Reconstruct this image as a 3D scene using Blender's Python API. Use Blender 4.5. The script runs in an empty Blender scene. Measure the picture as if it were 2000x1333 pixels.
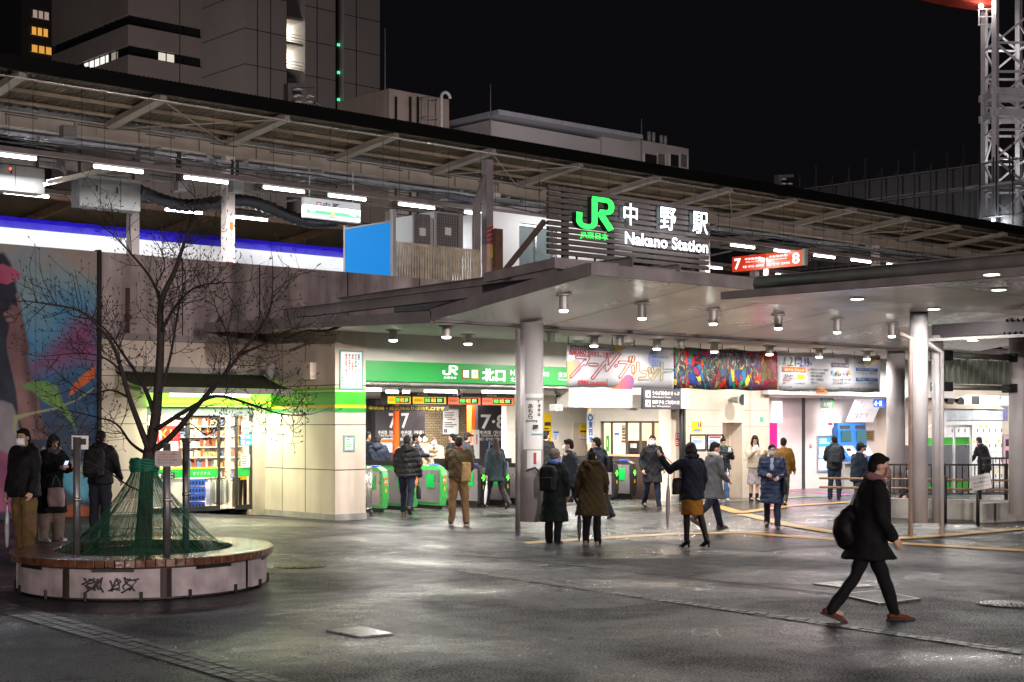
import bpy, bmesh, math, random
import numpy as np
from mathutils import Vector, Matrix
R = math.radians
S = bpy.context.scene
C = S.collection
rnd = random.Random(7)

# ------------------------------------------------------------------ camera, night sky, exposure
FX, FY = math.sin(R(42.2)), math.cos(R(42.2))      # X runs along the platforms, Y into the station
EYE = 1.95
cam_d = bpy.data.cameras.new('camera'); cam = bpy.data.objects.new('camera', cam_d); C.objects.link(cam)
cam.location = (0, 0, EYE); cam.rotation_euler = (R(90), 0, R(-42.2))
cam_d.lens = 53.1; cam_d.sensor_width = 36; cam_d.shift_y = 0.0808; cam_d.clip_start = .1; cam_d.clip_end = 2000
S.camera = cam
W = bpy.data.worlds.new('World'); S.world = W; W.use_nodes = True
bg = W.node_tree.nodes['Background']; bg.inputs[0].default_value = (.0034, .0030, .0038, 1); bg.inputs[1].default_value = 1.0
S.view_settings.view_transform = 'Standard'; S.view_settings.look = 'None'
S.view_settings.exposure = 0; S.view_settings.gamma = 1
S.cycles.use_denoising = True
S.cycles.max_bounces = 7; S.cycles.diffuse_bounces = 3; S.cycles.glossy_bounces = 3
S.cycles.transmission_bounces = 4; S.cycles.transparent_max_bounces = 12
S.cycles.sample_clamp_indirect = 4; S.cycles.caustics_reflective = False; S.cycles.caustics_refractive = False

LK = 2.6
# the square lights below are assumed: bare points added out of frame
def lamp(name, kind, loc, power, col=(1, 1, 1), size=.3, to=None, spot=None, blend=.4, parent=None, sy=None):
    d = bpy.data.lights.new(name, kind); d.energy = power * LK; d.color = col
    if kind == 'AREA':
        d.size = size; d.shape = 'DISK' if size < .3 else 'SQUARE'
        if sy: d.shape = 'RECTANGLE'; d.size_y = sy
    else: d.shadow_soft_size = size
    if spot: d.spot_size = R(spot); d.spot_blend = blend
    o = bpy.data.objects.new(name, d); C.objects.link(o); o.location = loc
    if to is not None: o.rotation_euler = (Vector(to) - Vector(loc)).to_track_quat('-Z', 'Y').to_euler()
    elif kind in ('SPOT', 'AREA'): o.rotation_euler = (0, 0, 0)
    if parent: o.parent = parent; o.location = Vector(loc) - Vector(LOC.get(parent.name, (0, 0, 0)))
    return o
LOC = {}
lamp('assumed_square_light', 'POINT', (-27, -33, 8), 19000, (1, .84, .79), .4)  # added far back so walls brighten while the ground stays dark
lamp('assumed_square_light', 'POINT', (16, -46, 8), 17000, (1, .86, .84), .4)
lamp('assumed_square_light', 'POINT', (-1.5, 9.5, 7.5), 130, (1, .82, .76), .35)  # added near light on tree and bench from the left, unseen
lamp('assumed_square_light', 'POINT', (21, 3, 8), 160, (.95, .93, 1), .35)

# ------------------------------------------------------------------ projection helpers (photo pixel -> a point of the place)
def ray(x, y):
    a = (x - 1000) / 2950; b = (828 - y) / 2950
    return FX + FY * a, FY - FX * a, b
def oy(x, y, Y):
    r = ray(x, y); t = Y / r[1]; return Vector((r[0] * t, Y, EYE + r[2] * t))
def ox(x, y, X):
    r = ray(x, y); t = X / r[0]; return Vector((X, r[1] * t, EYE + r[2] * t))
def oz(x, y, z):
    r = ray(x, y); t = (z - EYE) / r[2]; return Vector((r[0] * t, r[1] * t, z))
def od(x, y, t):
    r = ray(x, y); return Vector((r[0] * t, r[1] * t, EYE + r[2] * t))
def sm(t): t = max(0, min(1, t)); return t * t * (3 - 2 * t)
def gz(x, y): return .15 * sm((y - 16) / 8) * sm((18 - x) / 3)     # the paving rises a little towards the shop
def ground_at(px, py):
    z = 0
    for _ in range(12): p = oz(px, py, z); z = gz(p.x, p.y)
    return p

# ------------------------------------------------------------------ materials
def lin(c):
    return tuple((v / 12.92 if v <= .04045 else ((v + .055) / 1.055) ** 2.4) for v in c)
def h(s): return lin(tuple(int(s[i:i + 2], 16) / 255 for i in (0, 2, 4)))
MATS = {}
def pm(name, col, rough=.6, metal=0., var=.18, scale=4., bump=0., bscale=60., emit=None, es=0., spec=.5, detail=6, coat=0, streak=0., alpha=1.):
    if name in MATS: return MATS[name]
    if isinstance(col, str): col = h(col)
    m = bpy.data.materials.new(name); m.use_nodes = True; nt = m.node_tree; N = nt.nodes; L = nt.links
    b = N['Principled BSDF']; MATS[name] = m
    tc = N.new('ShaderNodeTexCoord'); n = N.new('ShaderNodeTexNoise'); n.inputs['Scale'].default_value = scale; n.inputs['Detail'].default_value = detail
    L.new(tc.outputs['Object'], n.inputs['Vector'])
    mp = N.new('ShaderNodeMapRange'); mp.inputs[1].default_value = .3; mp.inputs[2].default_value = .7; mp.inputs[3].default_value = 1 - var; mp.inputs[4].default_value = 1 + var * .5
    L.new(n.outputs[0], mp.inputs[0]); fac = mp.outputs[0]
    if streak:
        mg = N.new('ShaderNodeMapping'); mg.inputs['Scale'].default_value = (2.2, 2.2, .22); L.new(tc.outputs['Object'], mg.inputs[0])
        n3 = N.new('ShaderNodeTexNoise'); n3.inputs['Scale'].default_value = 1.1; n3.inputs['Detail'].default_value = 5; L.new(mg.outputs[0], n3.inputs['Vector'])
        m3 = N.new('ShaderNodeMapRange'); m3.inputs[1].default_value = .38; m3.inputs[2].default_value = .62; m3.inputs[3].default_value = 1 - streak; m3.inputs[4].default_value = 1
        L.new(n3.outputs[0], m3.inputs[0]); mu = N.new('ShaderNodeMath'); mu.operation = 'MULTIPLY'; L.new(fac, mu.inputs[0]); L.new(m3.outputs[0], mu.inputs[1]); fac = mu.outputs[0]
    mx = N.new('ShaderNodeMix'); mx.data_type = 'RGBA'; mx.blend_type = 'MULTIPLY'; mx.inputs[0].default_value = 1
    mx.inputs[6].default_value = (*col, 1); L.new(fac, mx.inputs[7]); L.new(mx.outputs[2], b.inputs['Base Color'])
    mr = N.new('ShaderNodeMapRange'); mr.inputs[1].default_value = .3; mr.inputs[2].default_value = .7
    mr.inputs[3].default_value = max(.03, rough - .12 * (var > 0)); mr.inputs[4].default_value = min(1, rough + .12 * (var > 0)); L.new(n.outputs[0], mr.inputs[0]); L.new(mr.outputs[0], b.inputs['Roughness'])
    b.inputs['Metallic'].default_value = metal; b.inputs['Specular IOR Level'].default_value = spec
    if coat: b.inputs['Coat Weight'].default_value = coat; b.inputs['Coat Roughness'].default_value = .12
    if bump:
        n2 = N.new('ShaderNodeTexNoise'); n2.inputs['Scale'].default_value = bscale; n2.inputs['Detail'].default_value = 4; L.new(tc.outputs['Object'], n2.inputs['Vector'])
        bp = N.new('ShaderNodeBump'); bp.inputs['Strength'].default_value = bump; bp.inputs['Distance'].default_value = .02
        L.new(n2.outputs[0], bp.inputs['Height']); L.new(bp.outputs[0], b.inputs['Normal'])
    if emit is not None:
        if isinstance(emit, str): emit = h(emit)
        b.inputs['Emission Color'].default_value = (*emit, 1); b.inputs['Emission Strength'].default_value = es
    if alpha < 1: b.inputs['Alpha'].default_value = alpha
    return m
def em(name, col, s, base='101010'):                    # something that gives off light itself
    return pm(name, base, .4, var=0, emit=col, es=s)
def glass(name, tint=(1, 1, 1), refl=.08, dirt=.06):
    if name in MATS: return MATS[name]
    m = bpy.data.materials.new(name); m.use_nodes = True; nt = m.node_tree; N = nt.nodes; L = nt.links; MATS[name] = m
    for n in list(N): N.remove(n)
    o = N.new('ShaderNodeOutputMaterial'); t = N.new('ShaderNodeBsdfTransparent'); t.inputs[0].default_value = (*tint, 1)
    g = N.new('ShaderNodeBsdfGlossy'); g.inputs['Roughness'].default_value = .04
    d = N.new('ShaderNodeBsdfDiffuse'); d.inputs[0].default_value = (.7, .7, .7, 1)
    a = N.new('ShaderNodeMixShader'); a.inputs[0].default_value = refl; b = N.new('ShaderNodeMixShader'); b.inputs[0].default_value = dirt
    L.new(t.outputs[0], a.inputs[1]); L.new(g.outputs[0], a.inputs[2]); L.new(a.outputs[0], b.inputs[1]); L.new(d.outputs[0], b.inputs[2]); L.new(b.outputs[0], o.inputs[0])
    return m

# ------------------------------------------------------------------ objects
def tag(o, label=None, cat=None, group=None, kind=None):
    if label: o['label'] = label
    if cat: o['category'] = cat
    if group: o['group'] = group
    if kind: o['kind'] = kind
    return o
def thing(name, label, cat, loc=(0, 0, 0), rz=0, group=None):
    o = bpy.data.objects.new(name, None); C.objects.link(o); o.location = loc; o.rotation_euler = (0, 0, rz); o.empty_display_size = .2
    LOC[o.name] = Vector(loc); return tag(o, label, cat, group)
ORD = ['first', 'second', 'third', 'fourth', 'fifth', 'sixth', 'seventh', 'eighth', 'ninth', 'tenth', 'eleventh', 'twelfth', 'thirteenth', 'fourteenth', 'fifteenth', 'sixteenth', 'seventeenth', 'eighteenth', 'nineteenth', 'twentieth']

class MB:
    def __init__(s): s.v = []; s.f = []; s.mi = []; s.sm = []; s.cur = 0
    def face(s, *idx, smooth=False): s.f.append(idx); s.mi.append(s.cur); s.sm.append(smooth)
    def quad(s, a, b, c, d): n = len(s.v); s.v += [tuple(a), tuple(b), tuple(c), tuple(d)]; s.face(n, n + 1, n + 2, n + 3); return s
    def box(s, x0, x1, y0, y1, z0, z1):
        n = len(s.v); s.v += [(x, y, z) for z in (z0, z1) for x, y in ((x0, y0), (x1, y0), (x1, y1), (x0, y1))]
        for q in ((3, 2, 1, 0), (4, 5, 6, 7), (0, 1, 5, 4), (1, 2, 6, 5), (2, 3, 7, 6), (3, 0, 4, 7)): s.face(*[n + i for i in q])
        return s
    def bar(s, a, b, w, hgt=None, up=(0, 0, 1)):          # rectangular bar between two points
        a = Vector(a); b = Vector(b); d = (b - a).normalized(); hgt = hgt or w
        u = Vector(up)
        if abs(d.dot(u)) > .99: u = Vector((0, 1, 0))
        r = d.cross(u).normalized() * w / 2; u = r.cross(d).normalized() * hgt / 2; n = len(s.v)
        for p in (a, b): s.v += [tuple(p + r * i + u * j) for i, j in ((-1, -1), (1, -1), (1, 1), (-1, 1))]
        for q in ((0, 1, 2, 3), (7, 6, 5, 4), (0, 4, 5, 1), (1, 5, 6, 2), (2, 6, 7, 3), (3, 7, 4, 0)): s.face(*[n + i for i in q])
        return s
    def ibeam(s, a, b, w, hh, t=.015):
        a = Vector(a); b = Vector(b); u = Vector((0, 0, hh / 2 - t / 2))
        s.bar(a + u, b + u, w, t); s.bar(a - u, b - u, w, t); s.bar(a, b, t, hh - 2 * t - .002); return s
    def tube(s, pts, rad, n=10, cap=True, flat=1.):
        pts = [Vector(p) for p in pts]; k = len(pts)
        if not hasattr(rad, '__len__'): rad = [rad] * k
        base = len(s.v); ref = None
        for i, p in enumerate(pts):
            t = (pts[min(i + 1, k - 1)] - pts[max(i - 1, 0)])
            t = t.normalized() if t.length > 1e-9 else Vector((0, 0, 1))
            if ref is None: ref = Vector((0, 1, 0)) if abs(t.z) > .8 else Vector((0, 0, 1))
            r = t.cross(ref)
            if r.length < 1e-6: r = t.cross(Vector((1, 0, 0)))
            r.normalize(); u = r.cross(t).normalized(); ref = u
            for j in range(n):
                an = 2 * math.pi * j / n; s.v.append(tuple(p + r * math.cos(an) * rad[i] + u * math.sin(an) * rad[i] * flat))
        for i in range(k - 1):
            for j in range(n): s.face(base + i * n + j, base + i * n + (j + 1) % n, base + (i + 1) * n + (j + 1) % n, base + (i + 1) * n + j, smooth=True)
        if cap: s.face(*[base + j for j in range(n)][::-1]); s.face(*[base + (k - 1) * n + j for j in range(n)])
        return s
    def loft(s, rings, cap=True, smooth=True):           # rings: equal-length lists of points
        base = len(s.v); n = len(rings[0])
        for r in rings: s.v += [tuple(p) for p in r]
        for i in range(len(rings) - 1):
            for j in range(n): s.face(base + i * n + j, base + i * n + (j + 1) % n, base + (i + 1) * n + (j + 1) % n, base + (i + 1) * n + j, smooth=smooth)
        if cap: s.face(*[base + j for j in range(n)][::-1]); s.face(*[base + (len(rings) - 1) * n + j for j in range(n)])
        return s
    def ell(s, c, r, nu=12, nv=8):
        c = Vector(c); rings = []
        for i in range(nv + 1):
            th = math.pi * (i / nv); q = max(.04, math.sin(th))
            rings.append([c + Vector((r[0] * q * math.cos(2 * math.pi * j / nu), r[1] * q * math.sin(2 * math.pi * j / nu), -r[2] * math.cos(th))) for j in range(nu)])
        return s.loft(rings)
    def caps(s, pts, rad, n=10, flat=1.):                # closed round-ended limb
        pts = [Vector(p) for p in pts]; rad = list(rad)
        a = (pts[0] - pts[1]).normalized(); b = (pts[-1] - pts[-2]).normalized()
        p2 = [pts[0] + a * rad[0] * .9, pts[0] + a * rad[0] * .6] + pts + [pts[-1] + b * rad[-1] * .6, pts[-1] + b * rad[-1] * .9]
        r2 = [rad[0] * .4, rad[0] * .8] + rad + [rad[-1] * .8, rad[-1] * .4]
        return s.tube(p2, r2, n, True, flat)
    def prism(s, poly, fn, d0, d1):                      # 2-D outline -> solid; fn(u, v, depth) gives the point
        n = len(s.v); k = len(poly)
        for d in (d0, d1): s.v += [tuple(fn(u, v, d)) for u, v in poly]
        s.face(*[n + i for i in range(k)][::-1]); s.face(*[n + k + i for i in range(k)])
        for i in range(k): s.face(n + i, n + (i + 1) % k, n + k + (i + 1) % k, n + k + i)
        return s
    def mesh(s, name, off=None):
        me = bpy.data.meshes.new(name); v = np.array(s.v, float)
        if off is not None: v = v - np.array(off, float)
        me.from_pydata(v.tolist(), [], s.f)
        me.polygons.foreach_set('material_index', s.mi); me.polygons.foreach_set('use_smooth', s.sm)
        return me
    def build(s, name, m, parent=None, local=False, bevel=0):
        off = None
        if parent is not None and not local: off = LOC.get(parent.name, (0, 0, 0))
        me = s.mesh(name, off)
        for q in (m if isinstance(m, (list, tuple)) else [m]): me.materials.append(q)
        o = bpy.data.objects.new(name, me); C.objects.link(o)
        if parent is not None: o.parent = parent
        if bevel:
            b = o.modifiers.new('bevel', 'BEVEL'); b.width = bevel; b.segments = 2; b.limit_method = 'ANGLE'
        return o
def box(name, m, x0, x1, y0, y1, z0, z1, parent=None, bevel=0): return MB().box(x0, x1, y0, y1, z0, z1).build(name, m, parent, bevel=bevel)
def copy_tree(o, parent=None):
    c = o.copy(); C.objects.link(c); c.parent = parent
    for ch in list(o.children): copy_tree(ch, c)
    return c

# lettering and remeshed forms are evaluated together at the end (one pass)
PEND = []
def txt(name, s, m, o, right, wid=None, hgt=None, parent=None, bold=0., extr=.003, align='C', up=(0, 0, 1), outline=0, sp=1., mesh_fn=None):
    """lettering standing on a surface: o = anchor (centre or left), right = reading direction; fitted to wid x hgt"""
    cu = bpy.data.curves.new(name, 'FONT'); cu.body = s; cu.size = 1; cu.offset = bold; cu.space_character = sp; cu.resolution_u = 3
    if outline: cu.fill_mode = 'NONE'; cu.bevel_depth = outline; cu.bevel_resolution = 1
    else: cu.extrude = 0
    t = bpy.data.objects.new('tmp', cu); C.objects.link(t)
    fin = bpy.data.objects.new(name, bpy.data.meshes.new(name)); C.objects.link(fin)
    if parent: fin.parent = parent
    off = Vector(LOC.get(parent.name, (0, 0, 0))) if parent else Vector((0, 0, 0))
    def done(me):
        v = np.empty(len(me.vertices) * 3); me.vertices.foreach_get('co', v); v = v.reshape(-1, 3)
        if not len(v): return
        lo = v.min(0); hi = v.max(0); size = hi - lo; ww, hh = wid, hgt
        if ww is None and hh is None: hh = .3
        if ww is None: ww = size[0] * hh / size[1]
        if hh is None: hh = size[1] * ww / size[0]
        x = (v[:, 0] - lo[0]) / max(size[0], 1e-6) * ww; y = (v[:, 1] - lo[1]) / max(size[1], 1e-6) * hh - hh / 2
        if align == 'C': x = x - ww / 2
        elif align == 'R': x = x - ww
        r = np.array(Vector(right).normalized()); u = np.array(Vector(up).normalized()); nn = np.cross(r, u)
        z = v[:, 2] * (hh / max(size[1], 1e-6)) + extr
        p = np.array(Vector(o) - off) + x[:, None] * r + y[:, None] * u + z[:, None] * nn
        me.vertices.foreach_set('co', p.ravel()); me.materials.clear(); me.materials.append(m); me.update()
        fin.data = me
    PEND.append((t, done)); return fin
def blob(name, mb, m, parent=None, vox=.012, smooth=3, fold=None, local=True):
    """a union of overlapping closed forms grown into one continuous surface"""
    me = mb.mesh('tmp'); t = bpy.data.objects.new('tmp', me); C.objects.link(t)
    r = t.modifiers.new('r', 'REMESH'); r.mode = 'VOXEL'; r.voxel_size = vox; r.use_smooth_shade = True
    if smooth: q = t.modifiers.new('s', 'SMOOTH'); q.factor = .5; q.iterations = smooth
    fin = bpy.data.objects.new(name, bpy.data.meshes.new(name)); C.objects.link(fin)
    if parent: fin.parent = parent
    off = Vector(LOC.get(parent.name, (0, 0, 0))) if parent and not local else None
    def done(me):
        n = len(me.vertices)
        if fold and n:
            v = np.empty(n * 3); me.vertices.foreach_get('co', v); v = v.reshape(-1, 3); nn = np.empty(n * 3); me.vertices.foreach_get('normal', nn); nn = nn.reshape(-1, 3)
            v = v + nn * fold(v)[:, None]; me.vertices.foreach_set('co', v.ravel())
        if off is not None: me.transform(Matrix.Translation(-off))
        me.materials.clear(); me.materials.append(m)
        me.polygons.foreach_set('use_smooth', [True] * len(me.polygons)); me.update(); fin.data = me
    PEND.append((t, done)); return fin
def flush():
    bpy.context.view_layer.update(); dg = bpy.context.evaluated_depsgraph_get(); got = []
    for t, f in PEND: got.append((bpy.data.meshes.new_from_object(t.evaluated_get(dg), depsgraph=dg), f, t))
    for me, f, t in got:
        d = t.data; nm = t.type; bpy.data.objects.remove(t)
        if nm == 'FONT': bpy.data.curves.remove(d)
        else: bpy.data.meshes.remove(d)
        f(me)
    PEND.clear()

# ------------------------------------------------------------------ shared materials
M_panel = pm('cream_panel', (.70, .60, .50), .42, var=.12, scale=1.3, streak=.14)
M_white = pm('white_panel', (.78, .75, .72), .45, var=.08, scale=1.5, streak=.06)
M_conc = pm('stained_concrete', (.54, .45, .445), .85, var=.4, scale=1.1, bump=.25, bscale=30, streak=.5)
M_conc2 = pm('pale_concrete', (.42, .40, .37), .85, var=.3, scale=3, bump=.3, bscale=40, streak=.25)
M_dark = pm('dark_gap', (.012, .011, .011), .8)
M_black = pm('black_metal', (.022, .021, .022), .45, .3)
M_steel = pm('painted_steel', (.32, .29, .29), .5, var=.25, scale=2, streak=.2)
M_beige = pm('cream_steel', (.31, .27, .225), .55, var=.15, scale=2)
M_sheet = pm('corrugated_sheet', (.25, .20, .13), .55, .2, var=.35, scale=1.2)
M_grey = pm('grey_paint', (.42, .42, .41), .5, var=.12, scale=3)
M_col = pm('column_paint', (.52, .49, .50), .4, var=.1, scale=2, streak=.1)
M_alu = pm('brushed_aluminium', (.62, .61, .60), .3, .85, var=.15, scale=2)
M_soffit = pm('satin_soffit', (.92, .90, .87), .34, .62, var=.06, scale=.6)
M_soffit2 = pm('pale_soffit', (.80, .77, .73), .5, .1, var=.05, scale=1)
M_green = pm('rail_green', h('1f9a3c'), .4, var=.06)
M_lime = pm('lime_band', h('76c61c'), .4, var=.05)
M_yel = pm('sign_yellow', h('f2cf12'), .5, var=.05)
M_red = pm('sign_red', h('c8202a'), .5, var=.05)
M_blue = pm('sign_blue', h('1f6fc4'), .5, var=.05)
M_paper = pm('paper', (.82, .82, .82), .6, var=.05)
M_ink = pm('ink', (.03, .03, .035), .6, var=0)
M_inkred = pm('red_ink', h('c01828'), .6, var=0)
M_lw = pm('white_lettering', (.85, .85, .85), .5, var=0)
M_tube = em('lamp_tube', (.93, .95, 1), 26)
M_lens = em('lamp_lens', (1, .95, .88), 14)
M_glass = glass('window_glass')
M_char = pm('charcoal_panel', h('3c3a40'), .45, var=.1)
M_orange = pm('orange_panel', h('f06a1e'), .45, var=.05)
M_brown = pm('brown_counter', h('4a3a36'), .5, var=.1)
M_rubber = pm('dark_rubber', (.03, .03, .032), .6)

# ------------------------------------------------------------------ ground
def asphalt(name, base, dry, wet, wscale, thr, spk=1., tile=None, tint=(1, 1, 1.04), pbump=.5, spec=.26):
    m = bpy.data.materials.new(name); m.use_nodes = True; nt = m.node_tree; N = nt.nodes; L = nt.links; b = N['Principled BSDF']
    tc = N.new('ShaderNodeTexCoord')
    def noise(sc, det=5, dist=0):
        n = N.new('ShaderNodeTexNoise'); n.inputs['Scale'].default_value = sc; n.inputs['Detail'].default_value = det; n.inputs['Distortion'].default_value = dist
        L.new(tc.outputs['Object'], n.inputs['Vector']); return n.outputs[0]
    def rng(src, a, c, x, y):
        r = N.new('ShaderNodeMapRange'); r.inputs[1].default_value = a; r.inputs[2].default_value = c; r.inputs[3].default_value = x; r.inputs[4].default_value = y; L.new(src, r.inputs[0]); return r.outputs[0]
    def math_(op, a, c):
        q = N.new('ShaderNodeMath'); q.operation = op
        for i, s in enumerate((a, c)):
            if isinstance(s, (int, float)): q.inputs[i].default_value = s
            else: L.new(s, q.inputs[i])
        return q.outputs[0]
    big = noise(wscale, 4, .6); fine = noise(42, 3); mid = noise(3.5, 5); grit = noise(150, 2)
    wetm = rng(big, thr - .14, thr + .16, 0, 1)                     # where rain water still lies
    rough = math_('ADD', math_('ADD', math_('MULTIPLY', wetm, wet - dry), dry), rng(mid, .3, .7, -.08, .08)); rough = math_('ADD', rough, rng(fine, .35, .65, .10, -.10)); L.new(math_('MAXIMUM', rough, .05), b.inputs['Roughness'])
    v = math_('MULTIPLY', rng(fine, .35, .65, 1 - .4 * spk, 1 + .4 * spk), rng(mid, .3, .7, .75, 1.2)); v = math_('MULTIPLY', v, rng(grit, .4, .68, .75, 1 + .5 * spk)); v = math_('MULTIPLY', v, rng(wetm, 0, 1, 1, .62))
    vo = N.new('ShaderNodeTexVoronoi'); vo.inputs['Scale'].default_value = 1.7; L.new(tc.outputs['Object'], vo.inputs['Vector']); v = math_('MULTIPLY', v, rng(vo.outputs['Distance'], .022, .034, 2.6, 1))      # trodden gum
    crk = noise(.9, 8, 1.5); v = math_('MULTIPLY', v, rng(math_('ABSOLUTE', math_('SUBTRACT', crk, .5), 0), .0, .006, .55, 1))      # hairline cracks
    hgt = math_('ADD', fine, math_('MULTIPLY', grit, .5))
    if tile:
        br = N.new('ShaderNodeTexBrick'); br.inputs['Scale'].default_value = 1; br.inputs['Brick Width'].default_value = tile[0]; br.inputs['Row Height'].default_value = tile[1]
        br.inputs['Mortar Size'].default_value = tile[2]; br.inputs['Color1'].default_value = (1, 1, 1, 1); br.inputs['Color2'].default_value = (.8, .8, .8, 1); br.inputs['Mortar'].default_value = (.45, .45, .45, 1)
        L.new(tc.outputs['Object'], br.inputs[0]); v = math_('MULTIPLY', v, br.outputs[0])
    cr = N.new('ShaderNodeMix'); cr.data_type = 'RGBA'; cr.blend_type = 'MULTIPLY'; cr.inputs[0].default_value = 1; cr.inputs[6].default_value = (base * tint[0], base * tint[1], base * tint[2], 1); L.new(v, cr.inputs[7])
    L.new(cr.outputs[2], b.inputs['Base Color'])
    bp = N.new('ShaderNodeBump'); bp.inputs['Distance'].default_value = .03; L.new(rng(wetm, 0, 1, pbump, pbump * .2), bp.inputs['Strength']); L.new(hgt, bp.inputs['Height']); L.new(bp.outputs[0], b.inputs['Normal'])
    dry_s = math_('MULTIPLY', rng(fine, .38, .62, spec * .2, spec * 1.4), rng(grit, .35, .65, .5, 1.4)); L.new(math_('ADD', dry_s, math_('MULTIPLY', wetm, spec * 1.9)), b.inputs['Specular IOR Level']); b.inputs['Specular Tint'].default_value = (.70, .75, .95, 1)
    return m
M_asph = asphalt('wet_asphalt', .022, .46, .17, .42, .53, spk=1.8, pbump=.9, spec=.10, tint=(.94, .97, 1.12))
M_pave = asphalt('wet_paving', .034, .38, .12, .45, .50, spk=1.1, tint=(1., 1, 1.03), pbump=.6, spec=.15)
M_floor = asphalt('concourse_tiles', .15, .32, .15, .5, .48, spk=.3, tile=(.3, .3, .008), tint=(1.04, 1, .95), pbump=.12)
xs = sorted(set([-60, -30, -10, 0, 40, 60, 90, 150, 260] + [4 + .5 * i for i in range(33)])); ys = sorted(set([-60, -30, -10, 0, 8, 40, 60, 100, 260] + [12 + .5 * i for i in range(34)]))
g = MB(); nx = len(xs); g.v = [(x, y, gz(x, y)) for y in ys for x in xs]
for j in range(len(ys) - 1):
    for i in range(nx - 1): g.face(j * nx + i, j * nx + i + 1, (j + 1) * nx + i + 1, (j + 1) * nx + i, smooth=True)
tag(g.build('ground', M_asph), kind='structure')
tag(MB().box(18.35, 90, 14.5, 24.2, -.05, .004).build('paving', M_pave), kind='structure')
g = MB()
for q in (((18.55, 24.2), (90, 24.2), (90, 60), (18.55, 60)),): g.quad(*[(x, y, .009) for x, y in q])
tag(g.build('concourse_floor', M_floor), kind='structure')
# yellow guide paving of the square and coloured guide lines on the floor
M_tact = pm('tactile_yellow', (.36, .20, .03), .5, var=.35, scale=6, bump=.5, bscale=60)
def strip(name, pix, w, m, z, kind='structure', label=None):
    g = MB(); p = [oz(x, y, 0) for x, y in pix]
    for a, b in zip(p, p[1:]):
        d = (b - a); d.normalize(); n = Vector((-d.y, d.x, 0)) * w / 2; a2 = a; b2 = b + d * w * .4
        g.quad(a2 - n + Vector((0, 0, z)), b2 - n + Vector((0, 0, z)), b2 + n + Vector((0, 0, z)), a2 + n + Vector((0, 0, z))); z += .0012
    return tag(g.build(name, m), label, kind=kind)
strip('guide_path', [(1245, 970), (1325, 976), (1400, 990), (1445, 1003)], .34, M_tact, .014)
strip('guide_path', [(1445, 1003), (1540, 990), (1660, 982)], .34, M_tact, .020)
strip('guide_path', [(1452, 1006), (1545, 1028), (1662, 1047)], .34, M_tact, .022)
strip('guide_path', [(1010, 1063), (1140, 1054), (1300, 1045), (1480, 1040)], .34, M_tact, .010)
strip('guide_path', [(1470, 1043), (1560, 1050), (1680, 1058), (2100, 1083)], .34, M_tact, .012)
strip('guide_path', [(1690, 1058), (1860, 1046), (2080, 1027)], .34, M_tact, .017)
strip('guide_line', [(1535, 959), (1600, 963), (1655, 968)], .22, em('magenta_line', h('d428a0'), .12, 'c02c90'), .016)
strip('guide_line', [(1525, 975), (1565, 972), (1600, 971)], .2, pm('green_line', h('58b078'), .4), .018)
strip('guide_line', [(1090, 990), (1010, 990)], .12, pm('red_line', h('c04040'), .4), .016)
# seams and setts
M_sett = pm('stone_setts', (.05, .048, .047), .42, var=.5, scale=9, bump=.3)
def setts(name, pa, pb, w, rows, ln, label):
    a = oz(*pa, 0); b = oz(*pb, 0); d = (b - a); tot = d.length; d.normalize(); n = Vector((-d.y, d.x, 0)); g = MB(); k = int(tot / ln)
    for i in range(k):
        for j in range(rows):
            o = a + d * (i + (.5 if j % 2 else 0)) * ln + n * ((j - rows / 2) * w / rows); zz = .006 + rnd.random() * .006; e = .008
            p = [o + d * e + n * e, o + d * (ln - e) + n * e, o + d * (ln - e) + n * (w / rows - e), o + d * e + n * (w / rows - e)]
            m = len(g.v); g.v += [(q.x, q.y, .001) for q in p] + [(q.x + (c.x - q.x) * .06, q.y + (c.y - q.y) * .06, zz) for c in [o + d * ln / 2 + n * w / rows / 2] for q in p]
            g.face(m + 4, m + 5, m + 6, m + 7)
            for t in range(4): g.face(m + t, m + (t + 1) % 4, m + 4 + (t + 1) % 4, m + 4 + t)
    o = g.build(name, M_sett); tag(o, kind='structure')
    return o
setts('sett_strip', (-60, 1168), (560, 1345), .38, 3, .16, '')
setts('sett_strip', (900, 1115), (2080, 1288), .2, 2, .14, '')
for pa, pb, w in (((1000, 1093), (1800, 1180), .05), ((525, 1060), (1000, 1092), .06), ((745, 1070), (1010, 1088), .05), ((560, 1046), (760, 1030), .04), ((1040, 1072), (1980, 1118), .03)):
    a = oz(*pa, 0); b = oz(*pb, 0); d = (b - a).normalized(); n = Vector((-d.y, d.x, 0)) * w / 2; u = Vector((0, 0, .0075))
    tag(MB().quad(a - n + u, b - n + u, b + n + u, a + n + u).build('paving_seam', M_dark), kind='structure')
def lid(px, py, r, name, label, cat, m, rings=True):
    c = oz(px, py, 0); t = thing(name, label, cat, (c.x, c.y, 0)); g = MB()
    g.tube([c + Vector((0, 0, -.02)), c + Vector((0, 0, .012))], r, 40).build('cover', m, t); g = MB()
    for k in range(6):
        for q in range(8 + 5 * k):
            an = q * 2 * math.pi / (8 + 5 * k); rr = r * (.14 + .14 * k); p = c + Vector((rr * math.cos(an), rr * math.sin(an), 0)); g.box(p.x - .018, p.x + .018, p.y - .018, p.y + .018, .0125, .017)
    g.build('tread', m, t)
    g = MB(); g.loft([[c + Vector((rr * math.cos(a * math.pi / 20), rr * math.sin(a * math.pi / 20), z)) for a in range(40)] for rr, z in ((r * 1.02, .003), (r * 1.02, .015), (r * 1.1, .015), (r * 1.1, .003))], False); g.build('rim', M_black, t)
M_iron = pm('cast_iron', (.15, .12, .07), .3, .6, var=.3, scale=20)
lid(585, 1107, .33, 'manhole_cover', 'round brassy manhole cover just right of the circular tree bench', 'manhole cover', M_iron)
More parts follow.
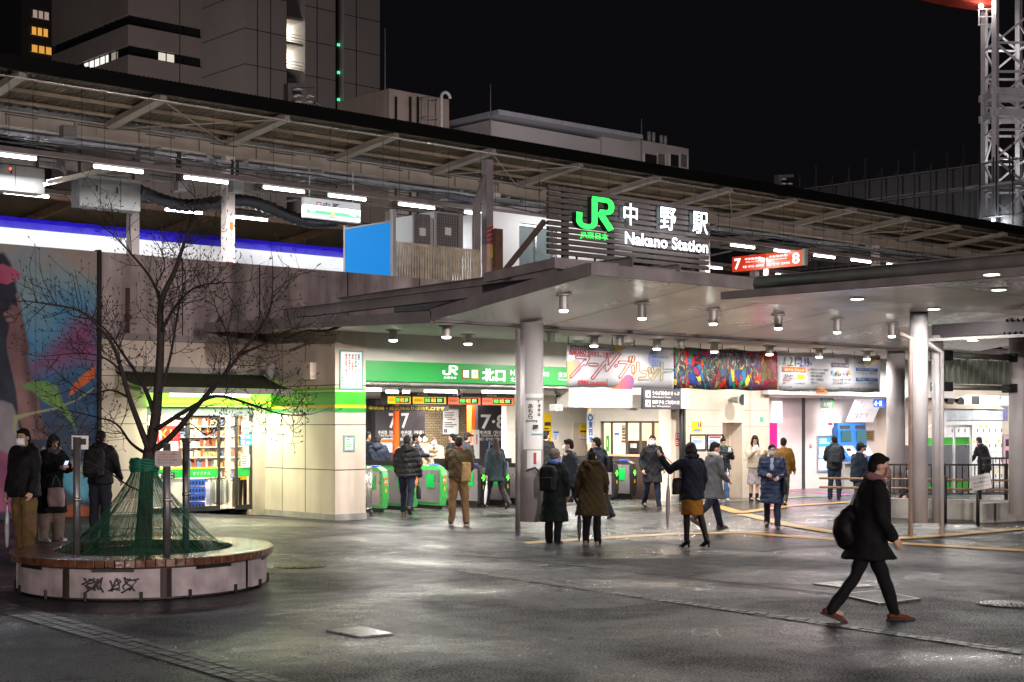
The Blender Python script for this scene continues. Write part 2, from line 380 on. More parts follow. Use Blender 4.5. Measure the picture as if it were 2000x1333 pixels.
lid(1975, 1181, .33, 'manhole_cover', 'round grey manhole cover at the right edge of the wet square', 'manhole cover', pm('cast_iron_grey', (.14, .14, .14), .28, .6, var=.3, scale=20))
def plate(pix, name, label, cat, m, z=.014):
    g = MB(); p = [oz(x, y, 0) for x, y in pix]; g.loft([[q + Vector((0, 0, -.01)) for q in p], [q + Vector((0, 0, z)) for q in p]], smooth=False); return tag(g.build(name, m), label, cat)
plate([(636, 1233), (702, 1246), (768, 1240), (704, 1225)], 'floor_plate', 'pale square access plate set in the wet asphalt near the foreground', 'access plate', pm('pale_plate', (.27, .255, .26), .33, .2, var=.2, scale=5))
plate([(1588, 1142), (1655, 1151), (1708, 1146), (1640, 1137)], 'floor_plate', 'pale access plate in the asphalt behind the striding person in black', 'access plate', pm('pale_plate2', (.24, .225, .225), .33, .2, var=.2, scale=5))
def grate(pix, label, n):
    p = [oz(x, y, 0) for x, y in pix]; c = sum(p, Vector()) / 4; t = thing('drain_grate', label, 'drain grate', (c.x, c.y, 0)); g = MB()
    for i in range(n):
        f = (i + .5) / n; a = p[0].lerp(p[3], f); b = p[1].lerp(p[2], f); g.bar(a + Vector((0, 0, .012)), b + Vector((0, 0, .012)), .035, .02)
    g.build('bars', M_black, t); MB().quad(*[q + Vector((0, 0, .0095)) for q in p]).build('pit', M_dark, t); g = MB()  # dark sheet just under the bars stands in for the shaded pit
    for a, b in ((0, 1), (1, 2), (2, 3), (3, 0)): g.bar(p[a] + Vector((0, 0, .008)), p[b] + Vector((0, 0, .008)), .04, .03)
    g.build('frame', pm('grate_frame', (.2, .19, .18), .35, .7), t)
grate([(1640, 1164), (1720, 1182), (1795, 1173), (1715, 1157)], 'dark slotted drain grate under the striding person in black', 12)
grate([(700, 1078), (755, 1084), (800, 1079), (745, 1073)], 'pale rectangular drain grate in the paving right of the tree bench', 9)
grate([(1618, 1018), (1640, 1020), (1652, 1017), (1630, 1015)], 'small dark drain grate between the ticket machines and the square', 4)

# ------------------------------------------------------------------ the high concrete wall, its mural, the station front
PY = 27.4
wall = thing('retaining_wall', 'stained concrete wall holding up the platforms behind the bare tree', 'retaining wall', (13.9, PY, 0))
MB().box(13.93, 46, PY, PY + .35, 3.72, 5.33).build('wall_face', M_conc, wall)
g = MB(); X = 13.93
for X in (15.75, 17.6, 19.9, 21.95, 24.2, 26.5, 29, 32): g.box(X - .012, X + .012, PY - .006, PY, 3.72, 5.33)
g.build('joints', M_dark, wall)
MB().box(13.93, 46, PY - .09, PY - .002, 3.62, 3.75).build('ledge', M_steel, wall)
g = MB()
for X in (14.5, 16.6, 19.0, 21.0): g.tube([(X, PY - .05, 3.75), (X, PY - .05, 4.1 + rnd.random() * .7)], .035, 8); g.box(X - .05, X + .05, PY - .1, PY - .003, 4.05, 4.12)
g.build('drain_stub', pm('rusty_iron', (.09, .05, .03), .8, var=.4, scale=12), wall)
# mural wall
mur = thing('mural_wall', 'tall wall painted with a blue sky mural, a reaching arm and a green leaf', 'mural wall', (10, PY, 0))
MB().box(4, 13.86, PY + .012, PY + .35, -.1, 5.33).build('wall_core', M_conc, mur)
def mural():
    """the painted picture: soft sprayed shapes blended on a fine grid"""
    x0, x1, z0, z1 = 9.6, 13.86, .0, 5.33; nx, nz = 214, 268; gx = np.linspace(x0, x1, nx); gz_ = np.linspace(z0, z1, nz); Xg, Zg = np.meshgrid(gx, gz_); r = np.random.RandomState(5)
    def vn(cx, cz):
        a = r.rand(cz + 2, cx + 2); u = (Xg - x0) / (x1 - x0) * cx; v = (Zg - z0) / (z1 - z0) * cz; i = u.astype(int); j = v.astype(int); fu = u - i; fv = v - j; fu = fu * fu * (3 - 2 * fu); fv = fv * fv * (3 - 2 * fv)
        return (a[j, i] * (1 - fu) + a[j, i + 1] * fu) * (1 - fv) + (a[j + 1, i] * (1 - fu) + a[j + 1, i + 1] * fu) * fv
    fbm = lambda n: sum(vn(n * 2 ** k, n * 2 ** k) / 2 ** k for k in range(5)) / 1.94
    n1, n2, n3 = fbm(3), fbm(6), fbm(14); col = np.zeros(Xg.shape + (3,)); t = np.clip((Zg - .2) / 5.1 + (n1 - .5) * .55, 0, 1)
    stops = [(0, '1d2738'), (.22, '263a55'), (.45, '35658f'), (.68, '4d8db2'), (.85, '7f9aa2'), (1, '9c9088')]
    for (a, ca), (b, cb) in zip(stops, stops[1:]):
        m = (t >= a) & (t <= b); f = ((t - a) / (b - a))[m][:, None]; col[m] = np.array(h(ca)) * (1 - f) + np.array(h(cb)) * f
    def shape(pix, ca, cb, soft=.012, wob=.03, amt=1.):
        nonlocal col
        P_ = [(oy(x, y, PY).x, oy(x, y, PY).z) for x, y in pix]; X = Xg + (n3 - .5) * wob; Z = Zg + (n2 - .5) * wob; ins = np.zeros(X.shape, bool); D_ = np.full(X.shape, 9.)
        for (ax, ay), (bx, by) in zip(P_, P_[1:] + P_[:1]):
            c = (ay > Z) != (by > Z); ins ^= c & (X < (bx - ax) * (Z - ay) / ((by - ay) or 1e-9) + ax); dx, dy = bx - ax, by - ay; q = np.clip(((X - ax) * dx + (Z - ay) * dy) / (dx * dx + dy * dy + 1e-12), 0, 1); D_ = np.minimum(D_, np.hypot(X - ax - q * dx, Z - ay - q * dy))
        al = np.clip(.5 + np.where(ins, D_, -D_) / (2 * soft), 0, 1)[..., None] * amt; k = np.clip((n2 - .3) / .4, 0, 1)[..., None]; col = col * (1 - al) + (np.array(h(ca)) * (1 - k) + np.array(h(cb)) * k) * al
    shape([(60, 712), (100, 690), (130, 650), (150, 622), (190, 610), (190, 700), (140, 708), (100, 716), (70, 730)], '7c3c68', '96406c', .16, .3, .85)
    shape([(-60, 495), (8, 494), (22, 515), (32, 560), (42, 620), (50, 690), (62, 750), (78, 815), (82, 880), (-60, 890)], '1c202c', '2c3448', .03, .06)
    shape([(70, 800), (110, 790), (150, 800), (180, 830), (190, 900), (60, 900)], '20283a', '2c3c58', .12, .2, .8)
    shape([(-60, 790), (0, 783), (20, 790), (34, 815), (40, 850), (46, 900), (40, 960), (-60, 1000)], '6e6874', 'a09a9e', .02, .12)
    shape([(18, 600), (24, 596), (31, 598), (40, 606), (44, 622), (50, 650), (57, 676), (54, 700), (62, 735), (74, 770), (82, 815), (94, 858), (60, 858), (46, 840), (36, 815), (32, 770), (24, 730), (14, 690), (12, 665), (18, 640), (16, 620)], '6f5157', '93706a', .014, .02)
    shape([(44, 640), (57, 676), (54, 700), (62, 735), (74, 770), (82, 815), (90, 850), (70, 850), (56, 780), (46, 720)], '3c2c38', '52393f', .07, .05, .8)
    for q in ([(6, 612), (18, 606), (26, 610), (22, 618), (8, 618)], [(10, 622), (22, 620), (25, 628), (14, 630)], [(30, 574), (34, 573), (42, 600), (36, 604)]): shape(q, '8a6664', '9c7670', .008, .01)
    shape([(-30, 520), (6, 516), (30, 526), (43, 534), (36, 545), (14, 556), (-30, 548)], 'a04064', 'c86a88', .01, .02)
    shape([(26, 812), (60, 806), (110, 796), (150, 780), (184, 757), (184, 760), (150, 783), (110, 799), (60, 810), (36, 820), (30, 840), (40, 862), (33, 864), (25, 836)], '8c946c', 'a4a67c', .012, .01)
    shape([(40, 755), (60, 745), (90, 744), (114, 756), (121, 780), (126, 792), (138, 806), (150, 846), (140, 826), (116, 800), (88, 786), (66, 766)], '47683a', '6f9a54', .01, .015)
    shape([(134, 776), (142, 752), (162, 732), (186, 714), (186, 735), (168, 750)], 'b0502a', 'd86a30', .012, .02)
    shape([(-60, 880), (-10, 874), (20, 890), (36, 940), (30, 1000), (-60, 1000)], '74385c', 'a85a7c', .03, .1)
    shape([(118, 915), (150, 900), (190, 925), (190, 975), (150, 970), (125, 950)], '2a6f98', '58a0b4', .06, .2); shape([(140, 900), (170, 915), (150, 935)], 'a89a50', 'c0a860', .05, .1, .7)
    shape([(90, 996), (150, 984), (190, 992), (190, 1012), (90, 1012)], '6a3018', '984c20', .02, .08)
    for k in (11.2, 12.6): col *= np.where(np.abs(Xg - k) < .012, .55, 1)[..., None]
    col *= (1 - .25 * np.clip(n3 * 1.6 - .75, 0, 1))[..., None]
    g = MB(); g.v = [(x, PY, z) for z in gz_ for x in gx]
    for j in range(nz - 1):
        for i in range(nx - 1): q = j * nx + i; g.face(q, q + 1, q + nx + 1, q + nx)
    m = pm('mural_paint', (1, 1, 1), .7, var=.1, scale=6, bump=.2, bscale=30); at_ = m.node_tree.nodes.new('ShaderNodeAttribute'); at_.attribute_name = 'paint'; mx = [n for n in m.node_tree.nodes if n.type == 'MIX'][0]; m.node_tree.links.new(at_.outputs['Color'], mx.inputs[6])
    o = g.build('painted_face', m, mur); ca = o.data.color_attributes.new('paint', 'FLOAT_COLOR', 'POINT'); ca.data.foreach_set('color', np.concatenate([col.reshape(-1, 3), np.ones((nx * nz, 1))], 1).ravel())
mural()
MB().box(13.86, 13.93, PY - .06, PY + .1, -.1, 5.36).build('edge_strip', M_dark, mur)

# shop front, in the corner under the wall
shop = thing('convenience_shop', 'cream tiled convenience shop front with glowing green sign band and glass doors', 'shop', (16, PY, 0))
sx0, sx1 = 13.93, 17.74; dx0 = oy(287, 900, PY).x; dx1 = oy(497, 900, PY).x; zt = 2.62
MB().box(sx0, dx0, PY, PY + .3, -.1, 3.62).box(dx0, sx1, PY, PY + .3, zt, 3.62).box(dx1, sx1, PY, PY + .3, -.1, zt).build('wall', M_panel, shop)
g = MB()
for zz in (1.03, 1.95, 2.9): g.box(sx0, dx0 - .01, PY - .004, PY, zz - .006, zz + .006)
for xx in (oy(285, 700, PY).x, oy(430, 700, PY).x): g.box(xx - .005, xx + .005, PY - .004, PY, 2.95, 3.62)
g.build('joints', M_dark, shop)
bxz = (2.3, 2.62)
M_shopsign = em('shop_sign_light', (.36, 1, .07), 2.2)
MB().box(dx0, 17.70, PY - .28, PY - .002, bxz[0], bxz[1]).build('sign_band', M_shopsign, shop)
MB().box(dx0, 17.70, PY - .2835, PY - .2805, 2.385, 2.42).build('yellow_line', em('shop_sign_yellow', (1, .85, .05), 3), shop)
MB().box(dx0 + .35, 17.2, PY - .283, PY - .2805, 2.5, 2.575).build('white_field', em('shop_sign_white', (1, 1, .85), 7), shop)
txt('lettering', 'NewDays', pm('shop_letter', h('2a9a3c'), .5, var=0, emit=h('3a9a3c'), es=1), (16.1, PY - .284, 2.525), (1, 0, 0), hgt=.11, parent=shop, bold=.03)
awn = thing('shop_awning', 'dark green fabric awning rolled out over the shop door', 'awning', (15.6, PY, 2.9))
ax0, ax1 = oy(268, 760, 26.5).x, 17.68; g = MB()
n = 24; rings = []
for t in range(7):
    f = t / 6; yy = PY - .02 - 1.02 * f; zz = 2.98 - .30 * f - .03 * math.sin(math.pi * f); rings.append((yy, zz))
for (ya, za), (yb, zb) in zip(rings, rings[1:]): g.quad((ax0, ya, za), (ax1, ya, za), (ax1, yb, zb), (ax0, yb, zb)); g.quad((ax0, yb, zb - .012), (ax1, yb, zb - .012), (ax1, ya, za - .012), (ax0, ya, za - .012))
g.build('fabric', pm('awning_fabric', (.035, .04, .02), .85, var=.3, scale=3), awn)
MB().box(ax0, ax1 + .02, 26.33, 26.37, 2.55, 2.66).build('valance', pm('awning_valance', (.42, .40, .38), .8, var=.2), awn)
MB().box(ax0, ax1, PY - .15, PY - .004, 2.99, 3.1).build('cassette', M_steel, awn)
g = MB()
for xx in (ax0 + .1, ax1 - .1): g.bar((xx, PY - .05, 2.75), (xx, 26.4, 2.6), .04)
g.build('arm', M_steel, awn)
lamp('sign_light', 'AREA', (16.4, PY - .42, 2.32), 55, (.95, 1, .66), 2.4, sy=.1, parent=shop)
# glazing
fr = MB(); D = [dx0, oy(371, 900, PY).x, oy(434, 900, PY).x, oy(463, 900, PY).x, oy(495, 900, PY).x]
gb = .14
M_frame = pm('door_frame', (.045, .045, .05), .4, .5, var=.1)
def panel_frame(a, b, z0, z1, y, w=.05, m=M_frame, name='frame', bottom=.1):
    p = MB(); p.box(a, a + w, y, y + .05, z0, z1).box(b - w, b, y, y + .05, z0, z1).box(a + w, b - w, y, y + .05, z1 - w, z1).box(a + w, b - w, y, y + .05, z0, z0 + bottom); return p
wn = panel_frame(D[0], D[1], gb, 2.3, PY + .05).build('window', M_frame, shop); MB().box(D[0] + .05, D[1] - .05, PY + .07, PY + .078, gb + .1, 2.25).build('pane', M_glass, wn, )
dr = panel_frame(D[1] + .02, D[2] + .03, gb, 2.12, PY + .12).build('sliding_door', M_frame, shop); MB().box(D[1] + .07, D[2] - .02, PY + .14, PY + .148, gb + .1, 2.07).build('pane', M_glass, dr)
w2 = panel_frame(D[3], D[4], gb, 2.3, PY + .05).build('side_light', M_frame, shop); MB().box(D[3] + .05, D[4] - .05, PY + .07, PY + .078, gb + .1, 2.25).build('pane', M_glass, w2)
MB().box(dx0, D[4], PY + .03, PY + .2, 2.12, 2.3).build('door_header', pm('door_header', (.10, .11, .15), .4, var=.1), shop)
for a_, b_, y_ in ((D[0] + .05, D[1] - .05, PY + .062), (D[1] + .07, D[2] - .02, PY + .132), (D[3] + .05, D[4] - .05, PY + .062)): MB().box(a_, b_, y_, y_ + .006, .84, 1.02).build('green_band', pm('band_green', h('1fae4a'), .5, var=.05), shop); MB().box(a_, b_, y_ - .0005, y_ + .0055, 1.021, 1.05).build('yellow_band', M_yel, shop)
MB().box(D[0] + .06, D[1] - .06, PY + .09, PY + .1, .25, .83).build('frosted_film', pm('frosted_film', (.75, .72, .68), .6), shop)
MB().box(dx1 + .02, dx1 + .035, PY - .01, PY - .002, 1.25, 1.55).build('intercom', M_white, shop)
txt('lettering', 'オリジナル', M_paper, (D[1] + .35, PY + .131, .92), (1, 0, 0), wid=.42, parent=shop)
# shop inside
ins = MB(); ins.quad((13.5, 31.5, .1), (18.6, 31.5, .1), (18.6, 31.5, 2.7), (13.5, 31.5, 2.7)).quad((13.5, 31.5, 2.7), (18.6, 31.5, 2.7), (18.6, PY + .25, 2.7), (13.5, PY + .25, 2.7)).quad((18.6, PY + .25, .1), (18.6, 31.5, .1), (18.6, 31.5, 2.7), (18.6, PY + .25, 2.7)).quad((13.5, PY + .25, .1), (13.5, 31.5, .1), (13.5, 31.5, 2.7), (13.5, PY + .25, 2.7)).quad((13.5, PY + .25, .16), (18.6, PY + .25, .16), (18.6, 31.5, .16), (13.5, 31.5, .16))
ins.build('interior', pm('shop_interior', (.78, .70, .58), .6, var=.1), shop)
for xx, yy in ((15.2, 28.6), (16.8, 28.9), (17.6, 30.4)):
    MB().box(xx - .6, xx + .6, yy - .08, yy + .08, 2.64, 2.68).build('ceiling_lamp', em('shop_lamp', (1, .93, .82), 18), shop)
lamp('shop_light', 'AREA', (16.3, 29.2, 2.6), 150, (1, .84, .64), 2.2, parent=shop)
GC = [pm('goods_' + c, h(c), .45, var=.25, scale=25) for c in ('c06048', 'e8d8b8', 'dcb070', 'f0ece4', 'f0e6d8', '8a5a40', '6a80a8', 'd8c490')]
def rack(label, a, b, y0, y1, z0, z1, n, loc):
    t = thing('goods_shelf', label, 'shop shelf', loc); g = MB()
    for k in range(n + 1): zz = z0 + (z1 - z0) * k / n; g.box(a, b, y0, y1, zz, zz + .025)
    g.box(a, b, y1 + .001, y1 + .03, z0, z1 + .1).build('shelf_frame', M_paper, t); g = MB()
    for k in range(n):
        zz = z0 + (z1 - z0) * k / n + .026; xx = a + .01
        while xx < b - .08:
            w = .03 + rnd.random() * .06; hh = (z1 - z0) / n * (.45 + rnd.random() * .4); g.cur = rnd.randrange(len(GC)); g.box(xx, min(xx + w, b), y0 + .02 + rnd.random() * .05, y1 - .02, zz, zz + hh); xx += w + .008
    tag(g.build('packets', GC, t), kind='stuff')
rack('shop shelf of pastries and packets seen through the sliding glass door', 16.35, 17.75, 29.0, 29.3, .3, 2.1, 8, (17, 29.1, .16))
rack('hanging snack display behind the open gap of the shop door', 17.55, 18.5, 28.3, 28.5, .5, 2.15, 7, (18, 28.4, .16))
rack('low shelf of drinks behind the shop window left of the door', 14.6, 15.9, 28.6, 28.9, .3, 1.9, 6, (15.2, 28.7, .16))
t = thing('newspaper_rack', 'wire rack of folded newspapers behind the glass door by blue crates', 'newspaper rack', (16.75, 27.95, .16)); g = MB()
for k in range(9): x = 16.62 + k * .055; g.cur = k % 2; g.box(x, x + .035, 27.75, 27.95, .25 + .02 * (k % 3), .72 + .05 * (k % 2))
g.build('newspapers', [M_paper, pm('newsprint', (.5, .49, .47), .8, var=.5, scale=40)], t)
g = MB()
for k in range(5): x = 16.6 + k * .13; g.tube([(x, 27.7, .16), (x, 27.7, .8), (x, 28, .95)], .008, 6)
g.build('wire_frame', M_black, t)
for k in range(4):
    t = thing('plastic_crate', ['blue plastic crate at the bottom of the stack behind the shop glass', 'blue plastic crate second from the floor in the stack behind the shop glass', 'blue plastic crate second from the top of the stack behind the shop glass', 'blue plastic crate topmost in the stack behind the shop glass'][k], 'crate', (16.3, 28, .17 + k * .16), group='blue crates stacked in the shop')
    g = MB(); z = .17 + k * .16; g.box(16.1, 16.52, 27.8, 28.1, z, z + .14); g.build('body', pm('crate_blue', h('2b58c8'), .5, var=.1), t); g = MB()
    for q in range(5): g.box(16.14 + q * .075, 16.18 + q * .075, 27.793, 27.799, z + .04, z + .1)
    g.build('slots', M_dark, t)
t = thing('umbrella_stand', 'black stand of folded umbrellas for sale inside the shop doorway', 'umbrella stand', (17.55, 27.95, .16)); g = MB()
for k in range(6): x = 17.42 + (k % 3) * .11; y = 27.9 + (k // 3) * .12; g.tube([(x, y, .2), (x + .01, y, .8), (x + .01, y, 1.15), (x + .05, y, 1.2)], [.02, .035, .012, .012], 7)
g.build('umbrellas', M_black, t); MB().box(17.38, 17.7, 27.86, 27.88, .75, .95).build('price_cards', M_yel, t); g = MB(); g.box(17.36, 17.4, 27.84, 28.08, .16, .8).box(17.7, 17.74, 27.84, 28.08, .16, .8); g.build('rails', M_black, t)
def poster(name, label, cat, Y, px0, px1, py0, py1, m, items=(), frame=None, dep=.006):
    """flat notice on a wall facing the square, from its corners in the photograph"""
    p = oy(px0, py0, Y); q = oy(px1, py1, Y); q0 = oy(px0, py1, Y); z1 = p.z; z0 = q0.z
    t = thing(name, label, cat, ((p.x + q.x) / 2, Y, (z0 + z1) / 2)); MB().box(p.x, q.x, Y - dep, Y - .001, z0, z1).build('sheet', m, t)
    if frame: g = MB(); w = .03; g.box(p.x - w, p.x, Y - dep - .02, Y - .001, z0 - w, z1 + w).box(q.x, q.x + w, Y - dep - .02, Y - .001, z0 - w, z1 + w).box(p.x, q.x, Y - dep - .02, Y - .001, z1, z1 + w).box(p.x, q.x, Y - dep - .02, Y - .001, z0 - w, z0); g.build('frame', frame, t)
    k = 0
    for it in items:
        u0, u1, v0, v1 = it[1]; x0 = p.x + (q.x - p.x) * u0; x1 = p.x + (q.x - p.x) * u1; a = z1 + (z0 - z1) * v0; b = z1 + (z0 - z1) * v1; k += 1
        if it[0] == 'box': MB().box(x0, x1, Y - dep - .0015 - .0006 * k, Y - dep - .0005, b, a).build('block', it[2], t)
        elif it[0] == 'txt': txt('lettering', it[3], it[2], ((x0 + x1) / 2, Y - dep - .003 - .0006 * k, (a + b) / 2), (1, 0, 0), wid=x1 - x0, hgt=a - b, parent=t, bold=it[4] if len(it) > 4 else .01)
        elif it[0] == 'lines':
            g = MB(); n = it[3]
            for i in range(n): zc = a + (b - a) * (i + .5) / n; hh = abs(a - b) / n * .22; g.box(x0, x0 + (x1 - x0) * (.6 + .4 * rnd.random()), Y - dep - .0014 - .0004 * k, Y - dep - .0005, zc - hh, zc + hh)
            g.build('print', it[2], t)
        elif it[0] == 'vlines':
            g = MB(); n = it[3]
            for i in range(n): xc = x0 + (x1 - x0) * (i + .5) / n; ww = abs(x1 - x0) / n * .3; g.box(xc - ww, xc + ww, Y - dep - .0014 - .0004 * k, Y - dep - .0005, a + (b - a) * (.6 + .4 * rnd.random()), a)
            g.build('print', it[2], t)
    return t
poster('shop_poster', 'red lottery poster in the shop window behind the tree', 'poster', PY + .045, 307, 351, 832, 884, M_red, (('txt', (.22, .8, .12, .5), M_yel, 'くじ', .03), ('txt', (.06, .2, .14, .55), M_lw, '春の', .01), ('box', (.08, .92, .6, .95), M_paper), ('lines', (.3, .85, .66, .9), M_inkred, 3)))
poster('shop_notice', 'pair of blue tobacco and no smoking notices on the shop side glass', 'notice', PY + .045, 470, 492, 848, 871, pm('notice_blue', h('1c8ed0'), .5), (('txt', (.45, .95, .08, .4), M_lw, 'たばこ'), ('txt', (.45, .95, .58, .9), M_lw, '20歳から'), ('box', (.05, .35, .08, .42), M_paper), ('box', (.05, .35, .56, .92), M_paper)))
poster('shop_notice', 'white notice with fine print low on the shop side glass', 'notice', PY + .045, 470, 488, 888, 913, M_paper, (('lines', (.1, .9, .1, .9), M_ink, 6),))
poster('shop_notice', 'white notice with a green arch high on the shop side glass', 'notice', PY + .045, 472, 490, 824, 844, M_paper, (('box', (.1, .9, .6, .75), M_green), ('lines', (.1, .9, .1, .5), M_blue, 2)))
poster('shop_notice', 'small black square pictogram stickers on the green shop window band', 'stickers', PY + .045, 306, 341, 924, 936, M_ink, (('txt', (.08, .25, .15, .85), M_lw, '!'), ('txt', (.65, .9, .2, .8), M_lw, 'IC')))

# ------------------------------------------------------------------ north entrance: pier, header, green fascia, concourse
FYY = 24.85
ent = thing('station_entrance', 'cream panelled station entrance with green fascia over the ticket gates', 'station building', (20, FYY, 0))
MB().box(17.74, 18.5, FYY, 29.5, -.1, 3.86).build('pier', M_panel, ent)
MB().box(17.72, 18.52, FYY - .02, 29.4, -.1, .13).build('plinth', M_conc2, ent)
g = MB()
for zz in (1.02, 1.93, 2.73): g.box(17.736, 18.5, FYY - .004, FYY, zz - .007, zz + .007); g.box(17.736, 17.74, FYY - .004, PY, zz - .007, zz + .007)
for yy in (25.9, 26.75): g.box(17.736, 17.74, yy - .006, yy + .006, .13, 3.7)
g.build('joints', M_dark, ent)
def band(z0, z1, m, d):
    MB().box(17.74 - d, 18.5, FYY - d, FYY - .0002, z0, z1).box(17.74 - d, 17.7398, FYY, PY - .01, z0, z1).build('band', m, ent)
band(2.18, 2.68, M_lime, .006); band(2.60, 2.625, M_lw, .009); band(2.27, 2.33, M_yel, .009); band(2.18, 2.27, M_green, .0075); band(2.34, 2.59, pm('band_mid', h('3fae2a'), .4, var=.05), .0075)
txt('lettering', 'NewDays', pm('faint_letter', h('c8e890'), .5, var=0), (17.728, 26.2, 2.47), (0, -1, 0), wid=1.1, hgt=.2, parent=ent)
# header and fascia
MB().box(18.5, 24.4, FYY + .1, FYY + .5, 2.75, 3.86).box(24.4, 28.6, FYY + .1, FYY + .5, 2.33, 3.86).build('header', pm('header_panel', (.70, .66, .60), .5, var=.08), ent)
MB().box(18.5, 24.4, FYY + .02, FYY + .1, 2.76, 2.80).build('fascia_trim', M_alu, ent)
M_gsign = em('fascia_green', h('259a42'), .22, '2a9a46'); M_gl = em('fascia_white', (1, 1, 1), .9, 'ffffff')
MB().box(18.5, 25.4, FYY + .03, FYY + .1, 2.83, 3.25).build('green_fascia', M_gsign, ent)
def jr(parent, o, right, w, hh, m, dep, name='emblem', side=None):
    """the railway's two-letter emblem drawn as one continuous pair of strokes (u right, v up, unit box)"""
    def st(path, wd, dd):
        g = MB(); r = Vector(right).normalized(); n = r.cross(Vector((0, 0, 1))); off = Vector(o)
        L_ = []; Rr = []
        for i, p in enumerate(path):
            a = Vector(path[max(i - 1, 0)]); b = Vector(path[min(i + 1, len(path) - 1)]); d = (b - a).normalized(); k = Vector((-d.y, d.x)) * wd / 2
            L_.append(Vector(p) + k); Rr.append(Vector(p) - k)
        for i in range(len(path) - 1):
            q = [L_[i], L_[i + 1], Rr[i + 1], Rr[i]]; g.prism([(c.x, c.y) for c in q][::-1], lambda u, v, d: off + r * (u * w) + Vector((0, 0, v * hh)) + n * d, 0, dd)
        return g
    arc = lambda cx, cy, rx, ry, a0, a1, n=10: [(cx + rx * math.cos(R(a0 + (a1 - a0) * i / n)), cy + ry * math.sin(R(a0 + (a1 - a0) * i / n))) for i in range(n + 1)]
    J = [(.08, .47)] + [(.08, .36)] + arc(.235, .25, .16, .17, 180, 270) + arc(.33, .25, .15, .17, 270, 360) + [(.48, .30), (.48, .92)]
    Rp = [(.42, .92), (.80, .92)] + arc(.80, .74, .13, .18, 90, -90) + [(.62, .56)]
    leg = [(.60, .55), (.92, .06)]
    out = MB()
    for pth, wd in ((J, .135), (Rp, .135), (leg, .16)):
        g = st(pth, wd, dep); n = len(out.v); out.v += g.v; out.f += [tuple(i + n for i in f) for f in g.f]; out.mi += g.mi; out.sm += g.sm
    mm = out.build(name, m, parent)
    return mm
fx = lambda px: oy(px, 740, FYY + .03).x
sf = FYY + .028
jr(ent, (fx(864), sf, 2.99), (1, 0, 0), fx(894) - fx(864), .21, M_gl, .008)
txt('lettering', 'JR東日本', M_gl, (fx(879), sf, 2.935), (1, 0, 0), wid=.36, hgt=.055, parent=ent, bold=.02)
for a, b, c, s in ((903, 917, M_red, 'JC'), (920, 934, M_yel, 'JB')):
    MB().box(fx(a), fx(b), sf - .004, sf, 2.93, 3.13).build('line_badge', c, ent); MB().box(fx(a) + .025, fx(b) - .025, sf - .006, sf - .004, 2.955, 3.105).build('line_badge', M_gl, ent)
    txt('lettering', s, M_ink, ((fx(a) + fx(b)) / 2, sf - .006, 3.03), (1, 0, 0), wid=(fx(b) - fx(a)) * .5, hgt=.09, parent=ent, bold=.02)
txt('lettering', '北口', M_gl, (fx(964), sf, 3.02), (1, 0, 0), wid=fx(986) - fx(941), hgt=.27, parent=ent, bold=.035)
txt('lettering', 'North Entrance', M_gl, (fx(997), sf, 3.085), (1, 0, 0), wid=fx(1072) - fx(997), hgt=.12, parent=ent, align='L', bold=.01)
txt('lettering', '北入口', M_gl, (fx(997), sf, 2.935), (1, 0, 0), wid=.42, hgt=.1, parent=ent, align='L')
txt('lettering', '東京メトロ', M_gl, (fx(1090), sf, 3.07), (1, 0, 0), wid=.75, hgt=.11, parent=ent, align='L')
txt('lettering', 'Tokyo Metro', M_gl, (fx(1090), sf, 2.96), (1, 0, 0), wid=.6, hgt=.06, parent=ent, align='L')
# inside: ceiling, walls
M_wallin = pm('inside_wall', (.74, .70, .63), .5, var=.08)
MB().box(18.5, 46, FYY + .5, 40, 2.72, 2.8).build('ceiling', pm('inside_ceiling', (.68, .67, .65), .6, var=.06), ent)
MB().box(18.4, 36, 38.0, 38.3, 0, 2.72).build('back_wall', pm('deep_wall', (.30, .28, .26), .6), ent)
def brick_mat():
    m = bpy.data.materials.new('brick'); m.use_nodes = True; nt = m.node_tree; N = nt.nodes; L = nt.links; b = N['Principled BSDF']; b.inputs['Roughness'].default_value = .7
    tc = N.new('ShaderNodeTexCoord'); mp = N.new('ShaderNodeMapping'); mp.inputs['Rotation'].default_value = (R(90), 0, 0); L.new(tc.outputs['Object'], mp.inputs[0]); br = N.new('ShaderNodeTexBrick'); L.new(mp.outputs[0], br.inputs[0])
    br.inputs['Scale'].default_value = 1; br.inputs['Brick Width'].default_value = .16; br.inputs['Row Height'].default_value = .075; br.inputs['Mortar Size'].default_value = .008
    br.inputs['Color1'].default_value = (*h('8d7f63'), 1); br.inputs['Color2'].default_value = (*h('75684f'), 1); br.inputs['Mortar'].default_value = (*h('3f3a33'), 1); L.new(br.outputs[0], b.inputs['Base Color']); return m
BY = 35.0
MB().box(oy(800, 800, BY).x, oy(930, 800, BY).x, BY, BY + .3, 0, 2.72).build('brick_wall', brick_mat(), ent)
def pillar(px0, px1, Y, dep, name, m): a = oy(px0, 820, Y).x; b = oy(px1, 820, Y).x; return MB().box(a, b, Y, Y + dep, 0, 2.6).build(name, m, ent)
pillar(733, 778, 33, .2, 'platform_panel', M_char); pillar(772, 780, 32.9, .3, 'panel_edge', M_orange); pillar(781, 830, 33, .2, 'platform_panel', pm('charcoal2', h('46434a'), .45))
pillar(921, 932, 32.6, .2, 'panel_edge', M_orange); pillar(933, 996, 32.5, .25, 'platform_panel', M_char)
def intx(s, px, py, Y, w, hh, m=M_lw, b=.02): p = oy(px, py, Y); txt('lettering', s, m, (p.x, Y - .004, p.z), (1, 0, 0), wid=w, hgt=hh, parent=ent, bold=b)
intx('7', 767, 822, 33, .28, .42); intx('7', 791, 822, 33, .28, .42); intx('7·8', 964, 824, 32.5, .98, .42)
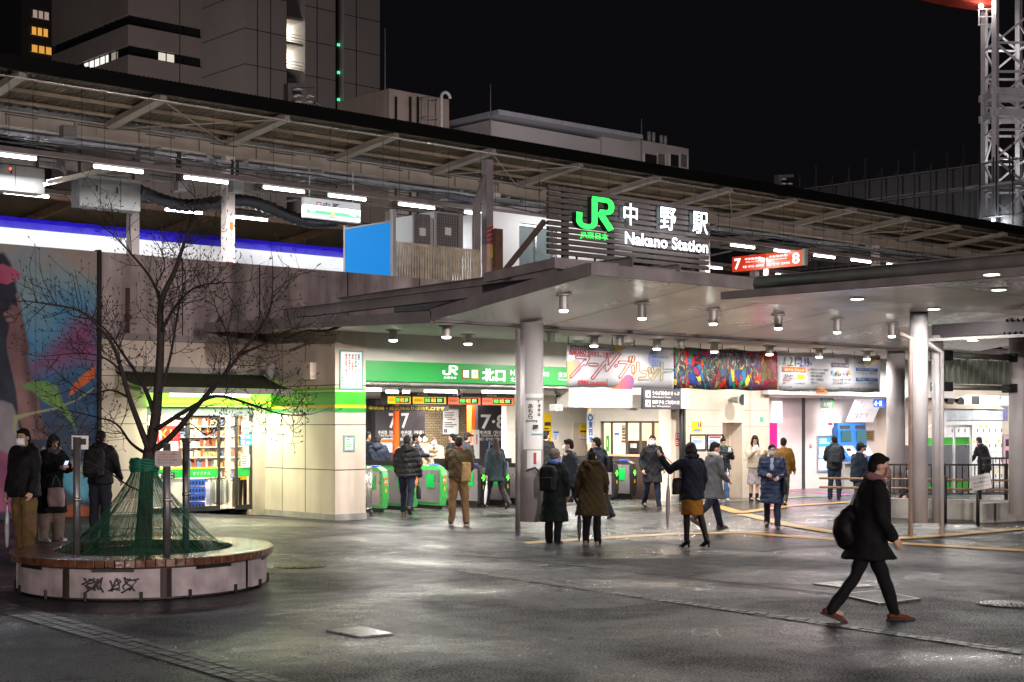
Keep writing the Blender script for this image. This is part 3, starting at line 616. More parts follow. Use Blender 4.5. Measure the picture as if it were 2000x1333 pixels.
for s, y_, w, hh in (('中央線（快速）', 845, .8, .12), ('Chuo Line (Rapid)', 851.5, .7, .07), ('新宿・四ツ谷・東京方面', 858, .85, .09)):
    intx(s, 757, y_, 33, w * .8, hh, b=.01); intx(s, 805, y_, 33, w, hh, b=.01); intx(s, 960, y_, 32.5, w * 1.1, hh, b=.01)
def ipost(label, Y, a, b, c, d, m, items=(), name='wall_notice', cat='notice', frame=None): return poster(name, label, cat, Y, a, b, c, d, m, items, frame)
ipost('white notice with red line on the brick wall inside', BY, 864, 895, 800, 848, M_paper, (('lines', (.12, .88, .1, .35), M_ink, 4), ('box', (.3, .8, .38, .42), M_inkred), ('lines', (.12, .88, .5, .75), M_ink, 3), ('box', (.1, .18, .8, .95), M_ink), ('box', (.2, .28, .8, .95), M_ink)), frame=M_alu)
ipost('notice with an orange header on the dark panel under the first 7', 32.99, 743, 766, 857, 884, M_paper, (('box', (0, 1, .05, .3), M_orange), ('lines', (.1, .9, .4, .9), M_blue, 4)))
ipost('tall white notice on the orange edge of the 7 and 8 panel', 32.48, 923, 936, 840, 896, M_paper, (('box', (.55, .7, .15, .5), M_inkred),))
ipost('small blue notice low on the 7 and 8 panel', 32.48, 954, 972, 863, 882, pm('pale_blue', h('6a9ae0'), .5))
ipost('white area map beside the green information sign', 32.48, 1000, 1018, 829, 879, M_paper, (('lines', (.15, .85, .1, .9), M_grey, 9),), frame=M_grey)
ipost('green information sign with an i beside the 7 and 8 panel', 32.47, 996, 1022, 809, 825, em('info_green', h('2fa24a'), .7, '2fa24a'), (('txt', (.12, .4, .12, .88), M_lw, 'i', .06), ('txt', (.55, .95, .2, .8), M_lw, 'S', .03)), name='information_sign', cat='sign')
t = thing('leaflet_rack', 'leaflet rack with coloured flyers under the area map inside', 'leaflet rack', oy(1006, 889, 32.2)); p0 = oy(995, 896, 32.2); p1 = oy(1020, 880, 32.2); g = MB()
for k in range(6): x = p0.x + (p1.x - p0.x) * (k % 3) / 3; z = p0.z + .18 * (k // 3); g.cur = k % 4; g.box(x + .01, x + .17, 32.1, 32.14, z, z + .15)
g.build('flyers', [M_paper, pm('flyer_pink', h('e080b0'), .5), pm('flyer_blue', h('80a0e0'), .5), M_yel], t); MB().box(p0.x, p0.x + .55, 32.15, 32.2, .0, p0.z + .35).build('stand', M_grey, t)
# departure boards
t = thing('departure_board', 'hanging row of departure boards with orange and green lit text above the gates', 'departure board', oy(880, 778, 29)); Yb = 29.0
z0, z1 = 2.42, 2.74
for a, b, c in ((756, 803, 'f0b818'), (805, 872, 'f0b818'), (874, 939, 'e8602a'), (941, 1004, 'e8602a')):
    A, B = oy(a, 780, Yb).x, oy(b, 780, Yb).x
    MB().box(A, B, Yb, Yb + .25, z0, z1).build('casing', M_char, t)
    MB().box(A + .02, B - .02, Yb - .006, Yb - .001, z0 + .02, z0 + .19).build('frame', em('board_' + c, h(c), .9, c), t)
    g = MB(); w = (B - A); g.box(A + w * .34, A + w * .92, Yb - .009, Yb - .006, z0 + .04, z0 + .175).build('screen', M_dark, t)
    for k, (s, c2) in enumerate((('快速', (.1, 1, .1)), ('18:32', (1, .5, .05)), ('東京', (.2, 1, .2)))): txt('lettering', s, em('led%d' % k, c2, 3), (A + w * (.43 + .18 * k), Yb - .0095, z0 + .11), (1, 0, 0), wid=w * .14, hgt=.09, parent=t, bold=.02)
    txt('lettering', '中央線', M_lw, (A + w * .3, Yb - .002, z0 + .25), (1, 0, 0), wid=w * .3, hgt=.06, parent=t); txt('lettering', '発車案内', M_ink, (A + w * .17, Yb - .007, z0 + .11), (1, 0, 0), wid=w * .24, hgt=.07, parent=t)
t = thing('hanging_banner', 'thin black strip sign with gold characters under the departure boards', 'sign', oy(790, 794, 29.6)); A, B = oy(712, 795, 29.6).x, oy(876, 795, 29.6).x
MB().box(A, B, 29.6, 29.64, 2.27, 2.40).build('panel', M_black, t); txt('lettering', '中央線・総武線のりば改札口です', M_yel, ((A + B) / 2, 29.598, 2.335), (1, 0, 0), wid=(B - A) * .9, hgt=.09, parent=t)
for i, (a, b, Y) in enumerate(((716, 745, 26.2), (835, 900, 26.6), (948, 1015, 26.2), (760, 800, 27.6))):
    A, B = oy(a, 752, Y).x, oy(b, 752, Y).x; MB().box(A, B, Y, Y + .12, 2.66, 2.72).build('ceiling_tube', em('inside_tube', (1, .97, .92), 14), ent)
for X, Y, e in ((21, 27.5, 110), (24.8, 30, 140), (27.5, 33.2, 130), (26.5, 27, 130), (22.5, 32, 70)): lamp('concourse_light', 'AREA', (X, Y, 2.68), e, (1, .94, .86), 1.6, parent=ent)
for px, py, Y in ((780, 765, 26), (895, 770, 25.6), (1085, 770, 25.4)):
    p = oy(px, py, Y); t = thing('security_camera', {780: 'silver security camera above the left gates', 895: 'silver security camera in front of the middle departure board', 1085: 'silver security camera right of the round plaza column'}[px], 'camera', p)
    MB().tube([(p.x, p.y, p.z + .16), (p.x, p.y, p.z + .06)], .015, 8).build('mount', M_grey, t); MB().tube([(p.x + .07, p.y + .06, p.z + .07), (p.x - .06, p.y - .12, p.z - .05)], .045, 12).build('body', M_alu, t); MB().tube([(p.x - .061, p.y - .121, p.z - .051), (p.x - .064, p.y - .126, p.z - .053)], .036, 12).build('lens', M_black, t)
for px, py, Y, nm in ((1086, 796, 25.2, 'white box loudspeaker left under the white beam'), (1233, 795, 25.2, 'white box loudspeaker under the beam beside the ticket tickets sign')):
    p = oy(px, py, Y); t = thing('loudspeaker', nm.replace('ticket tickets', 'dark hanging'), 'loudspeaker', p); MB().box(p.x - .13, p.x + .13, p.y - .1, p.y + .1, p.z - .09, p.z + .07).build('cabinet', M_white, t, bevel=.02); MB().tube([(p.x, p.y - .101, p.z), (p.x, p.y - .106, p.z)], .055, 16).build('grille', M_grey, t); MB().tube([(p.x, p.y, p.z + .07), (p.x, p.y, p.z + .35)], .015, 6).build('stem', M_black, t)
# walls behind the right gates
BW = 30.0
ww = MB(); ww.box(27.0, 33, BW, BW + .2, 0, 2.72); ww.build('inner_wall', M_wallin, ent)
ipost('yellow timetable poster partly behind the plaza column', BW - .01, 1060, 1077, 808, 868, M_yel, (('box', (.2, .9, .28, .4), M_ink), ('lines', (.1, .9, .45, .95), M_brown, 6)))
ipost('small blue and white notice beside the yellow timetable', BW - .01, 1081, 1091, 843, 861, M_paper, (('box', (0, 1, 0, .2), M_blue), ('lines', (.1, .9, .3, .9), M_blue, 5)))
d0 = oy(1118, 830, BW).x; d1 = oy(1152, 830, BW).x; g = MB(); g.box(d0, d1, BW - .04, BW - .001, .02, 1.98).build('door', pm('beige_door', (.62, .54, .45), .5, var=.06), ent)
ipost('yellow taxi notice with black arrow on the beige door inside', BW - .05, 1131, 1147, 830, 848, M_yel, (('txt', (.2, .9, .08, .3), M_ink, 'タクシー', .02), ('box', (.15, .85, .62, .78), M_ink)))
ipost('white and red notice under the yellow taxi notice', BW - .05, 1131, 1147, 849, 860, M_paper, (('txt', (.1, .9, .1, .45), M_ink, 'タクシーのりば'), ('box', (0, 1, .72, .95), pm('pale_red', h('e08080'), .5))))
t = ipost('tall white column sign reading Tozai line in blue beside the beige door', 29.0, 1146, 1160, 806, 868, M_paper, (('txt', (.2, .8, .28, .5), M_blue, '東', .04), ('txt', (.2, .8, .52, .73), M_blue, '西', .04), ('txt', (.2, .8, .76, .97), M_blue, '線', .04)), name='line_sign', cat='sign')
p = oy(1153, 816, 28.985); g = MB(); g.loft([[(p.x + rr * math.cos(a * math.pi / 14), 28.985 - dd, p.z + rr * math.sin(a * math.pi / 14)) for a in range(28)] for rr, dd in ((.055, 0), (.055, .006), (.1, .006), (.1, 0))], False).build('ring_mark', M_blue, t)
# the office with its window counter
OX = 29.4; oy0, oy1 = 25.75, 29.2
w = MB(); w.box(OX, OX + .15, oy0, oy1, 0, .95).box(OX, OX + .15, oy0, oy1, 2.02, 2.72).box(OX, OX + .15, oy1 - .35, oy1, .95, 2.02).build('office_wall', M_wallin, ent)
MB().box(OX - .25, OX + .3, oy0, oy1 - .2, 1.08, 1.13).build('counter_top', pm('counter_wood', (.55, .40, .30), .35), ent); MB().box(OX - .2, OX - .002, oy0, oy1 - .3, 0, 1.08).build('counter_front', M_brown, ent)
wn = MB(); ys_ = [oy0 + .05, 26.4, 26.95, 27.4, 27.9, 28.45, oy1 - .4]
for y_ in ys_: wn.box(OX + .02, OX + .08, y_ - .025, y_ + .025, 1.13, 2.02)
wn.box(OX + .02, OX + .08, oy0, oy1 - .35, 1.97, 2.02); wn = wn.build('office_window', pm('bronze_frame', (.10, .085, .08), .4, .5), ent); MB().box(OX + .045, OX + .05, oy0, oy1 - .36, 1.13, 1.97).build('pane', M_glass, wn)
g = MB(); g.quad((32, 25.7, 0), (32, 29.4, 0), (32, 29.4, 2.7), (32, 25.7, 2.7)).quad((OX, 29.35, 0), (32, 29.35, 0), (32, 29.35, 2.7), (OX, 29.35, 2.7)); g.build('office_back', pm('office_cream', (.80, .70, .54), .6), ent)
lamp('office_light', 'AREA', (30.8, 27.4, 2.66), 95, (1, .88, .66), 1.2, parent=ent)
def xposter(label, X, a, b, c, d, m, items=(), name='wall_notice', cat='notice'):      # on a wall that faces -X
    p = ox(a, c, X); q = ox(b, c, X); z0 = ox(a, d, X).z; z1 = p.z; t = thing(name, label, cat, (X, (p.y + q.y) / 2, (z0 + z1) / 2)); y0, y1 = q.y, p.y
    MB().box(X - .006, X - .001, y0, y1, z0, z1).build('sheet', m, t)
    for k, it in enumerate(items):
        u0, u1, v0, v1 = it[1]; ya = y1 + (y0 - y1) * u0; yb = y1 + (y0 - y1) * u1; za = z1 + (z0 - z1) * v0; zb = z1 + (z0 - z1) * v1
        if it[0] == 'box': MB().box(X - .008 - .0006 * k, X - .006, yb, ya, zb, za).build('block', it[2], t)
        elif it[0] == 'txt': txt('lettering', it[3], it[2], (X - .008 - .0006 * k, (ya + yb) / 2, (za + zb) / 2), (0, -1, 0), wid=ya - yb, hgt=za - zb, parent=t, bold=it[4] if len(it) > 4 else .01)
        elif it[0] == 'lines':
            g = MB(); n = it[3]
            for i in range(n): zc = za + (zb - za) * (i + .5) / n; hh = abs(za - zb) / n * .22; g.box(X - .0078, X - .006, ya + (yb - ya) * (.6 + .4 * rnd.random()), ya, zc - hh, zc + hh)
            g.build('print', it[2], t)
    return t
xposter('narrow green vertical sign at the left end of the office window', OX - .01, 1184, 1190, 851, 882, M_green, (('box', (.3, .7, .1, .2), M_red), ('box', (.4, .6, .25, .7), M_lw)), 'small_sign', 'sign')
xposter('white price notice with red line in the office window', 30.3, 1214, 1225, 830, 866, M_paper, (('lines', (.15, .9, .15, .8), M_ink, 4), ('box', (0, 1, .86, .95), M_red)))
xposter('white notice with a blue header in the office window', OX - .008, 1200, 1210, 846, 870, M_paper, (('box', (0, 1, 0, .16), M_blue), ('lines', (.1, .9, .25, .9), M_grey, 4)))
xposter('small pink notice in the middle of the office window', 31.9, 1234, 1239, 852, 866, M_paper, (('box', (.1, .9, .1, .9), pm('pink_mark', h('d86070'), .5)),))
xposter('red banner notice behind the right end of the office window', 31.0, 1259, 1296, 870, 876, M_red, (('txt', (.35, .9, .2, .8), M_lw, 'お客様'),))
xposter('white square notice at the right end of the office window', OX - .008, 1289, 1306, 851, 867, M_paper, (('lines', (.1, .9, .2, .8), M_ink, 2),))
t = thing('ticket_terminal', 'dark desk terminal behind the office window glass', 'terminal', (30, 27.9, 1.13)); MB().box(29.75, 30.1, 27.75, 28.15, 1.15, 1.5).build('case', M_black, t, bevel=.02); MB().box(29.74, 29.749, 27.82, 28.05, 1.3, 1.42).build('label_plate', M_paper, t); MB().box(29.7, 30.2, 27.7, 28.2, 1.131, 1.15).build('base', M_black, t)
# front wall right of the office
FW = 25.3; a0 = oy(1310, 900, FW).x; a1 = oy(1336, 900, FW).x; b1 = oy(1411, 900, FW).x; b2 = oy(1450, 900, FW).x; c1 = oy(1502, 900, FW).x
MB().box(a0, b1, FW, FW + .4, -.05, 3.86).box(b1, b2, FW, FW + .4, 1.98, 3.86).box(b2, c1, FW, FW + .4, -.05, 3.86).box(c1 - .3, c1, FW + .4, 27.8, -.05, 3.86).build('front_wall', M_panel, ent)
MB().box(b1 - .1, b2 + .1, FW + .5, FW + .55, 0, 2.1).build('side_door', pm('cream_door', (.72, .62, .50), .5), ent); MB().box(b1, b1 + .05, FW + .4, FW + .5, 0, 2).box(b2 - .05, b2, FW + .4, FW + .5, 0, 2).build('door_jamb', M_panel, ent)
g = MB()
for zz in (1.0, 1.88, 2.3): g.box(a1 + .1, b1 - .02, FW - .004, FW, zz - .006, zz + .006); g.box(b2 + .03, c1, FW - .004, FW, zz - .006, zz + .006)
g.box(oy(1465, 850, FW).x - .005, oy(1465, 850, FW).x + .005, FW - .004, FW, .1, 3).build('joints', pm('joint_grey', (.3, .27, .24), .8), ent)
MB().box(a0, b1, FW - .02, FW - .001, -.02, .14).build('skirting', M_conc2, ent)
pp = oy(1333, 900, FW - .12); g = MB()
for dx in (-.06, .06): g.tube([(pp.x + dx, FW - .12, 0), (pp.x + dx, FW - .12, 2.75)], .045, 10)
tag(g.build('drain_pipe', M_black), 'pair of dark drain pipes between the office and the white wall', 'pipe')
ipost('red no smoking notice on the wall right of the office', FW, 1319, 1327, 846, 872, M_red, (('box', (.15, .85, .08, .4), M_paper), ('txt', (.25, .75, .12, .36), M_ink, '禁'), ('lines', (.1, .9, .5, .92), M_lw, 3)))
ipost('yellow restroom direction notice with blue arrow above the framed boards', FW, 1351, 1371, 823, 844, M_yel, (('txt', (.1, .5, .2, .4), M_ink, 'トイレ'), ('box', (.58, .7, .1, .55), M_blue), ('box', (.78, .9, .1, .55), M_red), ('box', (.2, .85, .76, .9), M_blue)))
for a, b, c, lb in ((1349, 1377, M_yel, 'framed service board with a yellow header, left of the pair'), (1382, 1410, M_red, 'framed service board with a red header behind the woman in a puffer jacket')):
    ipost(lb, FW, a, b, 851, 878, pm('board_paper', (.70, .74, .80), .5, var=.15, scale=8), (('box', (.1, .9, .08, .2), c), ('lines', (.1, .9, .28, .6), M_blue, 5), ('lines', (.1, .9, .65, .92), M_grey, 4)), frame=M_black)
ipost('yellow ATM notice beside the long haired woman', FW, 1485, 1497, 875, 895, M_yel, (('txt', (.1, .9, .15, .45), M_ink, 'ATM', .03), ('lines', (.1, .9, .55, .9), M_brown, 3)))
ipost('tiny teal sticker above the long haired woman', FW, 1484, 1491, 815, 825, pm('teal_sticker', h('5ab0a0'), .5))
ipost('white rules notice with red vertical writing on the entrance pier', FYY, 665, 706, 687, 757, em('notice_panel', (.9, .97, 1), .35, 'e8eeee'), [('txt', (.80 - .15 * i, .92 - .15 * i, .06, q), c_, '\n'.join(s), .02) for i, (s, c_, q) in enumerate((('駅構内において許可なく', M_ink, .72), ('次の行為を禁じます', M_ink, .62), ('演説・勧誘を行うこと', M_inkred, .82), ('寄付を求めること', M_inkred, .66), ('商品の販売・配布を行うこと', M_inkred, .95)))] + [('txt', (.05, .14, .62, .95), M_ink, '\n'.join('中野駅長'), .02)], frame=pm('teal_frame', h('8ab0a8'), .4))
ipost('small white notice with green frame low on the entrance pier', FYY, 673, 690, 853, 878, M_paper, (('lines', (.15, .85, .15, .85), M_green, 5),), frame=pm('teal_frame', h('8ab0a8'), .4))
t = thing('wall_lamp', 'rounded grey wall lamp high on the side of the entrance pier', 'wall lamp', (17.6, 27.0, 3.1)); MB().ell((17.62, 27.0, 3.05), (.12, .13, .2)).build('cover', M_grey, t); MB().box(17.7, 17.739, 26.9, 27.1, 2.95, 3.2).build('bracket', M_steel, t)
t = thing('wall_box', 'pale metal switch box high on the side of the entrance pier', 'switch box', (17.6, 25.75, 3.0)); MB().box(17.58, 17.738, 25.5, 26.0, 2.85, 3.2).build('case', M_panel, t, bevel=.01); MB().box(17.57, 17.579, 25.9, 25.94, 2.95, 3.05).build('latch', M_black, t)
t = thing('horn_speaker', 'grey horn speaker under the end of the colourful banner', 'loudspeaker', oy(1449, 781, 24.9)); p = oy(1449, 781, 24.9); MB().tube([(p.x, 25.25, p.z), (p.x, 25.0, p.z), (p.x - .02, 24.85, p.z)], [.07, .09, .17], 16).build('horn', M_grey, t); MB().tube([(p.x - .02, 24.849, p.z), (p.x - .02, 24.845, p.z)], .14, 16).build('mouth', M_black, t)
# recess with ticket machines
RW = 27.6
rec = MB(); rec.box(c1 - .2, 40.8, RW, RW + .3, -.05, 2.72); rec.build('recess_wall', pm('recess_white', (.66, .61, .58), .45, var=.06), ent)
MB().box(c1 - .3, 41, FW - .2, RW + .3, 2.73, 3.86).build('recess_header', M_white, ent)
MB().box(oy(1566, 900, RW).x, oy(1572, 900, RW).x, RW - .012, RW - .001, 0, 2.72).build('joint', M_char, ent)
MB().box(oy(1503, 880, RW).x, oy(1517, 880, RW).x, RW - .02, RW - .001, 0, 1.98).build('magenta_panel', em('magenta_panel', h('d0107a'), .5, 'c0106a'), ent)
MB().box(oy(1508, 800, RW).x, oy(1526, 800, RW).x, RW - .03, RW - .001, 1.98, 2.6).build('light_box', em('recess_light_box', (1, .95, .95), 2.2), ent)
for X, c, e in ((34.5, (1, .60, .72), 46), (38.2, (1, .92, .9), 44)): lamp('recess_light', 'AREA', (X, 26.3, 2.66), e, c, 1.2, parent=ent)
tm = thing('ticket_machine', 'blue ticket machine bank with slanted screens in the right recess', 'ticket machine', oy(1655, 880, RW)); A = oy(1625, 850, RW).x; B = oy(1680, 850, RW).x
g = MB(); g.prism([(RW - .02, .80), (RW - .02, 1.98), (RW - .2, 1.98), (RW - .25, 1.3), (RW - .55, .92), (RW - .55, .80), (RW - .02, .80)], lambda u, v, d: (d, u, v), A, B); g.build('cabinet', pm('machine_blue', h('2c70ba'), .4, var=.06), tm); MB().box(A, B, RW - .45, RW - .02, 0, .795).build('base_cabinet', M_grey, tm); MB().box(A, B, RW - .62, RW - .451, .74, .795).build('counter_ledge', M_alu, tm)
for k in range(2):
    a = A + .12 + k * .80; MB().box(a, a + .5, RW - .27, RW - .255, 1.42, 1.75).build('screen', em('machine_screen', h('60c0d0'), .4), tm); MB().box(a, a + .5, RW - .225, RW - .208, 1.8, 1.9).build('sign_strip', M_char, tm)
    g = MB(); g.quad((a, RW - .3, 1.26), (a + .5, RW - .3, 1.26), (a + .5, RW - .53, .96), (a, RW - .53, .96)); s = g.build('keypad', pm('machine_grey', (.62, .64, .66), .4), tm)
    for v in s.data.vertices: v.co.z += .012; v.co.y -= .012
    MB().box(a + .05, a + .25, RW - .43, RW - .41, 1.1, 1.2).build('slot', M_black, tm)
t = thing('fare_map', 'pale slanted fare map board above the ticket machines', 'fare map', oy(1665, 800, RW)); g = MB(); a = oy(1640, 800, RW).x; b = oy(1692, 800, RW).x
g.quad((a, RW - .25, 2.0), (b, RW - .25, 2.0), (b, RW - .6, 2.7), (a, RW - .6, 2.7)).quad((a, RW - .2, 2.0), (a, RW - .55, 2.7), (b, RW - .55, 2.7), (b, RW - .2, 2.0)); g.build('board', em('map_board', (.92, .86, .9), .5, 'd8d0d4'), t)
g = MB()
for k in range(26):
    u = a + .1 + rnd.random() * (b - a - .5); f = .08 + .84 * rnd.random(); L_ = .1 + rnd.random() * .35; P = lambda f: (RW - .25 - .35 * f - .006, 2.0 + .7 * f)
    if k % 2: g.bar((u, *P(f)), (u + L_, *P(f)), .014, .004)
    else: g.bar((u, *P(f)), (u, *P(min(.95, f + .2))), .014, .004)
g.build('route_lines', pm('map_ink', h('6a6a78'), .6), t)
ipost('green and white hanging ticket sign beside the fare map', RW - .5, 1602, 1627, 770, 835, M_paper, (('box', (0, 1, 0, .42), M_green), ('txt', (.1, .9, .04, .2), M_lw, '指定席', .02), ('txt', (.2, .9, .24, .4), M_lw, '券売機', .02), ('lines', (.1, .8, .5, .8), M_grey, 4), ('box', (.6, .95, .86, .94), M_red)), name='hanging_sign', cat='sign')
ipost('blue framed information poster left of the man at the machines', RW - .01, 1597, 1625, 853, 921, pm('poster_blue', h('3f9ad8'), .5), (('box', (.08, .92, .3, .62), M_paper), ('lines', (.12, .88, .05, .22), M_lw, 3), ('box', (.05, .95, .66, .97), M_paper), ('lines', (.12, .88, .7, .95), M_grey, 6)), frame=M_alu)
ipost('small brass plaque right of the ticket machines', RW - .01, 1691, 1706, 842, 861, pm('brass_plaque', h('8a7440'), .4, .4), (('lines', (.1, .9, .1, .9), M_brown, 4),), frame=M_grey)
ipost('small alarm button plate on the white recess wall', RW - .01, 1581, 1586, 867, 876, M_grey, (('box', (.2, .8, .5, .9), M_red),))
t = ipost('blue and white exit arrow sign lit beside the large rear column', 25.6, 1706, 1728, 780, 796, em('arrow_sign', h('3a62d8'), 1.2, '2a52c8'), (('txt', (.06, .4, .15, .85), em('arrow_white', (1, 1, 1), 2), '←', .03), ('box', (.5, .72, .2, .8), em('arrow_white', (1, 1, 1), 2))), name='arrow_sign', cat='sign')
# far right: lockers, booth, signs
LW = 25.2
MB().box(40.8, 70, LW + .6, LW + .9, -.05, 3.86).box(40.6, 40.8, LW + .4, RW + .3, -.05, 3.86).build('far_wall', M_panel, ent)
lk = thing('coin_lockers', 'bank of pale coin lockers with yellow tags behind the railings', 'lockers', oy(1905, 880, LW)); A = oy(1848, 880, LW).x; B = oy(1957, 880, LW).x
MB().box(A, B, LW, LW + .58, 0, 2.4).build('cabinet', pm('locker_grey', (.62, .63, .65), .4), lk)
g = MB(); n = 9; w = (B - A) / n
for k in range(n):
    for j in range(4): g.box(A + k * w + .015, A + (k + 1) * w - .015, LW - .012, LW - .001, .1 + j * .48, .1 + (j + 1) * .48 - .03)
g.build('locker_doors', pm('locker_door', (.72, .73, .75), .35, var=.06), lk); g = MB()
for k in range(n):
    for j in range(4):
        if rnd.random() < .62: x = A + k * w + .06; z = .1 + j * .48 + .3; g.box(x, x + .14, LW - .016, LW - .0125, z, z + .07)
g.build('yellow_tags', M_yel, lk); g = MB()
for k in range(n):
    for j in range(4): x = A + (k + 1) * w - .07; z = .1 + j * .48 + .15; g.box(x, x + .04, LW - .018, LW - .0125, z, z + .1)
g.build('locks', M_black, lk)
MB().box(A, B, LW - .03, LW - .001, 2.06, 2.4).build('top_panel', pm('locker_top', (.45, .49, .55), .4), lk); MB().box(A + 1.5, A + 2.3, LW - .036, LW - .031, 2.12, 2.36).build('notice', M_paper, lk)
g = MB(); g.prism([(LW - .1, 2.41), (LW + .58, 2.41), (LW + .58, 2.75), (LW + .4, 2.75)], lambda u, v, d: (d, u, v), A - .4, B); g.build('sloping_hood', M_panel, lk)
bt = thing('photo_booth', 'grey booth with green stripes and glazed panels in front of the lockers', 'booth', oy(1872, 900, 23.2)); A = oy(1800, 880, 23.2).x; B = oy(1895, 880, 23.2).x
MB().box(A, B, 23.2, 24.2, 0, 1.35).build('body', pm('booth_grey', h('5a5c62'), .35, var=.08), bt); MB().box(A, B, 23.19, 23.199, 1.36, 1.56).box(A, B, 23.19, 23.199, .12, .3).build('green_stripe', pm('booth_green', h('3f9a3c'), .4), bt); g = MB()
for x in (A, (A + B) / 2 + .3, B - .06): g.box(x, x + .06, 23.14, 23.189, 0, 1.85)
g.box(A, B, 23.14, 23.189, 1.851, 1.92).build('frame', M_grey, bt)
ipost('white hanging sign with pictogram saying tickets at the far right', 22.6, 1884, 1972, 772, 791, em('tickets_sign', (.95, .95, 1), .7, 'e0e0e4'), (('box', (.14, .32, .06, .94), M_ink), ('txt', (.36, .8, .02, .4), M_ink, 'きっぷうりば', .02), ('txt', (.36, .6, .5, .7), M_grey, 'Tickets'), ('txt', (.36, .66, .78, .95), M_grey, '售票处')), name='hanging_sign', cat='sign')
ipost('pink poster column of portraits far right behind the railings', LW + .55, 1960, 1995, 850, 905, pm('pink_poster', h('d8a0b8'), .5, var=.3, scale=9), (('box', (.1, .28, .15, .4), M_ink), ('box', (.4, .58, .15, .4), M_ink), ('box', (.7, .88, .15, .4), M_ink), ('box', (.1, .28, .55, .8), M_ink), ('box', (.4, .58, .55, .8), M_ink)), frame=M_grey)
ipost('lilac curtain panel behind the far right sign', LW + .59, 1916, 1968, 794, 822, pm('lilac_panel', h('8a88b8'), .5, var=.4, scale=5))
for px in (1886, 1866, 1845):
    p = oy(px, 787, LW + .3); tag(MB().tube([(p.x, LW + .6, p.z), (p.x, LW + .3, p.z), (p.x, LW + .1, p.z)], [.06, .08, .17], 14).build('horn_speaker', M_black), {1886: 'black horn speaker nearest the white tickets sign', 1866: 'black horn speaker in the middle of the three on the far wall', 1845: 'black horn speaker farthest left of the three on the far wall'}[px], 'loudspeaker', 'black horn speakers')
for X in (36, 42, 46, 51): lamp('far_light', 'AREA', (X + 1, 23.4, 3.5), 80, (1, .96, .9), 1.0, parent=ent)

# ------------------------------------------------------------------ ticket gates and the office-side gates
def gate(loc, kind, label):
    t = thing('ticket_gate', label, 'ticket gate', loc, group='ticket gates across the entrance'); x, y, z = loc; Lg = 2.0; w = .19
    body = pm('gate_steel', (.36, .33, .34), .32, .6, var=.12, scale=2); edge = pm('gate_green', h('48b058'), .35, var=.05) if kind == 'green' else M_black
    out = [(y + .06, .1), (y, .3), (y, .78), (y + .06, .93), (y + .22, 1.0), (y + Lg - .22, 1.0), (y + Lg - .06, .93), (y + Lg, .78), (y + Lg, .3), (y + Lg - .06, .1)]
    ins = [(max(y + .1, min(y + Lg - .1, a)), .16 if b < .2 else min(b, .9)) for a, b in out]
    g = MB(); g.prism(out, lambda u, v, d: (d, u, v), x + .02, x + w - .02); g.build('shell', edge, t)
    g = MB(); g.prism(ins, lambda u, v, d: (d, u, v), x, x + .019); g.prism(ins, lambda u, v, d: (d, u, v), x + w - .019, x + w); g.build('side_panel', body, t)
    MB().box(x + .04, x + w - .04, y + .15, y + Lg - .15, 0, .1).build('plinth', M_black, t)
    MB().box(x - .012, x - .001, y + .25, y + .52, .5, .8).build('flap', pm('gate_flap', h('10b44c'), .4), t)
    MB().box(x + .03, x + w - .03, y + .25, y + .5, 1.001, 1.03).build('card_reader', em('reader_blue', h('3050e0'), .5, '3050d0'), t, bevel=.01)
    MB().box(x + .01, x + .03, y + .7, y + Lg - .3, 1.001, 1.12).build('fence_glass', M_black, t)
    if kind == 'green':
        MB().box(x + .06, x + w - .05, y - .004, y - .0005, .6, .76).build('mark', em('ic_orange', h('e0582a'), .8, 'd85020'), t); txt('lettering', 'IC', M_lw, (x + w / 2, y - .0045, .68), (1, 0, 0), wid=.08, hgt=.065, parent=t, bold=.03)
    else:
        txt('arrow_light', '↑', em('gate_arrow', (.1, 1, .05), 5), (x + w / 2, y - .004, .7), (1, 0, 0), wid=.12, hgt=.17, parent=t, bold=.05)
    MB().box(x + .08, x + w - .08, y - .004, y - .0005, .44, .53).build('mark', M_yel, t)
    return t
GYY = 26.3
for px, k, lb in ((747, 'green', 'green ended ticket gate nearest the entrance pier'), (806, 'green', 'green ended ticket gate beyond the walker in the black puffer'), (862, 'green', 'green ended ticket gate with IC mark beside the man in brown'), (938, 'dark', 'black ended ticket gate right of the man in brown'), (986, 'dark', 'black ended ticket gate with green arrow by the long haired walker'), (1036, 'dark', 'black ended ticket gate mostly behind the plaza column')):
    p = oy(px, 990, GYY); gate((p.x, GYY, .01), k, lb)
for px, lb in ((1126, 'black edged ticket gate behind the man in the dark suit'), (1205, 'black edged ticket gate with green flaps behind the man with a shoulder bag'), (1240, 'black edged ticket gate nearest the office counter')):
    p = oy(px, 975, GYY + .2); gate((p.x - .1, GYY + .2, .01), 'dark', lb)
t = thing('steel_barrier', 'stainless steel queue barrier on castors beside the entrance pier', 'barrier', (18.9, 25.4, 0)); A = oy(714, 1000, 25.3).x; B = oy(752, 1000, 25.3).x; g = MB()
for k in range(5): x = A + (B - A) * k / 4; g.tube([(x, 25.3 + .12 * k, .16), (x, 25.3 + .12 * k, 1.02)], .018, 8)
g.tube([(A, 25.3, 1.02), (B, 25.78, 1.02)], .024, 8).tube([(A, 25.3, .17), (B, 25.78, .17)], .02, 8); g.build('rails', M_alu, t); g = MB()
for k in (0, 4): x = A + (B - A) * k / 4; g.ell((x, 25.3 + .12 * k, .06), (.04, .04, .055))
g.build('castor', M_rubber, t)

# ------------------------------------------------------------------ plaza canopies
cp = thing('plaza_canopy', 'broad grey metal canopy rising over the entrance square on round columns', 'canopy', (18.24, 19.6, 0))
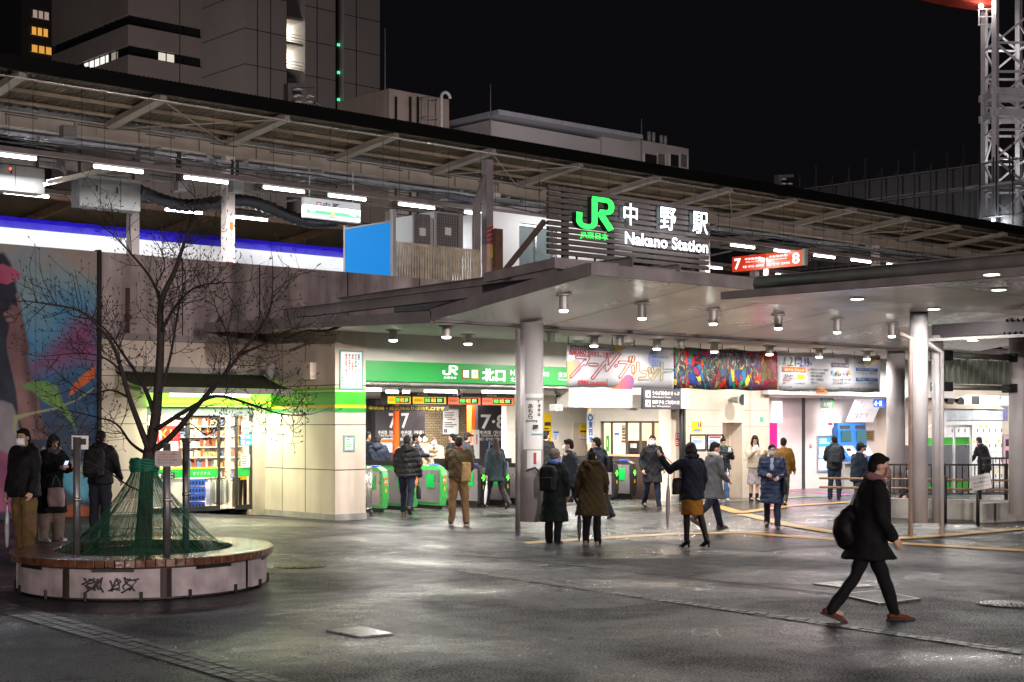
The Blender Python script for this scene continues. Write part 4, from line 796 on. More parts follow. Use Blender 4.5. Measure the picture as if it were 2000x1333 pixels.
# low eave, Y 20 .. 27.4
g = MB(); E0 = [(16.3, 20.0), (48, 20.0), (48, 24.95), (18.5, 24.95), (16.3, 27.3)]
g.quad((16.3, 20, 3.68), (16.3, 24.95, 3.82), (48, 24.95, 3.82), (48, 20, 3.68)).quad((16.3, 24.95, 3.82), (16.3, 27.39, 3.86), (17.74, 27.39, 3.86), (17.74, 24.95, 3.82))
g.build('eave_soffit', M_soffit2, cp)
g = MB(); g.quad((16.3, 20, 3.86), (48, 20, 3.86), (48, 27.38, 4.02), (16.3, 27.38, 4.02)); g.build('eave_roof', M_steel, cp)
g = MB(); g.bar((16.28, 19.98, 3.77), (16.28, 27.38, 3.94), .05, .2); g.bar((16.3, 19.97, 3.76), (48, 19.97, 3.76), .05, .14); g.build('eave_fascia', M_steel, cp)
# upper wing, rising towards the square
zw = lambda y: 3.72 + (20 - y) / 3.8 * .50
g = MB(); g.quad((16.3, 16.2, zw(16.2)), (16.3, 19.94, zw(19.94)), (33.5, 19.94, zw(19.94)), (33.5, 16.2, zw(16.2))); g.build('wing_soffit', M_soffit, cp)
g = MB(); g.quad((16.3, 16.2, zw(16.2) + .16), (33.5, 16.2, zw(16.2) + .16), (33.5, 20, zw(20) + .16), (16.3, 20, zw(20) + .16)); g.build('wing_roof', M_steel, cp)
g = MB(); g.bar((16.28, 16.2, zw(16.2) + .08), (16.28, 20, zw(20) + .08), .05, .2); g.bar((16.26, 16.17, zw(16.2) + .08), (33.5, 16.17, zw(16.2) + .08), .05, .18); g.build('wing_fascia', M_steel, cp)
g = MB()
for X in (18.9, 21.35, 23.8, 26.25, 28.7, 31.15): g.quad((X - .008, 16.2, zw(16.2) - .003), (X - .008, 19.94, zw(19.94) - .003), (X + .008, 19.94, zw(19.94) - .003), (X + .008, 16.2, zw(16.2) - .003))
g.build('seams', M_dark, cp)
g = MB(); [MB().ibeam(*q).build('roof_beam', M_steel, cp) for q in (((17.45, 16.4, 4.46), (17.45, 24.3, 4.30), .16, .26), ((16.75, 17.0, 4.22), (16.75, 25.2, 4.12), .14, .2), ((18.8, 16.6, 4.46), (18.8, 24.3, 4.30), .16, .26))]
g = MB(); pts = [(16.55, 18 + .3 * i, 4.1 - .02 * i + .04 * math.sin(i * 1.3)) for i in range(24)]; g.tube(pts, .03, 6); g.build('cable', M_rubber, cp)
def column(x, y, r, top, base=.35, ring=None):
    g = MB(); g.tube([(x, y, base), (x, y, top)], r, 28); cc = g.build('column', M_col, cp); MB().tube([(x, y, 0), (x, y, base)], r * .97, 28).build('base_sleeve', M_conc2, cc)
    if ring: MB().tube([(x, y, ring - .02), (x, y, ring + .02)], r + .006, 28).build('joint_ring', M_grey, cc)
    return cc
column(18.24, 19.6, .21, 3.74, .22, 1.5); column(31.3, 20.75, .22, 3.72, .3, 2.0); column(44.3, 20.7, .22, 3.72, .3)
tag(MB().tube([(17.93, 19.62, 0), (17.93, 19.62, 3.6)], .045, 10).build('drain_pipe', M_steel), 'dark drain pipe on the left side of the foremost plaza column', 'pipe')
t = thing('column_sign', 'white sign with black vertical Japanese characters wrapped on the foremost column', 'sign', (18.1, 19.4, 1.9))
def wrap(cx, cy, r, a0, a1, z0, z1, m, parent, name):
    g = MB(); n = 12
    for i in range(n):
        p = [(cx + r * math.cos(R(a0 + (a1 - a0) * k / n)), cy + r * math.sin(R(a0 + (a1 - a0) * k / n))) for k in (i, i + 1)]
        g.quad((*p[0], z0), (*p[1], z0), (*p[1], z1), (*p[0], z1))
    return g.build(name, m, parent)
wrap(18.24, 19.6, .2135, 186, 292, 1.5, 2.48, M_paper, t, 'sheet'); wrap(18.24, 19.6, .216, 200, 292, 2.36, 2.41, M_grey, t, 'arrow_bar')
dirv = Vector((FX * -1, FY * -1, 0)); rt = Vector((FY, -FX, 0))
def oncol(s, u, z, hh, m=M_ink, wd=None):
    an = math.asin(max(-1, min(1, u / .2))); nrm = (dirv * math.cos(an) + rt * math.sin(an)); r2 = Vector((-nrm.y, nrm.x, 0)); p = Vector((18.24, 19.6, z)) + nrm * .219
    txt('lettering', s, m, p, r2, wid=wd or hh, hgt=hh, parent=t, bold=.03)
for i, s in enumerate('あちら'): oncol(s, -.02, 2.26 - i * .09, .085)
for i, s in enumerate('喫煙所は'): oncol(s, .12, 2.34 - i * .075, .06)
oncol('Smoking', .0, 2.0, .05, M_ink, .2); oncol('圖', .06, 1.88, .1)
wrap(18.24, 19.6, .216, 225, 292, 1.76, 1.775, M_blue, t, 'blue_line'); wrap(18.24, 19.6, .216, 225, 292, 1.745, 1.755, M_lime, t, 'green_line')
t2 = thing('column_notice', 'white notice with red marks taped low on the foremost column', 'notice', (18.2, 19.4, 1.4)); wrap(18.24, 19.6, .2135, 205, 280, 1.16, 1.48, M_paper, t2, 'sheet'); wrap(18.24, 19.6, .216, 236, 250, 1.24, 1.44, pm('red_print', h('c04850'), .6, var=.5, scale=40), t2, 'print')
g = MB(); g.tube([(18.02, 19.5, 1.12), (18.1, 19.36, 1.18), (18.2, 19.35, 1.1), (18.26, 19.36, 1.0)], .018, 6); tag(g.build('hanging_strap', M_rubber), 'black strap tied round the foremost column above the old woman', 'strap')
# second canopy at the right, on slender columns
c2 = thing('walkway_canopy', 'flat grey walkway canopy cutting in from the right on slender columns', 'canopy', (23, 14.5, 0))
MB().quad((18.2, 15.2, 3.88), (23.5, 15.2, 3.88), (23.5, 3, 3.88), (18.2, 3, 3.88)).build('soffit', M_soffit, c2)
MB().box(18.18, 23.52, 3, 15.22, 3.885, 4.0).build('slab', M_steel, c2)
g = MB(); g.quad((20.8, 15.2, 3.877), (20.815, 15.2, 3.877), (20.815, 3, 3.877), (20.8, 3, 3.877)).quad((18.2, 11.7, 3.876), (23.5, 11.7, 3.876), (23.5, 11.715, 3.876), (18.2, 11.715, 3.876)); g.build('seams', M_dark, c2)
MB().ibeam((18.75, 14.9, 4.13), (18.75, 3, 4.13), .22, .24).build('roof_beam', M_steel, c2)
MB().tube([(18.68, 14.9, 4.13), (18.68, 3, 4.13)], .11, 12).build('beam_pipe', M_steel, c2)
MB().bar((23.35, 14.7, 3.58), (23.35, 3, 3.58), .14, .22).build('edge_beam', pm('maroon_steel', (.085, .07, .078), .5), c2); MB().bar((23.1, 14.9, 3.41), (23.1, 3, 3.41), .12, .05).build('gutter', M_grey, c2)
g = MB()
for k in range(14): g.ell((23.27, 13.3 - k * .05, 3.47 + .22 * (k % 2)), (.03, .02, .03), 6, 4)
g.build('bolt_row', M_black, c2)
cp_keep = cp; cp = c2
column(22.78, 14.64, .155, 3.9, .24, 2.5); column(23.34, 14.62, .1, 3.5, .2, 2.0); column(25.55, 14.34, .15, 3.9, .28, 2.5)
cp = cp_keep
MB().box(24.2, 30, 6, 14.4, 3.62, 3.72).build('lower_slab', M_soffit2, c2)
tag(MB().tube([(22.5, 14.62, 0), (22.5, 14.62, 3.05), (22.5, 14.62, 3.42), (22.35, 14.75, 3.5)], .04, 10).build('drain_pipe', pm('pink_pipe', (.40, .30, .27), .5, streak=.3)), 'rusty pinkish drain pipe left of the two slender columns', 'pipe')
tag(MB().tube([(23.28, 14.5, .0), (23.28, 14.5, 2.4), (23.28, 14.5, 3.2), (23.0, 14.6, 3.35)], .04, 10).build('drain_pipe', M_col), 'pale drain pipe running down in front of the thinner slender column', 'pipe')
t = thing('ribbed_panel', 'dark green ribbed metal panel hung between two slender columns', 'panel', (24.4, 14.5, 2.8)); a = Vector((23.44, 14.6, 0)); b = Vector((25.5, 14.4, 0)); g = MB()
for zz in (2.6, 3.16): g.tube([a + Vector((0, 0, zz)), b + Vector((0, 0, zz))], .05, 10)
M_olive = pm('olive_metal', (.24, .26, .22), .4, .5, var=.15)
g.build('rail', M_olive, t)
for k in range(11):
    p = a.lerp(b, .05 + k * .086); q = a.lerp(b, .05 + k * .086 + .06); g = MB(); g.bar(p + Vector((0, 0, 2.66)), p + Vector((0, 0, 3.1)), .1, .03, (1, 0, 0)); g.build('rib', M_olive, t)
g = MB(); g.bar(a + Vector((.05, .05, 2.88)), b + Vector((-.05, .05, 2.88)), .02, .42); g.build('backing', pm('olive_sheet', (.34, .36, .33), .4, .5), t)
g = MB()
for p in (a, b):
    for zz in (2.6, 3.16): MB().box(p.x - .14, p.x + .14, p.y - .14, p.y + .14, zz - .08, zz + .08).build('clamp', M_black, t)

# ------------------------------------------------------------------ downlights
M_can = pm('lamp_can', (.60, .58, .56), .4, .3, var=.05)
dl_n = [0]
def downlight(p, label, r=.075, hgt=.24, power=60, lit=True, grp='downlights under the plaza canopy', slope=0):
    t = thing('downlight', label, 'downlight', (p.x, p.y, p.z), group=grp)
    MB().tube([p + Vector((0, 0, .002)), p + Vector((0, 0, -.03))], r * 1.75, 20).build('flange', M_can, t)
    MB().tube([p + Vector((0, 0, -.03)), p + Vector((0, 0, -hgt))], r, 20, False).build('can', M_can, t)
    if lit:
        MB().tube([p + Vector((0, 0, -hgt + .012)), p + Vector((0, 0, -hgt - .022)), p + Vector((0, 0, -hgt - .034))], [r * .93, r * .93, r * .6], 20).build('lens', M_lens, t)
        lamp('beam', 'AREA', (p.x, p.y, p.z - hgt - .05), power, (1, .95, .88), r * 2, parent=t)
    else: MB().tube([p + Vector((0, 0, -hgt + .012)), p + Vector((0, 0, -hgt + .006))], r * .93, 20).build('lens', M_can, t)
def onwing(px, py):       # point of the rising soffit seen at this pixel
    r = ray(px, py); k = .5 / 3.8; t = (3.72 + 20 * k - EYE) / (r[2] + k * r[1]); return Vector((r[0] * t, r[1] * t, EYE + r[2] * t))
names = ['leftmost downlight under the rising canopy, right of the foremost column', 'second downlight from the left under the rising canopy', 'third downlight from the left under the rising canopy', 'fourth downlight from the left under the rising canopy', 'fifth downlight from the left under the rising canopy', 'last downlight at the right end of the rising canopy']
for (px, py), nm in zip(((1101, 575), (1254, 592), (1393, 604), (1520, 614), (1635, 623), (1742, 632)), names):
    p = onwing(px, py); p.z = zw(p.y); downlight(p, nm, .075, .26, 20)
for i, px in enumerate((768, 914, 1160, 1283, 1395, 1503, 1600, 1693)):
    p = oy(px, 660, 23.2 if px < 1000 else 21.3); p.z = 3.68 + (p.y - 20) / 4.95 * .14; downlight(p, ORD[i] + ' downlight from the left in the inner row under the low eave', .085, .2, 46 if px < 1000 else 14, grp='downlights under the low eave')
for i, px in enumerate((1130, 1225, 1330, 1430, 1530, 1620)):  # lit row added to brighten the facade; only pale cans show there
    p = oy(px, 660, 23.5); p.z = 3.78; downlight(p, ORD[i] + ' added downlight from the left in the row behind the fabric banner', .085, .2, 42, grp='downlights under the low eave')
for i, px in enumerate((872, 1075, 1210, 1330)):
    p = oy(px, 650, 20.7); p.z = 3.68 + .02; downlight(p, ORD[i] + ' downlight from the left in the outer row of the low eave', .085, .2, 20, lit=i == 0, grp='downlights under the low eave')
for i, px in enumerate((1850, 1886, 1925, 1953)):
    p = oy(px, 690, 22); p.z = 3.74; downlight(p, ['leftmost', 'second', 'third', 'last'][i] + ' downlight under the eave seen right of the slender columns', .085, .2, 30, grp='downlights under the low eave')
for i, (px, py) in enumerate(((1674, 583), (1951, 565), (1824, 603), (1937, 535))):
    p = oz(px, py, 3.87); t = thing('recessed_light', ['recessed round light near the tip of the walkway canopy', 'recessed round light at the right edge of the walkway canopy', 'recessed round light above the slender columns', 'recessed round light nearest the viewer in the walkway canopy'][i], 'ceiling light', p, group='recessed lights in the walkway canopy')
    MB().tube([p + Vector((0, 0, -.002)), p + Vector((0, 0, -.014))], .12, 24).build('rim', M_alu, t); MB().tube([p + Vector((0, 0, -.0145)), p + Vector((0, 0, -.018))], .095, 24).build('lens', M_lens, t); lamp('beam', 'AREA', (p.x, p.y, p.z - .03), 26, (1, .95, .9), .18, parent=t)
p = oz(1900, 664, 3.61); t = thing('recessed_light', 'recessed round light in the lower slab behind the ribbed panel', 'ceiling light', p); MB().tube([p + Vector((0, 0, -.002)), p + Vector((0, 0, -.014))], .13, 24).build('rim', M_alu, t); MB().tube([p + Vector((0, 0, -.0145)), p + Vector((0, 0, -.018))], .1, 24).build('lens', M_lens, t)

# ------------------------------------------------------------------ railings, ramp wall, planter box at the right
rw = thing('ramp_wall', 'low concrete ramp wall behind the slender columns', 'low wall', (27, 17, 0)); A = oz(1690, 1011, 0); B = oz(2080, 1020, 0)
d = (B - A).normalized(); n = Vector((FX, FY, 0)); g = MB(); g.loft([[A, B, B + n * .35, A + n * .35], [q + Vector((0, 0, .4)) for q in (A, B, B + n * .35, A + n * .35)]], smooth=False).build('wall_face', M_conc2, rw)
b0 = oz(1920, 1022, 0); b1_ = oz(1985, 1019, 0); tag(MB().loft([[b0, b1_, b1_ + n * .8, b0 + n * .6], [q + Vector((0, 0, .38)) for q in (b0, b1_, b1_ + n * .8, b0 + n * .6)]], smooth=False).build('concrete_block', M_conc2), 'short mossy concrete block in front of the ramp wall, by the right column', 'concrete block')
def railing(label, P, Q, z0, z1, step, posts, mid=True):
    t = thing('railing', label, 'railing', ((P + Q) / 2)); g = MB(); L_ = (Q - P).length; k = int(L_ / step); u = Vector((0, 0, 1))
    g.bar(P + u * z1, Q + u * z1, .05, .04); g.bar(P + u * z0, Q + u * z0, .04, .03); g.build('rail', M_black, t); g = MB()
    for i in range(1, k): p = P.lerp(Q, i / k); g.bar(p + u * z0, p + u * z1, .018)
    g.build('balusters', M_black, t); g = MB()
    for i in range(posts): p = P.lerp(Q, i / max(1, posts - 1)); MB().bar(p + u * .0, p + u * (z1 + .03), .06).build('post', M_black, t)
railing('dark baluster railing at the back of the ramp, left stretch', oz(1722, 1003, 0), oz(1965, 1004, 0), .43, 1.06, .13, 3)
railing('dark baluster railing nearer the right columns with the taped notice', oz(1922, 1010, 0) + n * .3, oz(2080, 1010, 0) + n * .3, .5, 1.22, .14, 3)
M_wood = pm('handrail_wood', (.30, .17, .09), .4, var=.2)
t = thing('handrail', 'double wooden handrail on black posts along the ramp wall', 'handrail', (26.5, 17, 0)); A2 = oz(1600, 1018, 0); B2 = oz(2060, 1028, 0); g = MB(); u = Vector((0, 0, 1))
for zz in (.68, .86): g.tube([A2 + u * zz, B2 + u * zz], .022, 8)
g.build('rail', M_wood, t); g = MB()
for px in (1742, 1852, 1915, 2040): p = A2.lerp(B2, (px - 1600) / 460); MB().tube([p, p + u * .92], .035, 10).build('post', M_black, t)
t = thing('taped_notice', 'tilted white paper notice with red writing taped to the handrail', 'notice', oz(1915, 940, .9)); p = od(1916, 942, 28.6); rr = Vector((FY, -FX, 0)) * .97 + Vector((0, 0, .18)); up = Vector((0, 0, 1)) - Vector((FY, -FX, 0)) * .18
q = [p - rr * .19 - up * .14, p + rr * .19 - up * .14, p + rr * .19 + up * .14, p - rr * .19 + up * .14]; MB().loft([q, [k + Vector((FX, FY, 0)) * .006 for k in q]], smooth=False).build('sheet', M_paper, t)
for k in range(3): txt('lettering', ['ベンチ使用禁止', 'お願い', '座らないでください'][k], M_inkred if k == 2 else M_ink, p + up * (.07 - .07 * k) - Vector((FX, FY, 0)) * .003, rr, wid=.3, hgt=.04, parent=t, up=up)

# ------------------------------------------------------------------ the big sign on the canopy
SY = 17.2
sg = thing('station_sign', 'slatted sign board on the canopy with glowing green emblem and white station name', 'station sign', (18.3, SY, 4.5))
sx = lambda px: oy(px, 440, SY).x
sz = lambda px, py: oy(px, py, SY).z
g = MB(); X0, X1 = sx(1072), sx(1385); zb, zt_ = 4.60, 5.70
M_slat = pm('sign_slat', (.115, .095, .09), .6, var=.25, scale=6)
for k in range(12):
    z = zt_ - .03 - k * (zt_ - zb) / 12; g.box(X0, X1, SY, SY + .06, z - .033, z + .033)
g.build('slats', M_slat, sg, bevel=.006); g = MB()
for X in (X0 + .45, X0 + 1.5, X0 + 2.55, X1 - .35): MB().box(X - .05, X + .05, SY + .062, SY + .14, 4.4, zt_).build('post', pm('sign_post', (.10, .085, .08), .5), sg)
M_jr = em('emblem_green', (.03, 1, .09), 2.6); M_name = em('name_white', (.86, .90, 1), 4.2); M_back = pm('letter_return', (.02, .03, .025), .4)
pj = lambda px, py: (sx(px), sz(px, py))
x0, zz0 = sx(1116), sz(1160, 452); x1, zz1 = sx(1190), sz(1160, 386)
jr(sg, (x0, SY - .003, zz0), (1, 0, 0), x1 - x0, zz1 - zz0, M_back, .1, 'emblem_return'); jr(sg, (x0, SY - .104, zz0), (1, 0, 0), x1 - x0, zz1 - zz0, M_jr, .012)
txt('lettering', 'JR東日本', M_jr, (sx(1159), SY - .02, sz(1159, 462)), (1, 0, 0), wid=sx(1186) - sx(1131), hgt=.125, parent=sg, bold=.008)
for s, px, py, w in (('中', 1223, 420, 27), ('野', 1296, 429, 31), ('駅', 1359, 437, 30)):
    for yy, mm, bb in ((SY - .02, M_back, .04), (SY - .10, M_name, .008)): txt('lettering' if mm is M_name else 'letter_return', s, mm, (sx(px), yy, sz(px, py)), (1, 0, 0), wid=sx(px + w / 2) - sx(px - w / 2) + (.03 if mm is M_back else 0), hgt=(.36 if s == '中' else .38) + (.03 if mm is M_back else 0), parent=sg, bold=bb)
a, b = sx(1212), sx(1374)
txt('lettering', 'Nakano Station', M_name, ((a + b) / 2, SY - .10, sz(1293, 475)), (1, 0, 0), wid=b - a, hgt=.205, parent=sg, bold=.022, sp=1.04)
lamp('name_glow', 'AREA', ((a + b) / 2, SY - .5, 5.1), 2, (.9, .95, 1), 1.6, ((a + b) / 2, SY, 5.1), parent=sg, sy=.5)
g = MB(); g.bar((X0 - .35, 16.75, 4.42), (20.75, 16.75, 4.42), .1, .17); g.bar((X0 - .3, 16.7, 4.42), (X0 - .35, 18.3, 4.30), .1, .15); g.build('base_frame', M_steel, sg)
for q in (((X0 + .02, SY + .12, 5.15), (X0 - .1, 18.15, 4.4)), ((X1 - .9, SY + .12, 5.1), (X1 - 1.2, 18.3, 4.4))): MB().bar(*q, .07).build('brace', pm('brace_steel', (.16, .12, .11), .5), sg)
g = MB()
for k in range(4): x = X0 + .8 + k * .42; g.tube([(x, SY + .2, 4.7), (x + .08, SY + .25, 4.5), (x + .2, SY + .2, 4.45)], .018, 6)
g.build('cable', M_rubber, sg)

# ------------------------------------------------------------------ the long fabric banner under the eave
BY2 = 22.0
bn = thing('fabric_banner', 'long printed fabric banner with outlined katakana and a colourful art panel', 'banner', (27, BY2, 3.2))
bz = lambda px, py: oy(px, py, BY2).z
bxp = lambda px: oy(px, 720, BY2).x
def cloth(px0, px1, m, name):
    a, b = bxp(px0), bxp(px1); zt0, zb0, zt1, zb1 = 3.60, 2.70, 3.66, 2.74; g = MB(); n = 40; rows = 4
    for j in range(rows + 1):
        for i in range(n + 1):
            f = i / n; X = a + (b - a) * f; F_ = (X - bxp(1107)) / (bxp(1719) - bxp(1107)); t_ = zt0 + (zt1 - zt0) * F_; bb = zb0 + (zb1 - zb0) * F_; sag = .012 * math.sin(X * 4.3) * (1 if j in (0, rows) else 0)
            g.v.append((X, BY2 + .008 * math.sin(X * 7 + j), bb + (t_ - bb) * j / rows + sag))
    for j in range(rows):
        for i in range(n): q = j * (n + 1) + i; g.face(q, q + 1, q + n + 2, q + n + 1, smooth=True)
    o = g.build(name, m, bn); s = o.modifiers.new('thickness', 'SOLIDIFY'); s.thickness = .004; s.offset = 1; return o
def art_mat():
    m = bpy.data.materials.new('art_print'); m.use_nodes = True; nt = m.node_tree; N = nt.nodes; L = nt.links; b = N['Principled BSDF']; b.inputs['Roughness'].default_value = .5
    tc = N.new('ShaderNodeTexCoord'); nz = N.new('ShaderNodeTexNoise'); nz.inputs['Scale'].default_value = 2.2; nz.inputs['Detail'].default_value = 4; L.new(tc.outputs['Object'], nz.inputs['Vector'])
    va = N.new('ShaderNodeVectorMath'); va.operation = 'MULTIPLY_ADD'; va.inputs[1].default_value = (.5, .5, .5); mpx = N.new('ShaderNodeMapping'); mpx.inputs['Rotation'].default_value = (0, .7, 0); mpx.inputs['Scale'].default_value = (1.15, 1, .7); L.new(tc.outputs['Object'], mpx.inputs[0]); L.new(nz.outputs[1], va.inputs[0]); L.new(mpx.outputs[0], va.inputs[2])
    def cells(sc, stops):
        v = N.new('ShaderNodeTexVoronoi'); v.inputs['Scale'].default_value = sc; L.new(va.outputs[0], v.inputs['Vector'])
        s = N.new('ShaderNodeSeparateColor'); L.new(v.outputs['Color'], s.inputs[0]); r = N.new('ShaderNodeValToRGB'); r.color_ramp.interpolation = 'CONSTANT'; L.new(s.outputs[0], r.inputs[0])
        e = r.color_ramp.elements; e[0].color = (*h(stops[0]), 1); e[1].position = 1 / len(stops); e[1].color = (*h(stops[1]), 1)
        for i, c in enumerate(stops[2:], 2): q = e.new(i / len(stops)); q.color = (*h(c), 1)
        d = N.new('ShaderNodeTexVoronoi'); d.feature = 'DISTANCE_TO_EDGE'; d.inputs['Scale'].default_value = sc; L.new(va.outputs[0], d.inputs['Vector'])
        t = N.new('ShaderNodeMath'); t.operation = 'GREATER_THAN'; t.inputs[1].default_value = .045; L.new(d.outputs[0], t.inputs[0])
        mm = N.new('ShaderNodeMix'); mm.data_type = 'RGBA'; L.new(t.outputs[0], mm.inputs[0]); mm.inputs[6].default_value = (.012, .012, .02, 1); L.new(r.outputs[0], mm.inputs[7]); return mm.outputs[2]
    c1 = cells(17, ['7a2430', '2f4a7a', 'a09c9c', '2a6a3c', 'a88a30', '17182a', '4a3058', '9a3a3a', '3a8090', '282c40', '20222e', '5a5f70']); c2 = cells(6, ['203a7a', 'a8202a', '20242f', '2a8a50', 'c83a2a', '1f6a9a', '8a2a5a', 'c8b43a'])
    n2 = N.new('ShaderNodeTexNoise'); n2.inputs['Scale'].default_value = 1.6; n2.inputs['Detail'].default_value = 2; L.new(tc.outputs['Object'], n2.inputs['Vector']); th = N.new('ShaderNodeMapRange'); th.inputs[1].default_value = .5; th.inputs[2].default_value = .53; L.new(n2.outputs[0], th.inputs[0])
    mx = N.new('ShaderNodeMix'); mx.data_type = 'RGBA'; L.new(th.outputs[0], mx.inputs[0]); L.new(c1, mx.inputs[6]); L.new(c2, mx.inputs[7])
    sp = N.new('ShaderNodeSeparateXYZ'); L.new(tc.outputs['Object'], sp.inputs[0]); ad = N.new('ShaderNodeMath'); ad.operation = 'MULTIPLY_ADD'; L.new(n2.outputs[0], ad.inputs[0]); ad.inputs[1].default_value = 1.6; L.new(sp.outputs[0], ad.inputs[2])
    rr = N.new('ShaderNodeMapRange'); rr.inputs[1].default_value = 1.0; rr.inputs[2].default_value = 2.2; rr.inputs[3].default_value = 0; rr.inputs[4].default_value = .72; L.new(ad.outputs[0], rr.inputs[0])
    mr = N.new('ShaderNodeMix'); mr.data_type = 'RGBA'; L.new(rr.outputs[0], mr.inputs[0]); L.new(mx.outputs[2], mr.inputs[6]); mr.inputs[7].default_value = (*h('a8261e'), 1); L.new(mr.outputs[2], b.inputs['Base Color']); return m
M_cloth = pm('banner_cloth', (.56, .56, .61), .6, var=.06, scale=1.5)
cloth(1107, 1315, M_cloth, 'left_print'); cloth(1315.4, 1518, art_mat(), 'art_print'); cloth(1518.4, 1719, M_cloth, 'right_print')
BQ = BY2 - .022
def bt_(s, pxl, pxr, py, hh, m, bold=.01, align='L'): txt('lettering', s, m, (bxp(pxl), BQ, bz(pxl, py)), (1, 0, 0), wid=bxp(pxr) - bxp(pxl), hgt=hh, parent=bn, bold=bold, align=align)
def bp(pix, m, k, name='colour_patch'):
    poly = [(bxp(x), bz(x, y)) for x, y in pix]; g = MB(); g.prism(poly[::-1], lambda u, v, d: (u, BQ + .006 - d, v), 0, .0015 + .0006 * k); return g.build(name, m, bn)
def grad(name, c0, c1, ax, lo, hi):
    m = bpy.data.materials.new(name); m.use_nodes = True; nt = m.node_tree; N = nt.nodes; L = nt.links; b = N['Principled BSDF']; b.inputs['Roughness'].default_value = .6
    tc = N.new('ShaderNodeTexCoord'); sp = N.new('ShaderNodeSeparateXYZ'); L.new(tc.outputs['Object'], sp.inputs[0]); r = N.new('ShaderNodeMapRange'); r.inputs[1].default_value = lo; r.inputs[2].default_value = hi; L.new(sp.outputs[ax], r.inputs[0])
    cr = N.new('ShaderNodeValToRGB'); e = cr.color_ramp.elements; e[0].color = (*h(c0[0]), 1); e[1].color = (*h(c0[-1]), 1)
    for i, c in enumerate(c0[1:-1], 1): q = e.new(i / (len(c0) - 1)); q.color = (*h(c), 1)
    L.new(r.outputs[0], cr.inputs[0]); L.new(cr.outputs[0], b.inputs['Base Color']); return m
ox0 = bn.location.x
def arcp(cx, cy, rx, ry, a0, a1, n=12): return [(cx + rx * math.cos(R(a0 + (a1 - a0) * i / n)), cy + ry * math.sin(R(a0 + (a1 - a0) * i / n))) for i in range(n + 1)]
bp([(1107, 706)] + arcp(1123, 716, 11, 14, -120, 40) + [(1120, 736), (1107, 744)], grad('patch_warm', ('d8a860', 'c88890'), 0, 0, bxp(1107) - ox0, bxp(1132) - ox0), 1)
bp([(1192, 760)] + [(1205, 752), (1216, 738)] + arcp(1226, 746, 11, 14, -120, 30) + [(1234, 761)], grad('patch_rose', ('e07a48', '7a4a90'), 0, 0, bxp(1192) - ox0, bxp(1238) - ox0), 1)
bp([(1193, 674), (1198, 684), (1206, 687), (1216, 683), (1226, 679), (1226, 678), (1205, 675)], grad('patch_olive', ('c8b860', 'd8a070'), 0, 0, bxp(1193) - ox0, bxp(1226) - ox0), 1)
bp(arcp(1278, 700, 13, 18, 20, 330) + [(1310, 688), (1300, 705)], grad('patch_lilac', ('8a94c8', 'a8b8d0', 'd8d0b8'), 0, 0, bxp(1264) - ox0, bxp(1312) - ox0), 1)
bp([(1592, 769), (1596, 758), (1604, 754), (1612, 760), (1616, 770)], grad('patch_peach', ('e08050', 'd8b080'), 0, 0, bxp(1592) - ox0, bxp(1616) - ox0), 1)
bp([(1684, 699), (1688, 710), (1696, 714), (1706, 706), (1718, 702), (1718, 698)], grad('patch_leaf', ('7aa850', 'd89a58'), 0, 0, bxp(1684) - ox0, bxp(1718) - ox0), 1)
M_navy = pm('banner_ink', h('28222e'), .6, var=0); M_wine = pm('banner_wine', h('b02028'), .6, var=0)
bt_('Art Brut on the Streets of Nakano, Tokyo', 1112, 1199, 677.5, .085, M_navy, .008); bt_('Exploring the limitless', 1113, 1196, 681.5, .035, M_navy)
bt_('NAKANO', 1111, 1143, 688, .12, M_wine, .03); bt_('街中まるごと美術館！', 1146, 1200, 691.5, .12, M_wine, .03)
bt_('観覧無料 Free admission', 1128, 1182, 746, .085, M_wine, .02)
g = MB(); q = bz(1155, 750.5); g.box(bxp(1126), bxp(1185), BQ, BQ + .004, q - .012, q + .004).box(bxp(1184), bxp(1185), BQ, BQ + .004, q, q + .12); g.build('underline', M_wine, bn)
# the outlined katakana, drawn as round-ended stroke outlines
KG = grad('katakana_gradient', ('4a2a6a', 'a02838', 'b83a34', 'd0842e', 'c0a03a', '4a9a4a'), 0, 0, bxp(1112) - ox0, bxp(1314) - ox0)
def outline(strokes, wd):
    """outline of the union of round-ended strokes: sampled distance field contour, as thin tubes"""
    segs = []
    for s in strokes: segs += list(zip(s, s[1:]))
    xs_ = [p[0] for s in strokes for p in s]; ys_ = [p[1] for s in strokes for p in s]; st = .9
    gx = np.arange(min(xs_) - wd * 2, max(xs_) + wd * 2, st); gy = np.arange(min(ys_) - wd * 2, max(ys_) + wd * 2, st); Xg, Yg_ = np.meshgrid(gx, gy); D_ = np.full(Xg.shape, 1e9)
    for (ax_, ay_), (bx_, by_) in segs:
        dx, dy = bx_ - ax_, by_ - ay_; L2 = dx * dx + dy * dy or 1e-9; t = np.clip(((Xg - ax_) * dx + (Yg_ - ay_) * dy) / L2, 0, 1); D_ = np.minimum(D_, np.hypot(Xg - ax_ - t * dx, Yg_ - ay_ - t * dy))
    F_ = D_ - wd; lines = []
    for j in range(F_.shape[0] - 1):
        for i in range(F_.shape[1] - 1):
            c = [(gx[i], gy[j], F_[j, i]), (gx[i + 1], gy[j], F_[j, i + 1]), (gx[i + 1], gy[j + 1], F_[j + 1, i + 1]), (gx[i], gy[j + 1], F_[j + 1, i])]; pts = []
            for a, b in zip(c, c[1:] + c[:1]):
                if (a[2] < 0) != (b[2] < 0): t = a[2] / (a[2] - b[2]); pts.append((a[0] + (b[0] - a[0]) * t, a[1] + (b[1] - a[1]) * t))
            for k in range(0, len(pts) - 1, 2): lines.append((pts[k], pts[k + 1]))
    return lines
